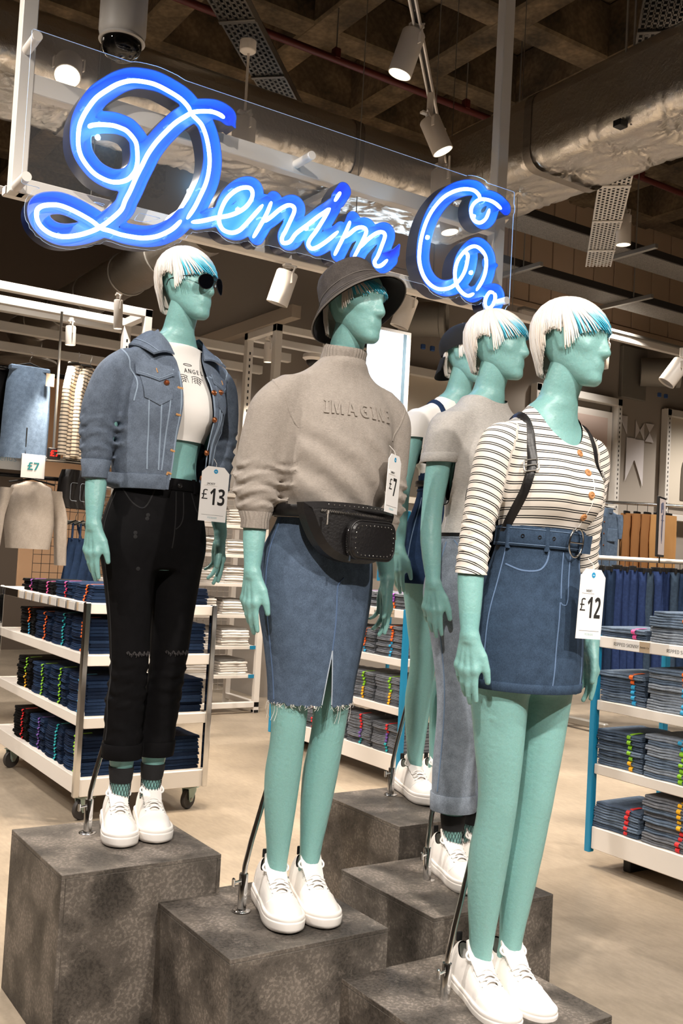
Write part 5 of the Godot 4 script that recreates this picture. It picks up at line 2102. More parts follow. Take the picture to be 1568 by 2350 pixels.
func bend_back(mb: MB, k: float) -> MB:
	for i in mb.v.size():
		var p := mb.v[i]
		mb.v[i].z = p.z - p.x * p.x * k
		mb.n[i] = Vector3(mb.n[i].x + 2.0 * k * p.x * mb.n[i].z, mb.n[i].y, mb.n[i].z).normalized()
	return mb

func zip_line(pts: Array, m: Node3D) -> void:
	var mb := MB.new()
	var c := curve(pts, 12)
	for k in range(0, c.size() - 1):
		var d: Vector3 = (c[k + 1] - c[k]).normalized()
		mb.xf = Transform3D(Basis(d, d.cross(Vector3.BACK).normalized() * -1.0, Vector3.BACK), c[k])
		mb.box(Vector3(0, 0.0012 * (1 if k % 2 else -1), 0.001), Vector3(0.0016, 0.005, 0.002), 0.0003)
	part("zip_teeth", mb.done(), M.chrome, m)

func waist_bag(man: Node3D, at: Vector3, turn: float, studs: bool, label: String, size := 1.0) -> Node3D:
	var o := thing("waist_bag", label, "bag")
	placed(o, man.transform * Transform3D(Basis(Vector3.UP, turn).scaled(Vector3.ONE * size), at))
	var out := PackedVector2Array()
	for p in curve(flat2([-0.150, 0.070, -0.10, 0.076, 0.0, 0.078, 0.10, 0.074, 0.150, 0.066, 0.145, 0.035, 0.128, -0.02, 0.100, -0.062, 0.06, -0.078, 0.0, -0.080, -0.06, -0.072, -0.105, -0.040, -0.138, 0.020, -0.150, 0.070]), 3):
		out.append(p)
	out.remove_at(out.size() - 1)
	part("pouch", bend_back(MB.new().prism(out, -0.030, 0.034, 0.016), 1.6).done(), M.leather, o)
	var pk := rounded(0.162, 0.104, 0.032)
	var pm := MB.new()
	pm.xf = Transform3D(Basis(), Vector3(0.036, -0.018, 0))
	pm.prism(pk, 0.028, 0.062, 0.008)
	var po := part("front_pocket", bend_back(pm, 1.2).done(), M.leather, o)
	var pp := MB.new()
	var ring := []
	for p in rounded(0.160, 0.102, 0.031): ring.append(Vector3(p.x + 0.036, p.y - 0.018, 0.056 - pow(p.x + 0.036, 2) * 1.2))
	ring.append(ring[0])
	pp.tube(ring, 0.0026, 6, false)
	part("piping", pp.done(), M.leather, po)
	var tz := []
	for k in 9: tz.append(Vector3(-0.115 + k * 0.030, 0.052 - 0.001 * k, 0.036 - pow(-0.115 + k * 0.030, 2) * 1.6))
	zip_line(tz, o)
	if studs:
		var st := rounded(0.136, 0.078, 0.024, 4)
		var run := 0.0
		var next := 0.0
		var q := st[st.size() - 1]
		for p in st:
			var L := q.distance_to(p)
			while next <= run + L:
				var w := q.lerp(p, (next - run) / maxf(L, 1e-6))
				var mb := MB.new()
				var X := w.x + 0.036
				mb.ball(Vector3(X, w.y - 0.018, 0.0625 - X * X * 1.2), Vector3(0.0019, 0.0019, 0.0014), 8, 5)
				part("stud", mb.done(), M.chrome, po)
				next += 0.0135
			run += L
			q = p
		for k in 15:
			var X := -0.095 + k * 0.0145
			var mb := MB.new()
			mb.ball(Vector3(X, 0.0685, 0.034 - X * X * 1.6), Vector3(0.0019, 0.0019, 0.0014), 8, 5)
			part("stud", mb.done(), M.chrome, o)
		var sz := []
		for p in [[-0.030, -0.045], [-0.034, -0.015], [-0.030, 0.014], [-0.008, 0.034], [0.036, 0.040], [0.090, 0.036]]: sz.append(Vector3(p[0] - 0.012, p[1] - 0.008, 0.044 - p[0] * p[0] * 1.2))
		zip_line(sz, po)
		for e in [[-0.112, 0.030, 0.040, -0.05], [-0.040, -0.060, 0.050, 0.08]]:
			var pu := MB.new()
			pu.box(Vector3(e[0], e[1], e[2]), Vector3(0.006, 0.030, 0.0025), 0.001)
			pu.box(Vector3(e[0], e[1] + 0.018, e[2]), Vector3(0.009, 0.011, 0.005), 0.0015)
			part("zip_puller", pu.done(), M.chrome, o)
	return o

func backpack(man: Node3D, f: Field) -> void:
	var o := thing("backpack", "black leather backpack worn by the mannequin in the striped top", "backpack")
	o.transform = man.transform
	var bm := MB.new()
	bm.xf = Transform3D(Basis(), Vector3(0.03, 1.19, -0.155))
	bm.prism(rounded(0.23, 0.27, 0.05), -0.045, 0.05, 0.02)
	part("bag_body", bm.done(), M.leather, o)
	var pk := MB.new()
	pk.xf = Transform3D(Basis(), Vector3(0.03, 1.13, -0.195))
	pk.prism(rounded(0.17, 0.12, 0.03), -0.035, 0.0, 0.012)
	part("outer_pocket", pk.done(), M.leather, o)
	for sg in [-1.0, 1.0]:
		var mb := MB.new()
		seam_on(mb, f, [Vector3(sg * 0.088 + 0.01, 1.36, -0.11), Vector3(sg * 0.100 + 0.012, 1.475, -0.045), Vector3(sg * 0.108 + 0.012, 1.482, 0.0), Vector3(sg * 0.118 + 0.012, 1.44, 0.055), Vector3(sg * 0.130 + 0.010, 1.37, 0.085), Vector3(sg * 0.132 + 0.008, 1.29, 0.075), Vector3(sg * 0.134 + 0.006, 1.22, 0.035), Vector3(sg * 0.136, 1.14, -0.02), Vector3(sg * 0.12, 1.06, -0.09)], 0.026, 0.006, 8)
		part("shoulder_strap", mb.done(), M.leather, o)
		var b := f.snap(Vector3(sg * 0.132 + 0.010, 1.345, 0.086))
		var n := f.grad(b).normalized()
		var bk := MB.new()
		bk.xf = Transform3D(Basis(Quaternion(Vector3.BACK, n)), b + n * 0.007)
		var rr := []
		for p in rounded(0.036, 0.030, 0.006, 3): rr.append(Vector3(p.x, p.y, 0))
		rr.append(rr[0])
		bk.tube(rr, 0.0022, 6, false)
		bk.tube([Vector3(-0.018, 0, 0.001), Vector3(0.018, 0, 0.001)], 0.0018, 6)
		part("strap_buckle", bk.done(), M.dull_chrome, o)

func price_tag(xf: Transform3D, name_: String, price: String, h: float, label: String) -> void:
	var o := thing("price_tag", label, "price tag")
	placed(o, xf)
	var w := h * 0.53
	var c := w * 0.20
	var pl := PackedVector2Array([Vector2(-w / 2, -h), Vector2(w / 2, -h), Vector2(w / 2, -c), Vector2(w / 2 - c, 0), Vector2(-w / 2 + c, 0), Vector2(-w / 2, -c)])
	part("card", MB.new().prism(pl, -0.0008, 0.0008).done(), M.card, o)
	var dsk := MB.new()
	dsk.xf = Transform3D(Basis(Vector3.RIGHT, PI / 2), Vector3(0, -h * 0.085, 0.0009))
	dsk.lathe([[0.0, 0.0006], [w * 0.075, 0.0006], [w * 0.075, 0.0]], 20, false)
	var lg := part("round_logo", dsk.done(), M.ink_blue, o)
	part("logo_wave", text_mesh("~", w * 0.14, 0.0004, true), M.card, lg, Vector3(0, -h * 0.085 - w * 0.01, 0.0016))
	part("slip_label", boxm(Vector3(w * 0.50, h * 0.075, 0.0012), 0.0003, Vector3(-w * 0.16, -h * 0.315, 0.0012)), M.card, o)
	part("garment_word", text_mesh(name_, h * 0.046, 0.0004, true), M.ink, o, Vector3(-w * 0.14, -h * 0.316, 0.0020))
	var big := part("price", text_mesh(price.substr(1), h * 0.42, 0.0006, true), M.ink, o, Vector3(w * 0.12, -h * 0.555, 0.0010))
	big.scale = Vector3(0.66, 1.0, 1.0)
	part("pound_sign", text_mesh("£", h * 0.24, 0.0006, false), M.ink, o, Vector3(-w * 0.33 if price.length() > 2 else -w * 0.20, -h * 0.52, 0.0010))
	part("rule", boxm(Vector3(w * 0.8, h * 0.004, 0.0004), 0.0, Vector3(0, -h * 0.885, 0.0010)), M.ink, o)
	part("maker_word", text_mesh("PRIMARK", h * 0.045, 0.0004), M.pale_ink, o, Vector3(0, -h * 0.935, 0.0010))
	var st := MB.new()
	st.tube([Vector3(0, -h * 0.03, 0.001), Vector3(0.002, 0.01, -0.004), Vector3(-0.002, 0.026, -0.020)], 0.0008, 5)
	part("tag_string", st.done(), M.white_cloth, o)

func extras() -> void:
	sunglasses(mans[0])
	bucket_hat(mans[1])
	backward_cap(mans[4])
	waist_bag(mans[1], Vector3(-0.002, 1.040, 0.155), 0.05, true, "black studded waist bag strapped over the grey sweatshirt and pencil skirt")
	waist_bag(mans[4], Vector3(-0.06, 1.150, 0.125), -0.4, false, "plain black waist bag strapped over the denim pinafore", 0.62)
	# belts of the waist bags
	var g := cloth([[[0.98, 0, -0.010, 0.166, 0.120], [1.06, 0, 0.004, 0.150, 0.120], [1.12, 0, 0.010, 0.164, 0.140], [1.18, 0, 0.010, 0.172, 0.146]]])
	var bag: Node3D = get_node("waist_bag")
	var st := band_on("waist_strap", g, 1.074, 1.106, 0.008, M.leather, bag, Vector3(0.004, 0, 0))
	st.transform = Transform3D(Basis(Vector3.UP, 0.05), Vector3(-0.002, 1.040, 0.155)).affine_inverse()
	var dress := cloth([[[1.0, 0, -0.006, 0.152, 0.112], [1.08, 0, 0.0, 0.136, 0.102], [1.14, 0, 0.005, 0.130, 0.098], [1.20, 0, 0.008, 0.136, 0.102], [1.28, 0, 0.008, 0.150, 0.11]]])
	var bag3: Node3D = get_node("waist_bag_001")
	var st3 := band_on("waist_strap", dress, 1.158, 1.180, 0.005, M.leather, bag3, Vector3(0.004, 0, 0))
	st3.transform = (mans[4].transform.affine_inverse() * bag3.transform).affine_inverse()
	var arm := grown(seg(ARM, 1.0, 1.5), 0.0065)
	var top := cloth([grown(seg(TORSO, 1.02, 1.52), 0.006)], 0.032)
	bust(top, 0.006)
	backpack(mans[2], top)
	price_tag(mans[0].transform * Transform3D(Basis(Vector3.UP, -0.22) * Basis(Vector3.BACK, -0.03), Vector3(0.098, 1.116, 0.165)), "JACKET", "£13", 0.166, "white price tag reading thirteen pounds hanging from the denim jacket")
	price_tag(mans[1].transform * Transform3D(Basis(Vector3.UP, 0.52) * Basis(Vector3.BACK, -0.05), Vector3(0.118, 1.262, 0.165)), "SWEAT", "£7", 0.160, "white price tag seen almost edge-on against the grey sweatshirt")
	price_tag(mans[2].transform * Transform3D(Basis(Vector3.UP, 0.0) * Basis(Vector3.BACK, -0.02), Vector3(0.048, 1.105, 0.160)), "SKIRT", "£12", 0.172, "white price tag reading twelve pounds hanging from the belted skirt")

# ---------------------------------------------------------------- the neon sign
const NEON := {
	"D_loop": [1.432, 2.903, 1.419, 2.921, 1.389, 2.940, 1.342, 2.953, 1.291, 2.961, 1.244, 2.957, 1.198, 2.945, 1.155, 2.920, 1.118, 2.887, 1.083, 2.850, 1.059, 2.810, 1.041, 2.771, 1.031, 2.736, 1.029, 2.700, 1.032, 2.666, 1.041, 2.639, 1.057, 2.617, 1.083, 2.594, 1.111, 2.581, 1.148, 2.575, 1.178, 2.580, 1.205, 2.593, 1.222, 2.609, 1.238, 2.637, 1.243, 2.671, 1.241, 2.700, 1.234, 2.734, 1.217, 2.753, 1.198, 2.766, 1.180, 2.770, 1.147, 2.771, 1.105, 2.762, 1.075, 2.751, 1.061, 2.740],
	"D_stem": [1.567, 2.922, 1.546, 2.929, 1.516, 2.930, 1.476, 2.920, 1.440, 2.905, 1.409, 2.879, 1.375, 2.847, 1.340, 2.803, 1.308, 2.758, 1.280, 2.708, 1.261, 2.661, 1.242, 2.614, 1.224, 2.562, 1.208, 2.523, 1.197, 2.489, 1.168, 2.452, 1.134, 2.417, 1.100, 2.391, 1.054, 2.366, 1.008, 2.350, 0.970, 2.347, 0.938, 2.357, 0.917, 2.375, 0.908, 2.398, 0.910, 2.419, 0.925, 2.434, 0.949, 2.444, 0.978, 2.450, 1.013, 2.447, 1.055, 2.437, 1.097, 2.423, 1.129, 2.407, 1.159, 2.405, 1.197, 2.401, 1.236, 2.402, 1.281, 2.407, 1.327, 2.422, 1.364, 2.444, 1.394, 2.469, 1.421, 2.503],
	"D_bowl": [1.432, 2.898, 1.458, 2.884, 1.479, 2.868, 1.498, 2.833, 1.511, 2.791, 1.518, 2.746, 1.516, 2.698, 1.507, 2.656, 1.490, 2.611, 1.470, 2.563, 1.443, 2.514],
	"e": [1.462, 2.506, 1.504, 2.521, 1.558, 2.545, 1.610, 2.566, 1.648, 2.589, 1.677, 2.615, 1.696, 2.645, 1.702, 2.671, 1.693, 2.688, 1.672, 2.688, 1.642, 2.674, 1.614, 2.649, 1.592, 2.619, 1.577, 2.583, 1.570, 2.549, 1.575, 2.523, 1.593, 2.506, 1.626, 2.505, 1.656, 2.521, 1.684, 2.554, 1.712, 2.591, 1.748, 2.640],
	"n_down": [1.784, 2.661, 1.772, 2.625, 1.756, 2.587, 1.734, 2.543, 1.715, 2.507],
	"n_arch": [1.757, 2.577, 1.786, 2.603, 1.825, 2.643, 1.859, 2.666, 1.882, 2.665, 1.886, 2.647, 1.872, 2.610, 1.853, 2.565, 1.839, 2.534, 1.846, 2.516, 1.875, 2.528, 1.900, 2.565, 1.950, 2.611, 1.994, 2.653, 2.026, 2.680, 2.045, 2.698],
	"i": [2.048, 2.700, 2.021, 2.650, 1.991, 2.597, 1.964, 2.557, 1.958, 2.533, 1.976, 2.522, 2.005, 2.537, 2.047, 2.572, 2.092, 2.617],
	"i_dot": [2.093, 2.776, 2.082, 2.758, 2.068, 2.734],
	"m_down": [2.146, 2.671, 2.135, 2.639, 2.117, 2.597, 2.096, 2.552, 2.081, 2.519],
	"m_arch1": [2.117, 2.597, 2.144, 2.618, 2.177, 2.649, 2.211, 2.661, 2.227, 2.649, 2.215, 2.613, 2.196, 2.574, 2.171, 2.524],
	"m_arch2": [2.200, 2.575, 2.233, 2.614, 2.274, 2.650, 2.306, 2.664, 2.321, 2.652, 2.309, 2.611, 2.290, 2.561, 2.276, 2.535, 2.286, 2.519, 2.311, 2.527, 2.340, 2.556],
	"C": [2.879, 2.899, 2.863, 2.855, 2.833, 2.828, 2.803, 2.825, 2.778, 2.843, 2.774, 2.874, 2.792, 2.906, 2.827, 2.930, 2.874, 2.938, 2.916, 2.932, 2.949, 2.916],
	"C_arc": [2.822, 2.931, 2.813, 2.947, 2.784, 2.959, 2.733, 2.952, 2.674, 2.927, 2.617, 2.886, 2.567, 2.827, 2.533, 2.765, 2.511, 2.695, 2.503, 2.633, 2.506, 2.580, 2.528, 2.532, 2.564, 2.501, 2.608, 2.489, 2.652, 2.496, 2.691, 2.515, 2.728, 2.550, 2.756, 2.598, 2.768, 2.652, 2.765, 2.672, 2.747, 2.678],
	"o": [2.827, 2.524, 2.855, 2.568, 2.873, 2.615, 2.875, 2.667, 2.857, 2.699, 2.820, 2.716, 2.784, 2.708, 2.746, 2.678, 2.713, 2.632, 2.701, 2.587, 2.704, 2.549, 2.721, 2.517, 2.752, 2.496, 2.783, 2.492, 2.813, 2.508],
	"dot": [2.929, 2.533, 2.904, 2.531, 2.885, 2.504, 2.879, 2.473, 2.895, 2.459, 2.918, 2.469, 2.934, 2.495, 2.938, 2.520, 2.929, 2.533],
}

class Flat:
	# a distance map on a grid in the plane of the sign
	var o := Vector2.ZERO
	var cell := 0.004
	var w := 0
	var h := 0
	var d := PackedFloat32Array()
	func _init(lo: Vector2, hi: Vector2, c: float):
		o = lo
		cell = c
		w = int((hi.x - lo.x) / c) + 1
		h = int((hi.y - lo.y) / c) + 1
		d.resize(w * h)
		d.fill(1.0)
	func stroke(pts: Array, rad: Array) -> void:
		for k in pts.size() - 1:
			var a: Vector2 = pts[k]
			var b: Vector2 = pts[k + 1]
			var reach := 0.075
			var x0 := maxi(0, int((minf(a.x, b.x) - reach - o.x) / cell))
			var x1 := mini(w - 1, int((maxf(a.x, b.x) + reach - o.x) / cell))
			var y0 := maxi(0, int((minf(a.y, b.y) - reach - o.y) / cell))
			var y1 := mini(h - 1, int((maxf(a.y, b.y) + reach - o.y) / cell))
			var ab := b - a
			var l2 := maxf(ab.length_squared(), 1e-9)
			for y in range(y0, y1 + 1):
				for x in range(x0, x1 + 1):
					var p := o + Vector2(x, y) * cell - a
					var t := clampf(p.dot(ab) / l2, 0.0, 1.0)
					var e := (p - ab * t).length() - lerpf(rad[k], rad[k + 1], t)
					if e < d[y * w + x]:
						d[y * w + x] = e
	func at(x: int, y: int) -> float:
		return d[clampi(y, 0, h - 1) * w + clampi(x, 0, w - 1)]
	func pos(x: float, y: float) -> Vector2:
		return o + Vector2(x, y) * cell
	func grad(p: Vector2) -> Vector2:
		var q := (p - o) / cell
		var x := int(round(q.x))
		var y := int(round(q.y))
		var g := Vector2(at(x + 2, y) - at(x - 2, y), at(x, y + 2) - at(x, y - 2))
		return g.normalized() if g.length() > 1e-6 else Vector2.UP
	func trace(iso: float, fill: MB, z: float, nz: float, walls: Array, xlo := -1e9, xhi := 1e9) -> void:
		# fill: the flat inside; walls receives [a, b] edges
		for y in h - 1:
			for x in w - 1:
				var v := [at(x, y) - iso, at(x + 1, y) - iso, at(x + 1, y + 1) - iso, at(x, y + 1) - iso]
				var m := int(v[0] < 0) + int(v[1] < 0) + int(v[2] < 0) + int(v[3] < 0)
				if m == 0:
					continue
				var c := [pos(x, y), pos(x + 1, y), pos(x + 1, y + 1), pos(x, y + 1)]
				if c[0].x < xlo or c[0].x >= xhi:
					continue
				var poly := []
				var cuts := []
				for e in 4:
					var f := (e + 1) % 4
					if v[e] < 0: poly.append(c[e])
					if (v[e] < 0) != (v[f] < 0):
						var p: Vector2 = c[e].lerp(c[f], v[e] / (v[e] - v[f]))
						poly.append(p)
						cuts.append(p)
				if cuts.size() == 2:
					walls.append(cuts)
				elif cuts.size() == 4:
					walls.append([cuts[0], cuts[1]])
					walls.append([cuts[2], cuts[3]])
				if fill:
					var pts := []
					for p in poly: pts.append(Vector3(p.x, p.y, z))
					fill.face(pts, Vector3(0, 0, nz))

func wall_strip(mb: MB, f: Flat, walls: Array, z0: float, z1: float, inset: float, out: float) -> void:
	for s in walls:
		var ga := f.grad(s[0])
		var gb := f.grad(s[1])
		var a: Vector2 = s[0] - ga * inset
		var b: Vector2 = s[1] - gb * inset
		var q := mb.v.size()
		mb.vert(Vector3(a.x, a.y, z0), Vector3(ga.x, ga.y, 0) * out)
		mb.vert(Vector3(b.x, b.y, z0), Vector3(gb.x, gb.y, 0) * out)
		mb.vert(Vector3(b.x, b.y, z1), Vector3(gb.x, gb.y, 0) * out)
		mb.vert(Vector3(a.x, a.y, z1), Vector3(ga.x, ga.y, 0) * out)
		mb.quad(q, q + 1, q + 2, q + 3)

func neon_sign() -> void:
	var Z := -3.25
	var o := thing("neon_sign", "blue neon script sign reading Denim Co. on a clear panel and white hanging frame", "neon sign", Vector3(0, 0, Z))
	var fr = M.white_frame
	for q in [[0.864, 2.486, 5.0], [3.015, 2.30, 5.0]]:
		part("frame_post", boxm(Vector3(0.052 if q[0] < 2.0 else 0.062, q[2] - q[1], 0.052), 0.003, Vector3(q[0], (q[1] + q[2]) * 0.5, -0.126)), fr, o)
	part("frame_beam", boxm(Vector3(2.16, 0.054, 0.05), 0.003, Vector3(1.945, 2.513, -0.126)), fr, o)
	part("frame_beam", boxm(Vector3(2.16, 0.068, 0.05), 0.003, Vector3(1.945, 2.867, -0.126)), fr, o)
	for q in [[0.860, 2.971], [0.856, 2.503], [1.926, 2.867], [2.968, 2.499]]:
		var mb := MB.new()
		mb.tube([Vector3(q[0], q[1], -0.102), Vector3(q[0], q[1], 0.018), Vector3(q[0], q[1], 0.020)], 0.0165, 18)
		part("standoff_rod", mb.done(), M.white, o)
	var f := Flat.new(Vector2(0.80, 2.24), Vector2(3.06, 3.06), 0.0052)
	var tubes := {}
	for key in NEON:
		var c := curve(flat2(NEON[key]), 4)
		tubes[key] = c
		var r := 0.0375 if key.begins_with("D") else (0.035 if key.begins_with("C") else 0.034)
		var rad := []
		for k in c.size():
			rad.append(r)
		f.stroke(c, rad)
	# the tapering tails of the trays run on beyond the tubes
	f.stroke(flat2([1.505, 2.928, 1.555, 2.924, 1.588, 2.905, 1.600, 2.888]), [0.037, 0.030, 0.016, 0.005])
	f.stroke(flat2([2.90, 2.934, 2.945, 2.918, 2.965, 2.890]), [0.034, 0.026, 0.006])
	f.stroke(flat2([2.86, 2.645, 2.895, 2.638, 2.915, 2.650]), [0.03, 0.018, 0.008])
	f.stroke(flat2([2.325, 2.54, 2.362, 2.585, 2.378, 2.62]), [0.03, 0.02, 0.006])
	for side_ in [[-1e9, 2.43], [2.43, 1e9]]:
		var back := MB.new()
		var walls := []
		f.trace(-0.002, back, -0.062, 1.0, walls, side_[0], side_[1])
		var tray := part("letter_tray", back.done(), M.neon_face, o)
		walls = []
		f.trace(0.0, null, 0.0, 1.0, walls, side_[0], side_[1])
		var ow := MB.new()
		wall_strip(ow, f, walls, -0.001, -0.072, 0.0, 1.0)
		var bk := MB.new()
		f.trace(0.0, bk, -0.072, -1.0, [], side_[0], side_[1])
		part("return_wall", ow.done(), M.neon_dark, tray)
		part("tray_back", bk.done(), M.neon_dark, tray)
		var iw := MB.new()
		wall_strip(iw, f, walls, 0.0, -0.062, 0.003, -1.0)
		part("inner_wall", iw.done(), M.neon_face, tray)
		var rim := MB.new()
		for s in walls:
			var ga := f.grad(s[0]) * 0.003
			var gb := f.grad(s[1]) * 0.003
			rim.face([Vector3(s[0].x, s[0].y, 0), Vector3(s[1].x, s[1].y, 0), Vector3(s[1].x - gb.x, s[1].y - gb.y, 0), Vector3(s[0].x - ga.x, s[0].y - ga.y, 0)], Vector3(0, 0, 1))
		part("tray_rim", rim.done(), M.neon_face, tray)
	for key in tubes:
		var pts := []
		var c: Array = tubes[key]
		for k in c.size():
			var lift := 0.0
			pts.append(Vector3(c[k].x, c[k].y, -0.025 + lift))
		var rad := PackedFloat32Array()
		for k in pts.size():
			var e := mini(k, pts.size() - 1 - k)
			rad.append(0.0078 * (1.0 if e > 2 else [0.45, 0.8, 0.95][e]))
		var mb := MB.new()
		mb.tube(pts, rad, 8)
		var tb := part("neon_tube", mb.done(), M.neon, o)
		var n := maxi(1, int(pts.size() / 16.0))
		for j in n:
			var k := mini(pts.size() - 2, int((j + 0.5) * pts.size() / n))
			var p: Vector3 = pts[k]
			var t: Vector3 = (pts[k + 1] - p).normalized()
			var sd := t.cross(Vector3.BACK)
			var cl := MB.new()
			cl.tube([p + sd * 0.006, p + sd * 0.013 + Vector3(0, 0, -0.01), p + sd * 0.013 + Vector3(0, 0, -0.036)], 0.0035, 8)
			part("tube_clip", cl.done(), M.clear_tube, tb)
	# clear panel in front: a rectangle that follows the letters where they hang below it
	var g := Flat.new(Vector2(0.80, 2.24), Vector2(3.06, 3.06), 0.0068)
	for y in g.h:
		for x in g.w:
			var p := g.pos(x, y)
			var q := (p - Vector2(1.917, 2.737)).abs() - Vector2(1.074, 0.257)
			var box := Vector2(maxf(q.x, 0), maxf(q.y, 0)).length() + minf(maxf(q.x, q.y), 0.0)
			var fx := int(round((p.x - f.o.x) / f.cell))
			var fy := int(round((p.y - f.o.y) / f.cell))
			g.d[y * g.w + x] = minf(box, f.at(fx, fy) - 0.012)
	var pane := MB.new()
	var edges := []
	g.trace(0.0, pane, 0.012, 1.0, edges)
	var pn := part("clear_panel", pane.done(), M.glass, o)
	var ed := MB.new()
	wall_strip(ed, g, edges, 0.012, 0.0075, 0.0, 1.0)
	part("glowing_panel_edge", ed.done(), M.glowing_glass_edge, pn)  # edge is no lamp; its material glows in place of piped neon light
	for q in [[1.1, 2.72], [1.45, 2.62], [1.65, 2.60], [1.95, 2.60], [2.22, 2.60], [2.55, 2.70], [2.80, 2.85], [2.80, 2.60]]:
		var l := OmniLight3D.new()
		l.name = "neon_glow"
		add_child(l, true)
		l.position = Vector3(q[0], q[1], Z + 0.06)
		l.light_color = Color(0.55, 0.80, 1.0)
		l.light_energy = 0.02
		l.omni_range = 20.0
		l.omni_attenuation = 2.0
		l.light_size = 0.01
		l.shadow_enabled = true

# ---------------------------------------------------------------- plinths, trolley, jeans racks, tee shelving
var fold_meshes := {}

func plinths() -> void:
	var spots := [
		[0.888, -2.55, 0.464, 0.463, "tall grey slate plinth under the denim-jacket mannequin, at the left"],
		[1.165, -2.123, 0.355, 0.470, "grey slate plinth under the grey-sweatshirt mannequin"],
		[1.493, -1.65, 0.25, 0.478, "low grey slate plinth under the striped-top mannequin, in front"],
		[1.802, -2.136, 0.35, 0.462, "grey slate plinth under the grey-tee mannequin with pale jeans"],
		[2.045, -2.622, 0.45, 0.470, "grey slate plinth under the pinafore mannequin, farthest back"],
	]
	for q in spots:
		var t := 0.012
		var w: float = q[3]
		var h: float = q[2]
		var o := thing("plinth", q[4], "plinth", Vector3(q[0] + w / 2, 0, q[1] - w / 2), 0.0, "slate plinths under the mannequins")
		part("top_panel", boxm(Vector3(w, t, w), 0.0012, Vector3(0, h - t / 2, 0)), M.slate, o)
		for s in [-1.0, 1.0]:
			part("side_panel", boxm(Vector3(t, h - t, w), 0.0012, Vector3(s * (w - t) / 2, (h - t) / 2, 0)), M.slate, o)
			part("side_panel", boxm(Vector3(w - t * 2, h - t, t), 0.0012, Vector3(0, (h - t) / 2, s * (w - t) / 2)), M.slate, o)

func folded_mesh(d: float, w: float, h: float, sd: int, loops := true) -> ArrayMesh:
	# a folded garment lying flat: front fold towards -x, open loops at the +z end
	var key := "%s %s %s %s" % [d, w, h, sd]
	if fold_meshes.has(key):
		return fold_meshes[key]
	var r := RandomNumberGenerator.new()
	r.seed = 300 + sd
	var a0 := r.randf_range(0, 6.0)
	var prof := []
	# two rounded layers seen from the front
	for k in 7:
		var a := -PI * 0.5 + PI * k / 6.0
		prof.append(Vector2(-d / 2 + h * 0.25 - cos(a) * h * 0.25, h * 0.26 + sin(a) * h * 0.25))
	for k in 7:
		var a := -PI * 0.5 + PI * k / 6.0
		prof.append(Vector2(-d / 2 + h * 0.25 - cos(a) * h * 0.25 + 0.002, h * 0.75 + sin(a) * h * 0.25))
	prof.append(Vector2(-d * 0.1, h * 1.03))
	prof.append(Vector2(d * 0.25, h * 1.06))
	for k in 5:
		var a := PI * 0.5 - PI * k / 4.0
		prof.append(Vector2(d / 2 - h * 0.5 + cos(a) * h * 0.5, h * 0.5 + sin(a) * h * 0.5))
	prof.append(Vector2(0, 0))
	prof.append(prof[0])
	var cols := prof.size()
	var g := []
	var n := 13
	for s in n:
		var t := float(s) / (n - 1)
		var z := (t - 0.5) * w
		var end := 1.0
		if s == 0 or s == n - 1: end = 0.82
		for p in prof:
			var wob := sin(t * 9.0 + a0) * 0.0016 + sin(t * 21.0 + a0 * 2.0) * 0.0008
			g.append(Vector3(p.x + wob * 1.6 + (0.004 * sin(t * 5.0 + a0 * 1.7) if p.x < 0 else 0.0), maxf(0.0, (p.y - h * 0.5) * end + h * 0.5 + wob * (p.y / h)), z))
	var mb := MB.new()
	mb.grid(g, cols)
	for e in [0, n - 1]:
		var c := Vector3.ZERO
		for k in cols: c += g[e * cols + k]
		c /= cols
		c.z += 0.002 * signf(e - 1.0)
		for k in cols - 1:
			mb.face([c, g[e * cols + k], g[e * cols + k + 1]], Vector3(0, 0, signf(e - 1.0)))
	# loops of the layers at the ends
	for e in [-1.0, 1.0]:
		for q in [0.28, 0.72]:
			var lp := []
			for k in 9:
				var a := PI * 0.5 + PI * k / 8.0
				lp.append(Vector3(-d / 2 + h * 0.3 + cos(a) * h * 0.22 + (d * 0.5 if k == 0 or k == 8 else 0.0), h * q + sin(a) * h * 0.17, e * w * 0.5))
			mb.tube(lp, h * 0.075, 5, false)
	var m := mb.done()
	fold_meshes[key] = m
	return m

func sticker_mesh(d: float, h: float, over: bool) -> ArrayMesh:
	var key := "st %s %s %s" % [d, h, over]
	if fold_meshes.has(key):
		return fold_meshes[key]
	var g := []
	var w := 0.021
	var prof := []
	for k in 5:
		var a := -PI * 0.45 + PI * 0.9 * k / 4.0
		prof.append(Vector2(-d / 2 + h * 0.5 - cos(a) * (h * 0.5 + 0.0035), h * 0.5 + sin(a) * (h * 0.48)))
	if over:
		prof.append(Vector2(-d / 2 + 0.03, h * 1.03 + 0.002))
		prof.append(Vector2(-d / 2 + 0.085, h * 1.04 + 0.0035))
	for z in [-w / 2, w / 2]:
		for p in prof: g.append(Vector3(p.x, p.y, z))
	var m := MB.new().grid(g, prof.size()).done()
	fold_meshes[key] = m
	return m

const NTH := ["bottom", "second from bottom", "third from bottom", "fourth from bottom", "fifth from bottom", "sixth from bottom", "seventh from bottom", "eighth from bottom", "ninth from bottom", "tenth from bottom", "eleventh from bottom", "twelfth from bottom", "thirteenth from bottom"]

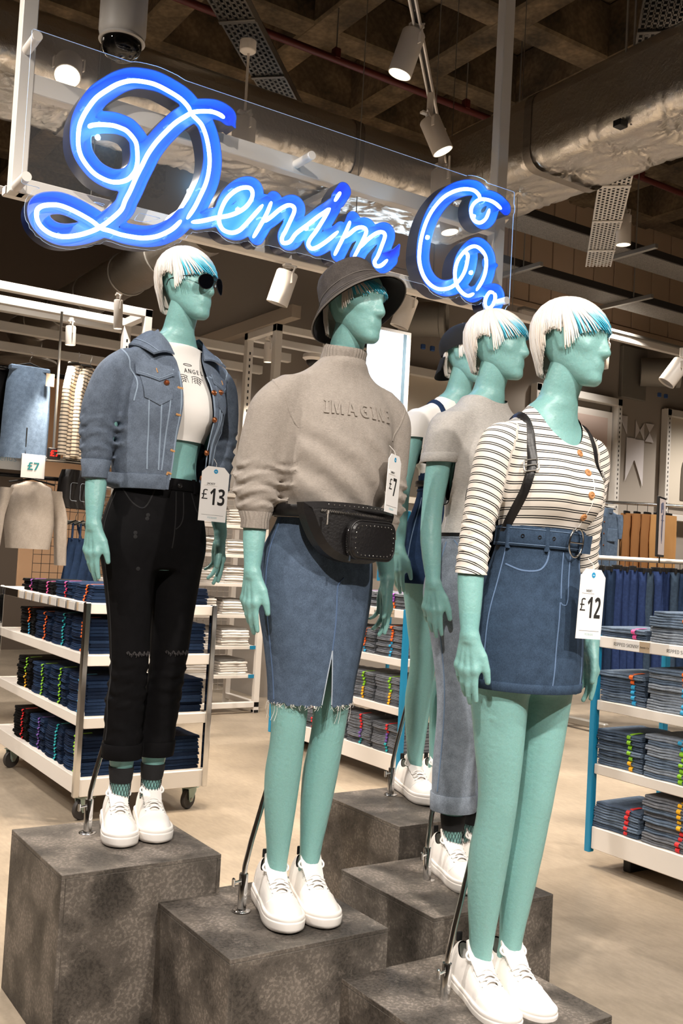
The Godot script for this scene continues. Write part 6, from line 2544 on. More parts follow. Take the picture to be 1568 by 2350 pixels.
func stack(called: String, category: String, base: Vector3, turn: float, count: int, d: float, w: float, h: float, cloths: Array, stickers: Array, st_z: float, look: String, place: String, group: String, jitter := 0.006) -> void:
	# stickers: colours from the top down; place: where the stack is
	var y := 0.0
	for k in count:
		var top := count - 1 - k
		var sd := rng.randi() % 4
		var m: Material = cloths[rng.randi() % cloths.size()]
		var col: String = stickers[mini(top * stickers.size() / count, stickers.size() - 1)] if stickers.size() else ""
		var o := MeshInstance3D.new()
		o.name = numbered(called)
		o.mesh = folded_mesh(d, w, h, sd)
		o.material_override = m
		add_child(o)
		o.position = base + Vector3(0, y, 0) + Vector3(rnd(-jitter, jitter), 0, rnd(-jitter, jitter))
		o.rotation = Vector3(0, turn + rnd(-0.02, 0.02), 0)
		var nth: String = "top" if top == 0 else NTH[k]
		tag(o, "%s, %s of %s" % [look, nth, place], category, group)
		if col:
			part("size_sticker", sticker_mesh(d, h, top == 0), M["st_" + col], o, Vector3(0, 0, st_z + rnd(-0.003, 0.003)))
		y += h * 1.0

func castor(o: Node3D, at: Vector3, turn: float) -> void:
	var f := MB.new()
	f.xf = Transform3D(Basis(Vector3.UP, turn), at)
	f.box(Vector3(0, 0.108, 0), Vector3(0.07, 0.006, 0.06), 0.002)
	for s in [-1.0, 1.0]:
		var pl := PackedVector2Array([Vector2(-0.028, 0.106), Vector2(0.032, 0.106), Vector2(0.036, 0.09), Vector2(0.006, 0.038), Vector2(-0.012, 0.036), Vector2(-0.022, 0.055)])
		f.prism(pl, s * 0.019, s * 0.023)
	f.box(Vector3(0.052, 0.098, 0), Vector3(0.036, 0.004, 0.03), 0.0015)
	var p := part("castor_fork", f.done(), M.fork, o)
	var w := MB.new()
	w.xf = Transform3D(Basis(Vector3.UP, turn) * Basis(Vector3.RIGHT, PI / 2), at + Vector3(0, 0.050, 0) + Basis(Vector3.UP, turn) * Vector3(-0.004, 0, 0))
	w.lathe([[0.0, 0.012], [0.018, 0.012], [0.036, 0.010], [0.047, 0.012], [0.050, 0.006], [0.050, -0.006], [0.047, -0.012], [0.036, -0.010], [0.018, -0.012], [0.0, -0.012]], 28)
	part("castor_wheel", w.done(), M.tyre, p)
	var ax := MB.new()
	ax.xf = w.xf
	ax.lathe([[0.0, 0.026], [0.008, 0.026], [0.008, -0.026], [0.0, -0.026]], 12)
	part("axle", ax.done(), M.galv, p)

func trolley() -> void:
	var x0 := 1.635
	var x1 := 2.335
	var z0 := -4.605
	var z1 := -6.16
	var cx := (x0 + x1) / 2
	var cz := (z0 + z1) / 2
	var o := thing("stock_trolley", "white and chrome four-tier trolley of folded jeans behind the denim-jacket mannequin", "trolley", Vector3(cx, 0, cz))
	var lv := [[0.120, 0.205], [0.442, 0.494], [0.740, 0.792], [0.990, 1.040]]
	for q in lv:
		part("shelf_board", boxm(Vector3(x1 - x0 - 0.05, q[1] - q[0], z0 - z1 - 0.02), 0.003, Vector3(0, (q[0] + q[1]) / 2, 0)), M.white, o)
	for sx in [-1.0, 1.0]:
		for sz in [-1.0, 1.0]:
			part("chrome_post", boxm(Vector3(0.030, 0.925, 0.034), 0.004, Vector3(sx * (x1 - x0 - 0.030) / 2, 0.120 + 0.4625, sz * (z0 - z1 - 0.034) / 2)), M.chrome, o)
			castor(o, Vector3(sx * 0.28, 0, 0.71 if sz > 0 else -0.50), 0.5 if sx > 0 else 0.35)
	part("label_rail", boxm(Vector3(0.006, 0.044, z0 - z1 - 0.08), 0.001, Vector3(-(x1 - x0) / 2 + 0.02, 1.014, 0)), M.chrome, o)
	for k in 8:
		part("shelf_label", boxm(Vector3(0.003, 0.040, 0.086), 0.0005, Vector3(-(x1 - x0) / 2 + 0.014, 1.014, 0.68 - k * 0.145)), M.label_grey, o)
		part("label_tab", boxm(Vector3(0.0035, 0.040, 0.026), 0.0005, Vector3(-(x1 - x0) / 2 + 0.014, 1.014, 0.625 - k * 0.145)), M.label_tan, o)
	var names := ["top tier", "second tier", "third tier", "bottom tier"]
	var heights := [1.040, 0.792, 0.494, 0.205]
	var cnt := [[5, 5], [10, 9], [11, 10], [11, 10]]
	var rows := ["corner stack", "second stack", "third stack", "rearmost stack"]
	var st := [[["orange"], ["pink", "red"], ["pink"], ["purple", "pink"]], [["orange"], ["teal"], ["orange"], ["orange", "blue"]], [["blue"], ["green"], ["green"], ["green", "yellow"]], [["green"], ["teal"], ["lilac"], ["red"]]]
	for t in 4:
		for j in 4:
			var dark := j >= 2 if t == 0 else j >= 3
			var cl := [M.denim_black] if dark else ([M.denim_dark, M.denim_navy] if t > 0 else [M.denim_dark])
			var z := z0 - 0.185 - j * 0.30
			var c: int = cnt[t][0] - (1 if j > 1 else 0)
			stack("folded_jeans", "jeans", Vector3(x0 + 0.215, heights[t], z), 0.0, c, 0.33, 0.255, 0.0168, cl, st[t][j], 0.03, "black folded jeans" if dark else "dark blue folded jeans", "%s, trolley's %s" % [rows[j], names[t]], "folded jeans on the trolley")
		# the right-hand column, of which only the front stack shows
		stack("folded_jeans", "jeans", Vector3(x1 - 0.185, heights[t], z0 - 0.185), PI, cnt[t][1], 0.30, 0.255, 0.0168, [M.denim_dark, M.denim_navy], [], 0.0, "unstickered blue jeans", "right-hand stack, trolley's %s" % names[t], "folded jeans on the trolley")
		for j in [0, 1]:
			var tg := solo("jeans_label", boxm(Vector3(0.035, 0.0012, 0.085), 0.0003), M.label_tan, "buff card label lying on the %s jeans of the trolley's %s" % ["corner" if j == 0 else "second", names[t]], "label", Vector3(x0 + 0.30, heights[t] + 0.0168 * (cnt[t][0]) + 0.0035, z0 - 0.15 - j * 0.30), Vector3(0, 0.7, 0.03), "card labels on the folded jeans")

func blue_rack(called: String, label: String, x: float, za: float, zb: float, words: String) -> Node3D:
	# shelves facing -x, between two blue end frames
	var o := thing(called, label, "shelf unit", Vector3(x + 0.26, 0, (za + zb) / 2), 0.0, "blue-ended jeans racks")
	var L := absf(za - zb)
	for q in [[0.080, 0.179, 0.0], [0.414, 0.459, 0.0], [0.700, 0.745, 0.0], [0.983, 1.034, 0.0]]:
		part("shelf_board", boxm(Vector3(0.50, q[1] - q[0], L - 0.06), 0.003, Vector3(0, (q[0] + q[1]) / 2, 0)), M.white, o)
	for s in [-1.0, 1.0]:
		for e in [-1.0, 1.0]:
			part("blue_post", boxm(Vector3(0.034, 0.975, 0.028), 0.002, Vector3(e * 0.243, 0.0625 + 0.4875, s * (L / 2 - 0.014))), M.blue_paint, o)
		part("foot", boxm(Vector3(0.36, 0.08, 0.04), 0.004, Vector3(0.02, 0.04, s * (L / 2 - 0.16))), M.black, o)
	var n := int(L / 0.27)
	for k in n:
		var z := L / 2 - 0.20 - k * 0.285
		for sg in [1.0]:
			var lb := part("shelf_label", boxm(Vector3(0.002, 0.046, 0.185), 0.0004, Vector3(-0.2512, 1.008, (z - 0.02) * (1 if za > zb else 1))), M.card, o)
			part("label_words", text_mesh(words, 0.020, 0.0004), M.ink, lb, Vector3(-0.2524, 1.006, z - 0.055), Vector3(0, -PI / 2, 0))
			part("label_tab", boxm(Vector3(0.0024, 0.046, 0.055), 0.0004, Vector3(-0.2514, 1.008, z + 0.045)), M.label_tan, lb)
			part("label_script", text_mesh("Denim Co", 0.011, 0.0004), M.ink, lb, Vector3(-0.2530, 1.006, z + 0.045), Vector3(0, -PI / 2, 0))
	return o

func racks() -> void:
	# near rack, right edge of the picture
	blue_rack("jeans_rack", "blue-ended white rack of light folded jeans at the right edge", 3.5, -3.13, -1.55, "RIPPED SKINNY")
	blue_rack("jeans_rack", "blue-ended white rack of grey folded jeans behind the pinafore mannequin", 3.57, -4.62, -6.15, "BOY CUT SKINNY")
	var hs := [1.034, 0.745, 0.459, 0.179]
	var nm := ["top shelf", "second shelf", "third shelf", "bottom shelf"]
	var cn := [[2, 6, 5], [6, 8, 8], [7, 8, 8], [5, 9, 8]]
	var st := [[["pink"], ["orange"], ["orange"]], [["orange", "blue", "blue"], ["orange", "blue", "blue"], ["blue"]], [["green", "green", "yellow"], ["blue", "green", "green", "green"], ["green"]], [["red"], ["yellow", "red"], ["red"]]]
	var cols := ["first stack", "second stack", "third stack"]
	for t in 4:
		for j in 3:
			var z := -2.975 + j * 0.270
			var cl := [M.denim_light, M.denim_mid] if j == 0 else [M.denim_pale, M.denim_pale, M.denim_light]
			if t == 3 and j > 0: cl = [M.denim_light, M.denim_grey]
			stack("folded_jeans", "jeans", Vector3(3.5 + 0.175, hs[t], z), 0.0, cn[t][j], 0.30, 0.245, 0.0225, cl, st[t][j], 0.06, "%s jeans" % ("mid blue" if j == 0 else "pale blue"), "%s from the post, right rack's %s" % [cols[j], nm[t]], "folded jeans on the right rack", 0.008)
	for j in 2:
		solo("jeans_label", boxm(Vector3(0.07, 0.0012, 0.05), 0.0003), M.label_tan, "buff card label on the %s stack of the right rack's second shelf" % ("first" if j == 0 else "second"), "label", Vector3(3.76, 0.745 + (6 + 2 * j) * 0.0225 + 0.0045, -2.95 + j * 0.27), Vector3(0, 0.4, 0.03), "card labels on the folded jeans")
	var st2 := [[["purple", "orange"], ["purple"], ["pink"], ["orange"]], [["orange", "blue"], ["orange", "orange", "blue"], ["blue"], ["orange"]], [["green", "yellow"], ["green", "yellow"], ["green"], ["yellow"]], [["red", "lilac", "teal"], ["red", "red", "lilac", "teal"], ["lilac"], ["red"]]]
	var cn2 := [[5, 5, 4, 4], [10, 8, 8, 8], [9, 9, 8, 8], [9, 10, 8, 8]]
	var c4 := ["first stack", "second stack", "third stack", "fourth stack"]
	for t in 4:
		for j in 4:
			stack("folded_jeans", "jeans", Vector3(3.57 + 0.175, hs[t], -4.80 - j * 0.275), 0.0, cn2[t][j], 0.30, 0.245, 0.0185, [M.denim_grey, M.denim_grey, M.denim_smoke], st2[t][j], 0.02, "grey jeans", "%s from the post, middle rack's %s" % [c4[j], nm[t]], "folded jeans on the middle rack", 0.008)
	var sg := thing("aisle_sign", "small blue-framed sign board behind the pinafore mannequin's hand", "sign", Vector3(4.2, 0, -5.62))
	part("sign_post", boxm(Vector3(0.02, 1.2, 0.02), 0.002, Vector3(0, 0.6, 0)), M.blue_paint, sg)
	part("sign_frame", boxm(Vector3(0.02, 0.50, 0.34), 0.003, Vector3(0, 1.42, 0)), M.blue_paint, sg)
	part("sign_face", boxm(Vector3(0.004, 0.45, 0.29), 0.001, Vector3(-0.0105, 1.42, 0)), M.sign_brown, sg)

func tee_shelving() -> void:
	var x1 := 4.09
	var x0 := 2.75
	var z0 := -7.22
	var o := thing("tee_shelving", "tall white perforated shelving of folded white tees behind the trolley", "shelf unit", Vector3((x0 + x1) / 2, 0, z0 - 0.28))
	var L := x1 - x0
	for s in [-1.0, 1.0]:
		part("upright", boxm(Vector3(0.05, 1.84, 0.045), 0.003, Vector3(s * (L / 2 - 0.025), 0.92, 0.26)), M.white, o)
		part("upright", boxm(Vector3(0.05, 2.6, 0.045), 0.003, Vector3(s * (L / 2 - 0.025), 1.3, -0.26)), M.white, o)
		part("base_rail", boxm(Vector3(0.045, 0.045, 0.56), 0.003, Vector3(s * (L / 2 - 0.025), 0.07, 0)), M.white, o)
		part("base_foot", boxm(Vector3(0.05, 0.03, 0.05), 0.006, Vector3(s * (L / 2 - 0.025), 0.015, 0.26)), M.black, o)
	part("base_rail", boxm(Vector3(L, 0.045, 0.045), 0.003, Vector3(0, 0.07, 0.26)), M.white, o)
	var hs := [0.314, 0.551, 0.806, 1.062, 1.30, 1.54, 1.795]
	for k in 7:
		part("shelf_board", boxm(Vector3(L - 0.09, 0.028, 0.50), 0.002, Vector3(-0.01, hs[k] - 0.014, 0.0)), M.white, o)
		part("blue_bracket", boxm(Vector3(0.05, 0.030, 0.010), 0.001, Vector3(L / 2 - 0.075, hs[k] - 0.014, 0.256)), M.blue_paint, o)
	var wires := MB.new()
	for k in 22: wires.tube([Vector3(-L / 2 + 0.05 + k * (L - 0.1) / 21, 0.1, -0.27), Vector3(-L / 2 + 0.05 + k * (L - 0.1) / 21, 1.84, -0.27)], 0.0022, 4, false)
	for k in 36: wires.tube([Vector3(-L / 2 + 0.05, 0.12 + k * 0.05, -0.272), Vector3(L / 2 - 0.05, 0.12 + k * 0.05, -0.272)], 0.0022, 4, false)
	part("wire_back", wires.done(), M.white, o).set_meta("kind", "stuff")
	var cols := ["red", "yellow", "green", "blue", "orange", "purple"]
	var nm := ["lowest shelf", "second shelf up", "third shelf up", "fourth shelf up", "fifth shelf up", "sixth shelf up"]
	var cc := ["right-hand", "middle", "left-hand"]
	for t in 6:
		for j in 3:
			var x := x1 - 0.235 - j * 0.315
			var c: int = 5 + (t * 3 + j) % 2
			stack("folded_tee", "tee", Vector3(x, hs[t], z0 - 0.185), -PI / 2, c, 0.30, 0.25, 0.021, [M.white_cloth, M.tee_white, M.tee_white], [cols[t]], -0.05, "white tee, %s strip" % cols[t], "%s stack, white shelving's %s" % [cc[j], nm[t]], "folded tees on the white shelving", 0.008)
			if j < 2:
				var card := solo("folded_tee", folded_mesh(0.30, 0.24, 0.018, 2), M.grey_tee if t % 2 else M.tee_grey, "grey folded tee on the %s stack, white shelving's %s" % [cc[j], nm[t]], "tee", Vector3(x, hs[t] + c * 0.021, z0 - 0.22), Vector3(0.0, -PI / 2, 0.0), "folded tees on the white shelving")

# ---------------------------------------------------------------- the shop around the display
func room() -> void:
	struct("floor", boxm(Vector3(24.0, 0.2, 24.0), 0.0, Vector3(6.0, -0.1, -5.0)), M.floor)
	var ce := struct("ceiling", boxm(Vector3(24.0, 0.25, 24.0), 0.0, Vector3(6.0, 6.10, -5.0)), M.concrete)
	for k in range(-8, 12):
		var x := 5.085 + 1.08 * k
		part("ceiling_rib", boxm(Vector3(0.264, 0.475, 18.0), 0.02, Vector3(x, 5.74, -4.0)), M.concrete, ce)
	for k in range(-8, 7):
		var z := -5.636 - 1.08 * k
		part("ceiling_rib", boxm(Vector3(22.0, 0.468, 0.264), 0.02, Vector3(6.0, 5.742, z)), M.concrete, ce)
	struct("wall_back", boxm(Vector3(12.5, 6.0, 0.2), 0.0, Vector3(10.75, 3.0, -8.1)), M.wall)
	struct("wall_recess", boxm(Vector3(0.2, 6.0, 4.0), 0.0, Vector3(4.6, 3.0, -10.2)), M.wall)
	struct("wall_far", boxm(Vector3(11.0, 6.0, 0.2), 0.0, Vector3(-0.9, 3.0, -12.2)), M.wall_brown)
	struct("wall_left", boxm(Vector3(0.2, 6.0, 18.0), 0.0, Vector3(-5.6, 3.0, -4.0)), M.wall)
	struct("wall_right", boxm(Vector3(0.2, 6.0, 16.0), 0.0, Vector3(17.1, 3.0, -1.0)), M.wall)
	struct("wall_front", boxm(Vector3(23.0, 6.0, 0.2), 0.0, Vector3(6.0, 3.0, 5.1)), M.wall)
	struct("trim_1", boxm(Vector3(0.10, 0.12, 4.0), 0.004, Vector3(4.46, 3.50, -9.6)), M.wall_pale)
	# upper wall: upright brown boards with open joints
	var up := struct("trim_2", boxm(Vector3(12.4, 0.06, 0.05), 0.004, Vector3(10.72, 4.22, -7.97)), M.panel)
	for k in 36:
		part("wall_board", boxm(Vector3(0.325, 1.60, 0.03), 0.006, Vector3(4.75 + k * 0.34, 5.06, -7.975)), M.panel, up)

func wrinkled(x: float, y: float, z: float) -> float:
	return noise.get_noise_3d(x * 140.0, y * 140.0, z * 140.0) * 0.5 + noise.get_noise_3d(x * 420.0, y * 420.0, z * 420.0) * 0.3

func foil_duct(called: String, label: String, a: Vector3, b: Vector3, w: float, h: float) -> void:
	var dirv := (b - a).normalized()
	var L := a.distance_to(b)
	var sidev := dirv.cross(Vector3.UP).normalized()
	var prof := []
	for p in rounded(w, h, 0.10, 4): prof.append(p)
	var dense := []
	for k in prof.size():
		var p: Vector2 = prof[k]
		var q: Vector2 = prof[(k + 1) % prof.size()]
		var n := maxi(1, int(p.distance_to(q) / 0.022))
		for j in n: dense.append(p.lerp(q, float(j) / n))
	dense.append(dense[0])
	var cols := dense.size()
	var rows := int(L / 0.022) + 1
	var pins := []
	var r := RandomNumberGenerator.new()
	r.seed = 40
	for k in int(L / 0.42):
		for s in [-1.0, 0.0, 1.0]:
			pins.append(Vector2((k + 0.5) * 0.42 + r.randf_range(-0.06, 0.06), s * w * 0.36 + r.randf_range(-0.03, 0.03)))
	var g := []
	for i in rows:
		var t := L * i / (rows - 1)
		for k in cols:
			var p: Vector2 = dense[k]
			var n := p.normalized()
			n = Vector2(n.x * h, n.y * w).normalized()
			var o := a + dirv * t + sidev * p.x + Vector3.UP * p.y
			var under := smoothstep(-h * 0.10, -h * 0.48, p.y)
			var e: float = wrinkled(o.x, o.y, o.z) * (0.004 + 0.016 * under)
			if under > 0.0:
				var near := 9.0
				var ang := 0.0
				for c in pins:
					var dd := Vector2(t - c.x, p.x - c.y)
					var l := dd.length_squared()
					if l < near:
						near = l
						ang = dd.angle() + c.x * 3.0
				near = sqrt(near)
				e += under * (0.011 * sin(ang * 9.0 + noise.get_noise_2d(ang * 30.0, near * 200.0) * 3.0) * exp(-near * 5.5) - 0.022 * exp(-near * 16.0))
				e -= under * 0.02 * cos(p.x / w * PI)
			g.append(o + sidev * n.x * e + Vector3.UP * n.y * e)
	var mb := MB.new()
	mb.grid(g, cols)
	var o2 := thing(called, label, "duct")
	part("foil_wrap", mb.done(), M.foil, o2)
	for t in [L * 0.22, L * 0.5, L * 0.78]:
		var tp := []
		for e in [-0.03, 0.03]:
			for k in cols:
				var p: Vector2 = dense[k] * 1.012
				tp.append(a + dirv * (t + e) + sidev * p.x + Vector3.UP * p.y)
		part("foil_tape", MB.new().grid(tp, cols).done(), M.foil_plain, o2)

func ducts() -> void:
	foil_duct("foil_duct", "silver foil-wrapped box duct running behind the neon sign", Vector3(-1.2, 3.78, -5.21), Vector3(4.46, 3.78, -5.21), 0.74, 0.36)
	foil_duct("foil_duct", "silver foil-wrapped box duct crossing the upper right of the picture", Vector3(4.18, 3.83, -5.55), Vector3(4.18, 3.83, 1.0), 0.62, 0.46)
	# hangers of the second duct
	var hg := thing("duct_hanger", "pair of grey drop rods and a black clamp holding the right-hand foil duct", "hanger", Vector3(3.885, 0, -3.42))
	for d in [0.0, 0.028]:
		part("drop_rod", MB.new().tube([Vector3(d, 3.62, d), Vector3(d, 5.5, d)], 0.006, 8).done(), M.galv, hg)
	part("clamp", boxm(Vector3(0.06, 0.035, 0.05), 0.003, Vector3(-0.02, 3.62, 0.0)), M.black, hg)
	# spiral round duct at the left with its drop and diffuser
	var rd := thing("round_duct", "round silver spiral duct dropping to a ceiling diffuser at the left", "duct")
	var mb := MB.new()
	var pts := []
	var rad := PackedFloat32Array()
	for k in 120:
		pts.append(Vector3(2.72, 3.40, -10.0 + k * 0.0355))
		rad.append(0.160 + (0.004 if k % 7 == 0 else 0.0) + noise.get_noise_2d(k * 30.0, 0.0) * 0.004)
	mb.tube(pts, rad, 28)
	part("spiral_pipe", mb.done(), M.foil_plain, rd)
	for z in [-9.4, -8.7, -8.0, -7.2, -6.5]:
		var rg := MB.new()
		var ring := []
		for k in 29: ring.append(Vector3(2.72 + cos(TAU * k / 28) * 0.164, 3.40 + sin(TAU * k / 28) * 0.164, z))
		rg.tube(ring, 0.008, 6, false)
		part("clamp_ring", rg.done(), M.galv, rd)
	var dr := MB.new()
	dr.xf = Transform3D(Basis(), Vector3(2.68, 0, -9.72))
	dr.lathe([[0.15, 3.40], [0.15, 3.16], [0.16, 3.14]], 24)
	dr.lathe([[0.16, 3.14], [0.20, 3.10], [0.30, 3.07], [0.30, 3.05], [0.22, 3.055], [0.20, 3.08], [0.0, 3.08]], 32)
	part("diffuser", dr.done(), M.foil_plain, rd)

func cable_tray(label: String, a: Vector3, b: Vector3, w: float, m: Material) -> void:
	var d := (b - a).normalized()
	var s := d.cross(Vector3.UP).normalized()
	var L := a.distance_to(b)
	var o := thing("cable_tray", label, "cable tray", a, 0.0, "perforated cable trays")
	o.basis = Basis(s, Vector3.UP, -d)
	# the bed, with real slots: rails and rungs
	var bed := MB.new()
	var lanes := 7
	for k in lanes + 1:
		bed.box(Vector3(-w / 2 + w * k / lanes, 0, -L / 2), Vector3(w / lanes * 0.42, 0.002, L), 0.0004)
	var n := int(L / 0.05)
	for k in n:
		for j in lanes:
			bed.box(Vector3(-w / 2 + w * (j + 0.5) / lanes, 0, -(k + 0.5 * (j % 2)) * L / n), Vector3(w / lanes, 0.002, 0.018), 0.0004)
	part("slotted_bed", bed.done(), m, o).set_meta("kind", "stuff")
	for e in [-1.0, 1.0]:
		part("side_rail", boxm(Vector3(0.003, 0.06, L), 0.001, Vector3(e * w / 2, 0.03, -L / 2)), m, o)
	part("cover", boxm(Vector3(w, 0.003, L), 0.001, Vector3(0, 0.065, -L / 2)), M.black_tray, o)
	for t in [0.2, 0.5, 0.8]:
		part("strap", boxm(Vector3(w * 1.08, 0.01, 0.03), 0.002, Vector3(0, -0.008, -L * t)), m, o)

func spot(label: String, top: Vector3, lens: Vector3, r: float, energy: float, angle := 28.0, stem := 0.0, group := "track spotlights") -> void:
	var d := (lens - top).normalized()
	var L := top.distance_to(lens)
	var o := thing("spotlight", label, "spotlight", top, 0.0, group)
	var up := Vector3.UP if absf(d.y) < 0.95 else Vector3.RIGHT
	var b := Basis.looking_at(d, up) * Basis(Vector3.RIGHT, PI / 2)     # local -y looks along d
	var can := MB.new()
	can.xf = Transform3D(b, Vector3.ZERO)
	can.lathe([[0.0, 0.004], [r * 0.9, 0.004], [r, -0.004], [r, -L], [r * 0.93, -L - 0.001], [r * 0.90, -L + 0.012], [0.0, -L + 0.012]], 28)
	part("can", can.done(), M.white, o)
	var le := MB.new()
	le.xf = Transform3D(b, Vector3.ZERO)
	le.lathe([[0.0, -L + 0.010], [r * 0.88, -L + 0.010]], 24)
	if energy > 0.0:
		var lens_o := part("lens", le.done(), M.lens, o)
		lamp(lens + d * 0.02, lens + d * 2.0, energy, angle, Color(1.0, 0.93, 0.84), r * 0.8)
	else:
		part("lens", le.done(), M.lens_off, o)
	var yk := MB.new()
	for s in [-1.0, 1.0]:
		yk.box(b * Vector3(s * (r + 0.006), -L * 0.18, 0) , Vector3(0.006, 0.05, 0.022), 0.001)
	yk.box(b * Vector3(0, 0.035, 0), Vector3(r * 1.3, 0.012, 0.03), 0.002)
	yk.tube([b * Vector3(r * 0.9, -L * 0.1, 0), b * Vector3(r * 1.1, 0.03, 0), b * Vector3(0, 0.04, 0)], 0.005, 6)
	yk.tube([b * Vector3(-r * 0.9, -L * 0.1, 0), b * Vector3(-r * 1.1, 0.03, 0), b * Vector3(0, 0.04, 0)], 0.005, 6)
	part("yoke", yk.done(), M.white, o)
	if stem > 0.0:
		part("drop_stem", MB.new().tube([Vector3(0, 0.02, 0), Vector3(0, stem, 0)], 0.007 if stem > 0.3 else 0.018, 8).done(), M.white, o)

func overhead() -> void:
	var p1 := thing("sprinkler_pipe", "thin dark red sprinkler pipe crossing under the ceiling", "pipe")
	part("pipe_run", MB.new().tube([Vector3(-2.0, 5.1, -6.27), Vector3(14.0, 5.1, -6.27)], 0.028, 10).done(), M.red_pipe, p1)
	for x in [2.2, 3.9, 5.2, 7.4, 9.2]:
		part("sprinkler_head", MB.new().box(Vector3(x, 5.14, -6.27), Vector3(0.06, 0.09, 0.06), 0.01).done(), M.red_pipe, p1)
		part("drop_rod", MB.new().tube([Vector3(x, 5.15, -6.27), Vector3(x, 5.5, -6.27)], 0.006, 6).done(), M.galv, p1)
	cable_tray("grey slotted cable tray slanting down above the D of the sign", Vector3(2.10, 4.3, -4.63), Vector3(3.62, 4.3, -6.15), 0.20, M.galv)
	cable_tray("dark slotted cable tray in the upper right corner above the foil duct", Vector3(3.72, 4.3, -2.98), Vector3(4.82, 4.3, -4.08), 0.22, M.galv)
	cable_tray("pale slotted cable tray slanting below the right-hand foil duct", Vector3(4.70, 3.9, -4.15), Vector3(6.32, 3.9, -5.77), 0.20, M.white_frame)
	var st := thing("strut_channel", "grey slotted strut channel with a threaded rod near the top edge", "strut", Vector3(3.62, 4.75, -4.05))
	part("channel", boxm(Vector3(0.9, 0.045, 0.045), 0.003, Vector3(-0.30, 0, 0)), M.galv, st)
	for k in 9: part("slot", boxm(Vector3(0.045, 0.003, 0.016), 0.001, Vector3(0.10 - k * 0.09, -0.023, 0)), M.black, st)
	part("threaded_rod", MB.new().tube([Vector3(0.11, -0.22, 0), Vector3(0.11, 0.80, 0)], 0.009, 8).done(), M.galv, st)
	# lighting track, slanting away above the sign
	var tr := thing("lighting_track", "white lighting track slanting away above the letters of the sign", "track")
	var ta := Vector3(2.40, 3.80, -3.32)
	var tb := Vector3(4.3, 3.80, -5.28)
	var td := (tb - ta).normalized()
	var ts := td.cross(Vector3.UP).normalized()
	for s in [-1.0, 1.0]:
		var mb := MB.new()
		mb.xf = Transform3D(Basis(ts, Vector3.UP, -td), ta)
		mb.box(Vector3(s * 0.014, 0, -1.36), Vector3(0.008, 0.034, 2.72), 0.001)
		part("track_side", mb.done(), M.white, tr)
	var tt := MB.new()
	tt.xf = Transform3D(Basis(ts, Vector3.UP, -td), ta)
	tt.box(Vector3(0, 0.012, -1.36), Vector3(0.02, 0.008, 2.72), 0.001)
	part("track_bed", tt.done(), M.black_tray, tr)
	for k in 3:
		part("hanging_wire", MB.new().tube([ta.lerp(tb, 0.1 + 0.4 * k), ta.lerp(tb, 0.1 + 0.4 * k) + Vector3(0, 1.72, 0)], 0.003, 5).done(), M.galv, tr)
	spot("white track spotlight tilted to the left, uppermost on the slanting track", Vector3(2.672, 3.772, -3.623), Vector3(2.628, 3.575, -3.66), 0.056, 9.0, 30.0, 0.03)
	spot("white track spotlight tilted to the right with its lens lit, second on the slanting track", Vector3(3.119, 3.640, -4.054), Vector3(3.185, 3.475, -4.010), 0.056, 8.0, 30.0, 0.14)
	spot("white track spotlight seen through the clear panel above the letter C", Vector3(3.432, 3.526, -4.331), Vector3(3.440, 3.37, -4.332), 0.056, 5.0, 30.0, 0.25)
	spot("white drop spotlight with a lit lens seen inside the letter C", Vector3(3.725, 3.47, -4.623), Vector3(3.738, 3.317, -4.600), 0.055, 5.0, 30.0, 0.32)
	spot("white spotlight with a glowing ring lens beside the D of the sign", Vector3(1.357, 3.56, -4.53), Vector3(1.335, 3.46, -4.47), 0.062, 6.0, 32.0, 0.0)
	spot("white pendant spotlight on a cord hanging from a round ceiling rose", Vector3(2.225, 3.50, -4.417), Vector3(2.225, 3.315, -4.42), 0.060, 8.0, 32.0, 0.38)
	var rose := MB.new()
	rose.xf = Transform3D(Basis(), Vector3(2.214, 3.87, -4.405))
	rose.lathe([[0.0, -0.028], [0.036, -0.028], [0.042, -0.022], [0.042, 0.026], [0.0, 0.026]], 24)
	solo("ceiling_rose", rose.done(), M.white, "round white ceiling rose under the slotted cable tray", "ceiling rose")
	spot("white spotlight hanging straight down beside the pale cable tray at the right", Vector3(5.77, 4.02, -5.034), Vector3(5.78, 3.797, -5.037), 0.056, 14.0, 34.0, 0.24)
	spot("small white downlight with a lit lens left of the denim jacket's collar", Vector3(2.183, 2.85, -5.921), Vector3(2.192, 2.675, -5.925), 0.028, 4.0, 34.0, 0.05, "small downlights on the white rails")
	spot("small white downlight with a lit lens above the hanging striped tops", Vector3(2.063, 2.75, -6.45), Vector3(2.067, 2.63, -6.45), 0.034, 4.0, 34.0, 0.06, "small downlights on the white rails")
	spot("small white downlight with a lit lens inside the white bay behind the sweatshirt", Vector3(3.64, 2.92, -6.60), Vector3(3.645, 2.78, -6.60), 0.032, 4.0, 36.0, 0.06, "small downlights on the white rails")
	spot("white spotlight facing away beside the striped mannequin's chin", Vector3(5.70, 3.05, -5.132), Vector3(5.702, 2.857, -5.145), 0.062, 0.0, 30.0, 0.1)
	spot("white spotlight tilted to the left at the right edge of the picture", Vector3(5.80, 2.83, -4.480), Vector3(5.715, 2.675, -4.54), 0.062, 0.0, 30.0, 0.1)
	spot("white track spotlight tilted to the left above the bucket hat", Vector3(2.557, 2.80, -4.472), Vector3(2.525, 2.635, -4.51), 0.058, 0.0, 30.0, 0.07)
	spot("white track spotlight tilted to the left below the letter C", Vector3(3.574, 2.91, -4.751), Vector3(3.535, 2.735, -4.79), 0.058, 0.0, 30.0, 0.07)
	# the low track these two hang from, parallel to the sign
	var lt := thing("lighting_track", "white lighting track running level below the sign's letters", "track", Vector3(2.6, 2.90, -4.62))
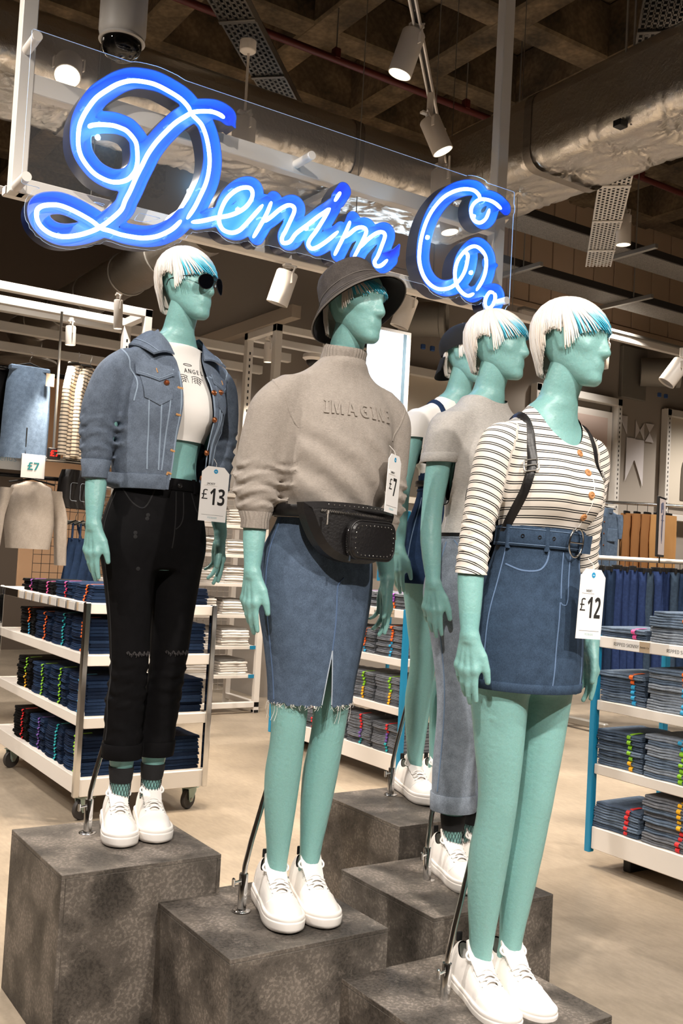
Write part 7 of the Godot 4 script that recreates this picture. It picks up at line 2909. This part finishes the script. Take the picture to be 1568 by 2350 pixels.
	part("track_bar", boxm(Vector3(3.4, 0.040, 0.045), 0.003, Vector3(0.2, -0.02, 0.10)), M.white, lt)
	part("track_bar", boxm(Vector3(3.4, 0.030, 0.035), 0.003, Vector3(0.2, 0.05, -0.10)), M.white, lt)
	for x in [-1.1, 0.4, 1.6]: part("hanging_wire", MB.new().tube([Vector3(x, 0, 0.1), Vector3(x, 2.62, 0.1)], 0.003, 5).done(), M.galv, lt)
	# far tray and rails at the right
	for q in [[5.9, 4.25, -6.15, 4.2, 0.0], [6.6, 4.05, -6.75, 4.6, 0.0]]:
		var wt := thing("wire_tray", "grey mesh cable tray hung below the brown boards at the right, %s" % ("higher of two" if q[1] > 4.2 else "lower of two"), "cable tray", Vector3(q[0], q[1], q[2]), 0.0, "mesh cable trays")
		part("tray_bed", boxm(Vector3(q[3], 0.02, 0.32), 0.002, Vector3(q[3] * 0.3, 0, 0)), M.tray_grey, wt)
		for s in [-1.0, 1.0]: part("tray_rail", boxm(Vector3(q[3], 0.07, 0.02), 0.002, Vector3(q[3] * 0.3, 0.03, s * 0.16)), M.black_tray, wt)
		for k in 3:
			part("cross_bracket", boxm(Vector3(0.04, 0.04, 0.70), 0.003, Vector3(-0.4 + k * 1.5, -0.03, 0.08)), M.galv, wt)
			part("drop_rod", MB.new().tube([Vector3(-0.4 + k * 1.5, 0, 0.2), Vector3(-0.4 + k * 1.5, 1.5, 0.2)], 0.006, 5).done(), M.galv, wt)
	var rl := thing("white_rail", "long white lighting rail in front of the back wall at the right", "rail", Vector3(8.6, 3.84, -7.2))
	part("rail_bar", boxm(Vector3(3.6, 0.07, 0.06), 0.004), M.white, rl)
	part("rail_bar", boxm(Vector3(3.6, 0.03, 0.10), 0.003, Vector3(0, 0.05, 0)), M.galv, rl)
	# camera dome
	var cd := thing("security_camera", "white ceiling dome security camera above the letter D", "camera", Vector3(1.295, 0.225, -3.66))
	cd.scale = Vector3(1.16, 1.0, 1.16)
	var cb := MB.new()
	cb.lathe([[0.0, 5.2], [0.02, 5.2], [0.02, 3.40], [0.074, 3.39], [0.078, 3.38], [0.078, 3.085], [0.072, 3.055], [0.066, 3.05]], 36)
	part("housing", cb.done(), M.grey_plastic, cd)
	var db := MB.new()
	db.lathe([[0.066, 3.052], [0.067, 3.04], [0.064, 3.018], [0.054, 2.998], [0.036, 2.984], [0.016, 2.978], [0.0, 2.977]], 36)
	part("dome", db.done(), M.smoke_dome, cd)
	var lb := MB.new()
	lb.ball(Vector3(0, 3.03, 0), Vector3.ONE * 0.038, 20, 12)
	lb.box(Vector3(0.01, 3.02, 0.034), Vector3(0.03, 0.03, 0.02), 0.006)
	part("lens_ball", lb.done(), M.black, cd)
	var cr := MB.new()
	cr.lathe([[0.074, 3.060], [0.077, 3.050], [0.072, 3.046], [0.066, 3.048]], 36)
	part("dome_ring", cr.done(), M.grey_plastic, cd)
	# a second, smaller dome under the white bay
	var c2 := thing("security_camera", "small white dome camera under the white bay behind the sweatshirt", "camera", Vector3(4.02, 2.84, -6.55))
	c2.scale = Vector3.ONE
	var d2 := MB.new()
	d2.lathe([[0.0, 0.05], [0.08, 0.05], [0.085, 0.02], [0.06, 0.0]], 24)
	part("housing", d2.done(), M.white, c2)
	part("dome", MB.new().ball(Vector3(0, 0.0, 0), Vector3(0.055, 0.05, 0.055), 18, 10).done(), M.black, c2)

func frame_bay(called: String, label: String, x0: float, x1: float, z0: float, z1: float, y: float, low: float, holes := true) -> Node3D:
	var o := thing(called, label, "frame", Vector3((x0 + x1) / 2, 0, (z0 + z1) / 2))
	var w := x1 - x0
	var d := z0 - z1
	var t := 0.055
	for s in [-1.0, 1.0]:
		part("top_rail", boxm(Vector3(w, t, t), 0.003, Vector3(0, y - t / 2, s * (d - t) / 2)), M.white_frame, o)
		part("side_rail", boxm(Vector3(t, t, d - t), 0.003, Vector3(s * (w - t) / 2, y - t / 2, 0)), M.white_frame, o)
		for e in [-1.0, 1.0]:
			part("upright", boxm(Vector3(t, y - low, t), 0.003, Vector3(s * (w - t) / 2, (y + low) / 2, e * (d - t) / 2)), M.white_frame, o)
			if holes and e < 0:
				var hm := MB.new()
				for k in int((y - low - 0.2) / 0.05):
					hm.box(Vector3(s * (w - t) / 2, y - 0.16 - k * 0.05, e * (d - t) / 2 + t / 2), Vector3(0.012, 0.022, 0.002), 0.0004)
				part("slot_row", hm.done(), M.black, o)
	return o

func pillow(rows: Array, thick: float, fold := 0.004, freq := 40.0, cols := 17) -> ArrayMesh:
	# a limp garment hanging flat: rows of [y, left, right]
	var mb := MB.new()
	var c := []
	var n := 14
	for k in rows.size() - 1:
		for j in 4:
			var t := j / 4.0
			c.append([lerpf(rows[k][0], rows[k + 1][0], t), lerpf(rows[k][1], rows[k + 1][1], t), lerpf(rows[k][2], rows[k + 1][2], t)])
	c.append(rows[-1])
	for s in [1.0, -1.0]:
		var g := []
		for r in c:
			for q in cols:
				var u: float = q / (cols - 1.0)
				var x := lerpf(r[1], r[2], u)
				var z := thick * pow(maxf(0.0, 1.0 - pow(absf(u * 2.0 - 1.0), 3.0)), 0.5) + (fold * sin(x * freq * 2.2 + noise.get_noise_2d(x * 300.0, r[0] * 90.0) * 4.0) + noise.get_noise_2d(x * 500.0, r[0] * 500.0) * fold * 1.5) * sin(PI * u)
				g.append(Vector3(x, r[0], s * z))
		mb.grid(g, cols)
	return mb.done()

func hanger(o: Node3D, y: float, w := 0.18) -> void:
	var mb := MB.new()
	mb.tube(curve(flat3([0.0, y + 0.095, 0, 0.018, y + 0.085, 0, 0.010, y + 0.062, 0, 0, y + 0.045, 0, 0, y + 0.02, 0]), 4), 0.0022, 6)
	part("hanger_hook", mb.done(), M.chrome, o)
	var ar := MB.new()
	ar.tube([Vector3(-w, y - 0.01, 0), Vector3(0, y + 0.02, 0), Vector3(w, y - 0.01, 0)], 0.006, 6)
	part("hanger_arm", ar.done(), M.black, o)

func left_display() -> void:
	# white bay and the clothes hanging in it, behind the trolley
	frame_bay("white_bay", "white slotted frame bay over the hanging clothes at the left", 0.6, 2.62, -6.42, -6.86, 2.96, 0.0)
	var k := 6.62 / 6.15
	var z := -6.62
	var at := func(x: float, y: float, dz := 0.0) -> Vector3: return Vector3(x * k, 1.33 + (y - 1.33) * k, z + dz)
	for q in [["upper", 2.36, 0.018, "dark"], ["middle", 1.835, 0.016, "bright"], ["lower", 1.715, 0.014, "dark"]]:
		var p: Vector3 = at.call(1.5, q[1])
		var mb := MB.new()
		mb.tube([Vector3(0.62, p.y, z), Vector3(2.60, p.y, z)], q[2], 8)
		solo("clothes_rail", mb.done(), M.dull_chrome if q[3] == "bright" else M.rail_dark, "%s metal clothes rail in the white bay at the left" % q[0], "rail", Vector3.ZERO, Vector3.ZERO, "clothes rails at the left")
	var p0: Vector3 = at.call(1.715, 2.36)
	var s := thing("hanging_skirt", "light blue denim skirt with a raw hem hanging at the left edge", "skirt", p0 + Vector3(0, 0, 0.05))
	part("skirt_cloth", pillow([[0.02, -0.125, 0.125], [-0.10, -0.145, 0.145], [-0.30, -0.155, 0.152], [-0.585, -0.160, 0.150]], 0.035, 0.003, 20.0), M.denim_hung, s)
	part("waistband", boxm(Vector3(0.262, 0.036, 0.06), 0.008, Vector3(0, 0.008, 0)), M.denim_hung, s)
	part("front_slit", boxm(Vector3(0.008, 0.20, 0.004), 0.001, Vector3(0.0, -0.48, 0.036)), M.black, s)
	part("fly_seam", boxm(Vector3(0.003, 0.16, 0.003), 0.0005, Vector3(0.014, -0.09, 0.037)), M.stitch_blue, s)
	part("card_tag", boxm(Vector3(0.055, 0.085, 0.002), 0.0005, Vector3(0.125, -0.05, 0.05)), M.label_tan, s)
	hanger(s, 0.03, 0.10)
	var bs := thing("hanging_skirt", "black denim skirt hanging half out of the picture at the left edge", "skirt", p0 + Vector3(-0.20, 0, -0.02))
	part("skirt_cloth", pillow([[0.02, -0.10, 0.10], [-0.30, -0.13, 0.12], [-0.57, -0.13, 0.11]], 0.03), M.denim_black, bs)
	for q in [[2.03, 0.0, "nearer"], [2.12, -0.03, "farther"]]:
		var p: Vector3 = at.call(q[0], 2.36, q[1])
		var t := thing("striped_blouse", "cream and black striped long-sleeved top, the %s of two behind the denim sleeve" % q[2], "top", p, 0.9, "striped tops hanging at the left")
		part("body_cloth", pillow([[0.09, -0.03, 0.03], [0.07, -0.10, 0.10], [-0.10, -0.135, 0.135], [-0.56, -0.14, 0.14]], 0.03, 0.006, 30.0), M.stripes_hung, t)
		for sg in [-1.0, 1.0]:
			part("sleeve", pillow([[0.06, sg * 0.11 - 0.05, sg * 0.11 + 0.05], [-0.10, sg * 0.17 - 0.05, sg * 0.17 + 0.045], [-0.54, sg * 0.20 - 0.032, sg * 0.20 + 0.03]], 0.025, 0.004), M.stripes_hung, t)
		hanger(t, 0.09)
	var sw := thing("hanging_sweatshirt", "grey cropped sweatshirt hanging below the price card at the left", "sweatshirt", at.call(1.775, 1.70, 0.06))
	part("body_cloth", pillow([[-0.02, -0.055, 0.055], [-0.05, -0.13, 0.13], [-0.12, -0.165, 0.165], [-0.30, -0.165, 0.165], [-0.46, -0.145, 0.145]], 0.055, 0.005, 18.0), M.sweat, sw)
	for sg in [-1.0, 1.0]:
		part("sleeve", pillow([[-0.07, sg * 0.16 - 0.055, sg * 0.16 + 0.045], [-0.25, sg * 0.205 - 0.045, sg * 0.205 + 0.045], [-0.56, sg * 0.225 - 0.040, sg * 0.225 + 0.035]], 0.045, 0.005), M.sweat, sw)
	hanger(sw, -0.02, 0.15)
	var pc := thing("price_card", "small white card reading seven pounds on the rail at the left", "price card", at.call(1.766, 1.775, 0.09))
	part("card", boxm(Vector3(0.155, 0.155, 0.004), 0.001), M.card, pc)
	part("card_words", text_mesh("£7", 0.07, 0.0006, true), M.teal_ink, pc, Vector3(0, 0.0, 0.0028))
	var bl := thing("rail_banner", "pale banner strip with blue words along the middle rail at the left", "banner", at.call(1.45, 1.80, 0.03))
	part("strip", boxm(Vector3(0.75, 0.115, 0.004), 0.001), M.banner, bl)
	part("banner_words", text_mesh("Trends", 0.05, 0.0006), M.banner_ink, bl, Vector3(0.17, 0.015, 0.003))
	var ld := thing("price_display", "small dark box glowing a red seven pounds below a grey pole", "price display", at.call(1.885, 1.865, 0.10))
	part("box", boxm(Vector3(0.085, 0.075, 0.03), 0.006), M.black_tray, ld)
	part("glowing_digits", text_mesh("£7", 0.055, 0.001, true), M.led_red, ld, Vector3(0, 0.0, 0.0155))
	part("pole", MB.new().tube([Vector3(-0.004, 0.03, 0), Vector3(-0.01, 0.95, 0)], 0.009, 8).done(), M.galv, ld)
	for j in 4:
		var p: Vector3 = at.call(2.02 + j * 0.06, 1.78, 0.03 - 0.02 * j)
		var b := thing("hanging_bag", "black leather bag, %s in the row hanging by the denim sleeve" % ["first from the left", "second", "third", "last"][j], "bag", p, 0.5 + 0.1 * j, "black bags hanging at the left")
		part("bag_body", pillow([[0.0, -0.05, 0.05], [-0.06, -0.085, 0.085], [-0.19, -0.10, 0.10], [-0.26, -0.07, 0.07]], 0.06, 0.004), M.leather, b)
		var sm := MB.new()
		var ring := []
		for q in rounded(0.12, 0.12, 0.02): ring.append(Vector3(q.x, q.y - 0.15, 0.064))
		ring.append(ring[0])
		sm.tube(ring, 0.0012, 4, false)
		part("panel_stitching", sm.done(), M.stitch_pale, b)
	for j in 3:
		var p: Vector3 = at.call(2.08 + j * 0.05, 1.40, 0.0)
		var b := thing("hanging_pinafore", "dark denim pinafore, %s of three below the black bags" % ["first", "second", "last"][j], "pinafore", p, 0.5, "pinafores hanging at the left")
		part("dress_cloth", pillow([[-0.05, -0.05, 0.05], [-0.20, -0.07, 0.07], [-0.40, -0.12, 0.12]], 0.025), M.denim_dark, b)
		for sg in [-1.0, 1.0]: part("strap", MB.new().tube([Vector3(sg * 0.02, 0.05, 0), Vector3(sg * 0.045, -0.06, 0.02)], 0.008, 6).done(), M.denim_dark, b)
		hanger(b, 0.05, 0.08)
	var rr: Vector3 = at.call(1.9, 1.45)
	var rm := MB.new()
	rm.tube([Vector3(1.95, rr.y, z), Vector3(2.60, rr.y, z)], 0.014, 8)
	solo("clothes_rail", rm.done(), M.dull_chrome, "short chrome clothes rail above the dark pinafores at the left", "rail", Vector3.ZERO, Vector3.ZERO, "clothes rails at the left")
	# tan board and mesh behind
	solo("tan_board", boxm(Vector3(1.1, 1.85, 0.03), 0.003), M.tan, "plain tan display board behind the hanging striped tops", "board", Vector3(2.95, 1.85, -8.5))
	var ms := MB.new()
	for j in 12: ms.tube([Vector3(2.05 + j * 0.06, 0.9, -6.90), Vector3(2.05 + j * 0.06, 1.75, -6.90)], 0.002, 4, false)
	for j in 14: ms.tube([Vector3(2.05, 0.92 + j * 0.062, -6.90), Vector3(2.72, 0.92 + j * 0.062, -6.90)], 0.002, 4, false)
	var mo := solo("wire_grid", ms.done(), M.black_tray, "wire grid panel behind the hanging bags", "grid panel")
	# rails hung farther back
	for q in [[-7.4, 3.02, "nearest"], [-7.9, 2.98, "middle"], [-8.4, 2.92, "farthest"]]:
		solo("white_rail", boxm(Vector3(4.2, 0.075, 0.06), 0.004), M.white_frame, "level white rail behind the left bay, %s of three" % q[2], "rail", Vector3(2.2, q[1], q[0]), Vector3.ZERO, "white rails behind the left bay")

func right_display() -> void:
	# white bay behind the sweatshirt, with a lit panel
	frame_bay("white_bay", "white slotted frame bay over the tee shelving behind the sweatshirt", 3.575, 4.40, -6.37, -6.87, 3.03, 1.9)
	var lb := thing("light_box", "glowing pale blue light box panel behind the sweatshirt's shoulder", "light box", Vector3(5.05, 2.94, -7.3))
	part("box_frame", boxm(Vector3(0.92, 0.98, 0.07), 0.004), M.white_frame, lb)
	part("lit_face", boxm(Vector3(0.86, 0.92, 0.004), 0.001, Vector3(0, 0, 0.0365)), M.light_face, lb)
	part("edge_strip", boxm(Vector3(0.035, 0.92, 0.006), 0.001, Vector3(0.385, 0, 0.040)), M.blue_grey, lb)
	var ll := AreaLight3D.new()
	ll.name = "light_box_lamp"
	add_child(ll, true)
	ll.position = Vector3(5.05, 2.94, -7.24)
	ll.rotation.y = PI
	ll.area_size = Vector2(0.8, 0.85)
	ll.light_energy = 0.5
	ll.light_color = Color(0.75, 0.88, 1.0)
	ll.area_range = 20.0
	ll.shadow_enabled = true
	# framed boards on the back wall
	var boards := [[5.70, 6.75, 2.10, 3.28, "beige framed board with a dark figure outline behind the cap", 0], [7.75, 9.15, 2.40, 3.36, "white framed board with a pink poster beside the striped shoulder", 1], [9.98, 11.2, 2.38, 3.36, "white framed board with a dark figure outline at the right edge", 2]]
	for q in boards:
		var w: float = q[1] - q[0]
		var h: float = q[3] - q[2]
		var o := thing("framed_board", q[4], "board", Vector3((q[0] + q[1]) / 2, q[2], -7.93), 0.0, "framed boards on the back wall")
		part("frame_rail", boxm(Vector3(w, 0.085, 0.10), 0.004, Vector3(0, h - 0.04, 0)), M.white_frame, o)
		part("frame_rail", boxm(Vector3(w, 0.075, 0.10), 0.004, Vector3(0, -0.35, 0)), M.white_frame, o)
		for s in [-1.0, 1.0]:
			part("frame_stile", boxm(Vector3(0.075, h + 0.75, 0.10), 0.004, Vector3(s * (w / 2 - 0.037), h / 2 - 0.375, 0)), M.white_frame, o)
			var hm := MB.new()
			for k in 22: hm.box(Vector3(s * (w / 2 - 0.037), h - 0.12 - k * 0.055, 0.051), Vector3(0.014, 0.026, 0.002), 0.0004)
			part("slot_row", hm.done(), M.black_tray, o)
		if q[5] == 1:
			part("poster_border", boxm(Vector3(w * 0.86, h * 0.86, 0.02), 0.003, Vector3(0, h * 0.40, -0.02)), M.white, o)
			part("poster_face", boxm(Vector3(w * 0.74, h * 0.70, 0.006), 0.001, Vector3(0, h * 0.40, -0.006)), M.poster_pink, o)
			part("poster_letters", text_mesh("Co.", 0.34, 0.002, true), M.ink, o, Vector3(w * 0.17, h * 0.36, -0.001))
		else:
			part("board_face", boxm(Vector3(w * 0.94, h + 0.2, 0.02), 0.002, Vector3(0, h * 0.42, -0.03)), M.board_beige, o)
			var fig := PackedVector2Array()
			for p in curve(flat2([-0.34, -0.10, -0.33, 0.30, -0.26, 0.42, -0.09, 0.47, -0.065, 0.53, -0.10, 0.62, -0.105, 0.72, -0.06, 0.80, 0.0, 0.82, 0.06, 0.80, 0.105, 0.72, 0.10, 0.62, 0.065, 0.53, 0.09, 0.47, 0.26, 0.42, 0.33, 0.30, 0.34, -0.10]), 3): fig.append(p)
			var fm := MB.new()
			fm.xf = Transform3D(Basis(), Vector3(0.10, h * 0.0 - 0.02, 0))
			fm.prism(fig, -0.019, -0.012)
			part("figure_outline", fm.done(), M.figure_dark, o)
	# cut-out bunting shapes
	var bn := thing("wall_bunting", "pale cut-out triangles, squares and pennant shapes stuck on the back wall", "wall graphic", Vector3(9.28, 2.98, -7.985))
	for q in [[[-0.10, 0.30, 0.12, 0.30, 0.12, 0.0]], [[0.33, 0.26, 0.33, -0.05, 0.44, 0.10]], [[0.44, 0.10, 0.55, 0.24, 0.55, -0.05]], [[0.58, 0.24, 0.80, 0.24, 0.69, 0.09]], [[0.69, 0.09, 0.58, -0.07, 0.80, -0.07]], [[0.12, -0.05, 0.33, -0.05, 0.33, -0.42, 0.12, -0.42]], [[0.33, -0.06, 0.56, -0.06, 0.56, -0.42, 0.33, -0.42]], [[0.12, -0.42, 0.32, -0.42, 0.12, -0.78]], [[0.34, -0.42, 0.56, -0.42, 0.56, -0.84]]]:
		var pl := PackedVector2Array()
		for p in flat2(q[0]): pl.append(p * 0.72)
		part("paper_shape", MB.new().prism(pl, 0.0, 0.003).done(), M.paper, bn)
	# jet nozzles high on the wall
	for q in [[6.07, 3.71, "behind the letter C's dot"], [9.70, 3.72, "high on the wall at the right"]]:
		var o := thing("jet_nozzle", "grey drum-shaped air nozzle on a square plate, %s" % q[2], "air nozzle", Vector3(q[0], q[1], -7.99), 0.0, "air nozzles on the back wall")
		part("wall_plate", boxm(Vector3(0.44, 0.62, 0.05), 0.006, Vector3(-0.28, 0, 0.02)), M.nozzle, o)
		var dm := MB.new()
		dm.xf = Transform3D(Basis(Vector3.UP, 0.75) * Basis(Vector3.RIGHT, PI / 2), Vector3(-0.15, 0.02, 0.15))
		dm.lathe([[0.0, -0.10], [0.17, -0.10], [0.17, 0.30], [0.185, 0.31], [0.185, 0.36], [0.16, 0.37], [0.14, 0.33], [0.0, 0.33]], 28)
		part("drum", dm.done(), M.nozzle, o)
		var mo := MB.new()
		mo.xf = dm.xf
		mo.lathe([[0.0, 0.336], [0.14, 0.336]], 24)
		part("nozzle_mouth", mo.done(), M.black_tray, o)
		for s in [-0.06, 0.06]: part("blue_cap", boxm(Vector3(0.05, 0.05, 0.03), 0.006, Vector3(0.05 + s, -0.24, 0.20)), M.cap_blue, o)
	# clothes on the far rails
	var ra := Vector3(6.32, 1.44, -5.96)
	var rb := Vector3(8.3, 1.44, -4.72)
	var rl := thing("clothes_rail", "white-topped chrome rail of hanging jeans beyond the right rack", "rail")
	part("rail_bar", MB.new().tube([ra, rb], 0.02, 8).done(), M.white, rl)
	part("rail_leg", MB.new().tube([ra + Vector3(0.05, 0, -0.03), Vector3(ra.x + 0.05, 0.03, ra.z - 0.03)], 0.02, 8).done(), M.galv, rl)
	part("rail_foot", boxm(Vector3(0.06, 0.06, 0.9), 0.01, Vector3(ra.x + 0.05, 0.06, ra.z)), M.galv, rl)
	var hd := (rb - ra).normalized()
	var yaw := atan2(-hd.z, hd.x)
	var tones := [M.denim_navy, M.denim_navy, M.denim_dark, M.denim_dark, M.denim_dark, M.denim_rich, M.denim_rich, M.denim_rich, M.denim_rich, M.denim_blue, M.denim_rich, M.denim_rich, M.denim_blue, M.denim_dark, M.denim_dark, M.denim_rich, M.denim_dark, M.denim_dark]
	var shapes := [pillow([[0.0, -0.03, 0.05], [-0.12, -0.05, 0.06], [-0.5, -0.045, 0.055], [-0.98, -0.05, 0.045]], 0.10, 0.008, 60.0, 9), pillow([[0.0, -0.04, 0.04], [-0.12, -0.055, 0.055], [-0.5, -0.06, 0.045], [-1.0, -0.05, 0.05]], 0.10, 0.009, 70.0, 9)]
	var nth := ["first", "second", "third", "fourth", "fifth", "sixth", "seventh", "eighth", "ninth", "tenth", "eleventh", "twelfth", "thirteenth", "fourteenth", "fifteenth", "sixteenth", "seventeenth", "eighteenth"]
	for j in 18:
		var p := ra + hd * (0.08 + j * 0.068) + Vector3(0, -0.09 - rnd(0, 0.015), 0)
		var o := thing("hanging_jeans", "%s pair of jeans hanging side-on, %s from the left on the far rail" % ["rich blue" if tones[j] == M.denim_rich else ("mid blue" if tones[j] == M.denim_blue else "dark blue"), nth[j]], "jeans", p, yaw + rnd(-0.15, 0.15), "jeans hanging on the far right rail")
		part("denim_cloth", shapes[j % 2], tones[j], o)
		part("clip_hanger", boxm(Vector3(0.02, 0.05, 0.22), 0.004, Vector3(0, 0.012, 0)), M.black, o)
		part("hanger_hook", MB.new().tube([Vector3(0, 0.03, 0), Vector3(0, 0.10, 0)], 0.003, 5).done(), M.chrome, o)
	var rc := Vector3(7.0, 1.99, -6.75)
	var rd := Vector3(9.4, 1.99, -5.3)
	var r2 := thing("clothes_rail", "upper chrome rail of shirts and brown trousers at the far right", "rail")
	part("rail_bar", MB.new().tube([rc, rd], 0.016, 8).done(), M.chrome, r2)
	part("rail_leg", MB.new().tube([rc, Vector3(rc.x, 0.02, rc.z)], 0.02, 8).done(), M.galv, r2)
	var h2 := (rd - rc).normalized()
	var y2 := atan2(-h2.z, h2.x)
	var shirt := thing("hanging_shirt", "pale blue denim shirt facing forward on the upper far rail", "shirt", rc + h2 * 0.30 + Vector3(0, -0.10, 0.12), y2 * 0.4)
	part("shirt_cloth", pillow([[0.03, -0.08, 0.08], [-0.02, -0.20, 0.20], [-0.15, -0.225, 0.225], [-0.62, -0.21, 0.21]], 0.07, 0.006, 18.0), M.denim_hung, shirt)
	for sg in [-1.0, 1.0]:
		part("short_sleeve", pillow([[-0.02, sg * 0.19 - 0.06, sg * 0.19 + 0.06], [-0.25, sg * 0.25 - 0.07, sg * 0.25 + 0.06]], 0.06, 0.004), M.denim_hung, shirt)
		part("chest_pocket", boxm(Vector3(0.11, 0.12, 0.006), 0.002, Vector3(sg * 0.10, -0.22, 0.074)), M.denim_hung, shirt)
		part("collar_leaf", boxm(Vector3(0.10, 0.05, 0.01), 0.003, Vector3(sg * 0.055, 0.01, 0.068), ), M.denim_light, shirt)
	part("button_band", boxm(Vector3(0.03, 0.56, 0.006), 0.002, Vector3(0, -0.32, 0.078)), M.denim_light, shirt)
	for k in 5: part("button", MB.new().ball(Vector3(0, -0.10 - k * 0.11, 0.083), Vector3(0.008, 0.008, 0.003), 8, 5).done(), M.copper, shirt)
	hanger(shirt, 0.04, 0.18)
	for j in 5:
		var o := thing("hanging_trousers", "brown cord trousers hanging on the upper far rail, %s from the left" % nth[j], "trousers", rc + h2 * (0.62 + j * 0.10) + Vector3(0, -0.10, 0.05), y2 + 0.9 - j * 0.05, "brown trousers on the upper far rail")
		part("trouser_cloth", pillow([[0.0, -0.06 - 0.02 * j, 0.06 + 0.02 * j], [-0.25, -0.075 - 0.02 * j, 0.07 + 0.02 * j], [-0.85, -0.07 - 0.01 * j, 0.065 + 0.01 * j]], 0.05, 0.007, 40.0, 11), M.cord if j < 3 else M.camel, o)
		part("clip_hanger", boxm(Vector3(0.14, 0.03, 0.02), 0.004, Vector3(0, 0.01, 0)), M.black, o)
		part("hanger_hook", MB.new().tube([Vector3(0, 0.02, 0), Vector3(0, 0.10, 0)], 0.003, 5).done(), M.chrome, o)
	var kn := thing("hanging_cardigan", "cream buttoned knit top hanging at the right edge on the upper far rail", "top", rc + h2 * 1.42 + Vector3(0, -0.12, 0.1), y2 * 0.4)
	part("knit_cloth", pillow([[0.02, -0.07, 0.07], [-0.04, -0.18, 0.18], [-0.2, -0.19, 0.19], [-0.52, -0.17, 0.17]], 0.07, 0.008, 25.0), M.cream_knit, kn)
	for k in 4: part("button", MB.new().ball(Vector3(0, -0.10 - k * 0.10, 0.078), Vector3(0.008, 0.008, 0.004), 8, 5).done(), M.wood_button, kn)
	hanger(kn, 0.03, 0.16)
	# framed rail sign with a fashion figure
	var fs := thing("rail_sign", "black-framed sign with a blue-grey fashion figure clipped to the far rail", "sign", Vector3(6.80, 1.72, -5.40), 0.45)
	part("sign_frame", boxm(Vector3(0.245, 0.50, 0.02), 0.003), M.black, fs)
	part("sign_face", boxm(Vector3(0.215, 0.465, 0.003), 0.0005, Vector3(0, 0, 0.0105)), M.sign_face, fs)
	var fig2 := MB.new()
	for q in [[[-0.065, 0.19, -0.02, 0.20, -0.015, 0.12, -0.06, 0.11]], [[-0.02, 0.205, 0.02, 0.205, 0.03, 0.17, 0.04, 0.10, 0.015, 0.10, 0.012, 0.15, -0.02, 0.14]], [[-0.03, 0.10, 0.025, 0.10, 0.02, 0.05, -0.02, 0.05]], [[-0.02, 0.05, 0.02, 0.05, 0.014, -0.03, 0.005, -0.12, -0.008, -0.12, -0.004, -0.02]], [[-0.022, 0.05, 0.0, 0.05, -0.018, -0.04, 0.0, -0.14, -0.012, -0.14, -0.034, -0.04]]]:
		var pl := PackedVector2Array()
		for p in flat2(q[0]): pl.append(p)
		fig2.prism(pl, 0.0125, 0.0135)
	part("printed_figure", fig2.done(), M.print_blue, fs)
	part("printed_line", boxm(Vector3(0.10, 0.004, 0.001), 0.0, Vector3(0, 0.055, 0.0135)), M.print_blue, fs)
	part("sign_stem", MB.new().tube([Vector3(0, -0.25, 0), Vector3(0, -0.30, 0)], 0.006, 6).done(), M.black, fs)

func shop() -> void:
	room()
	ducts()
	overhead()
	left_display()
	right_display()
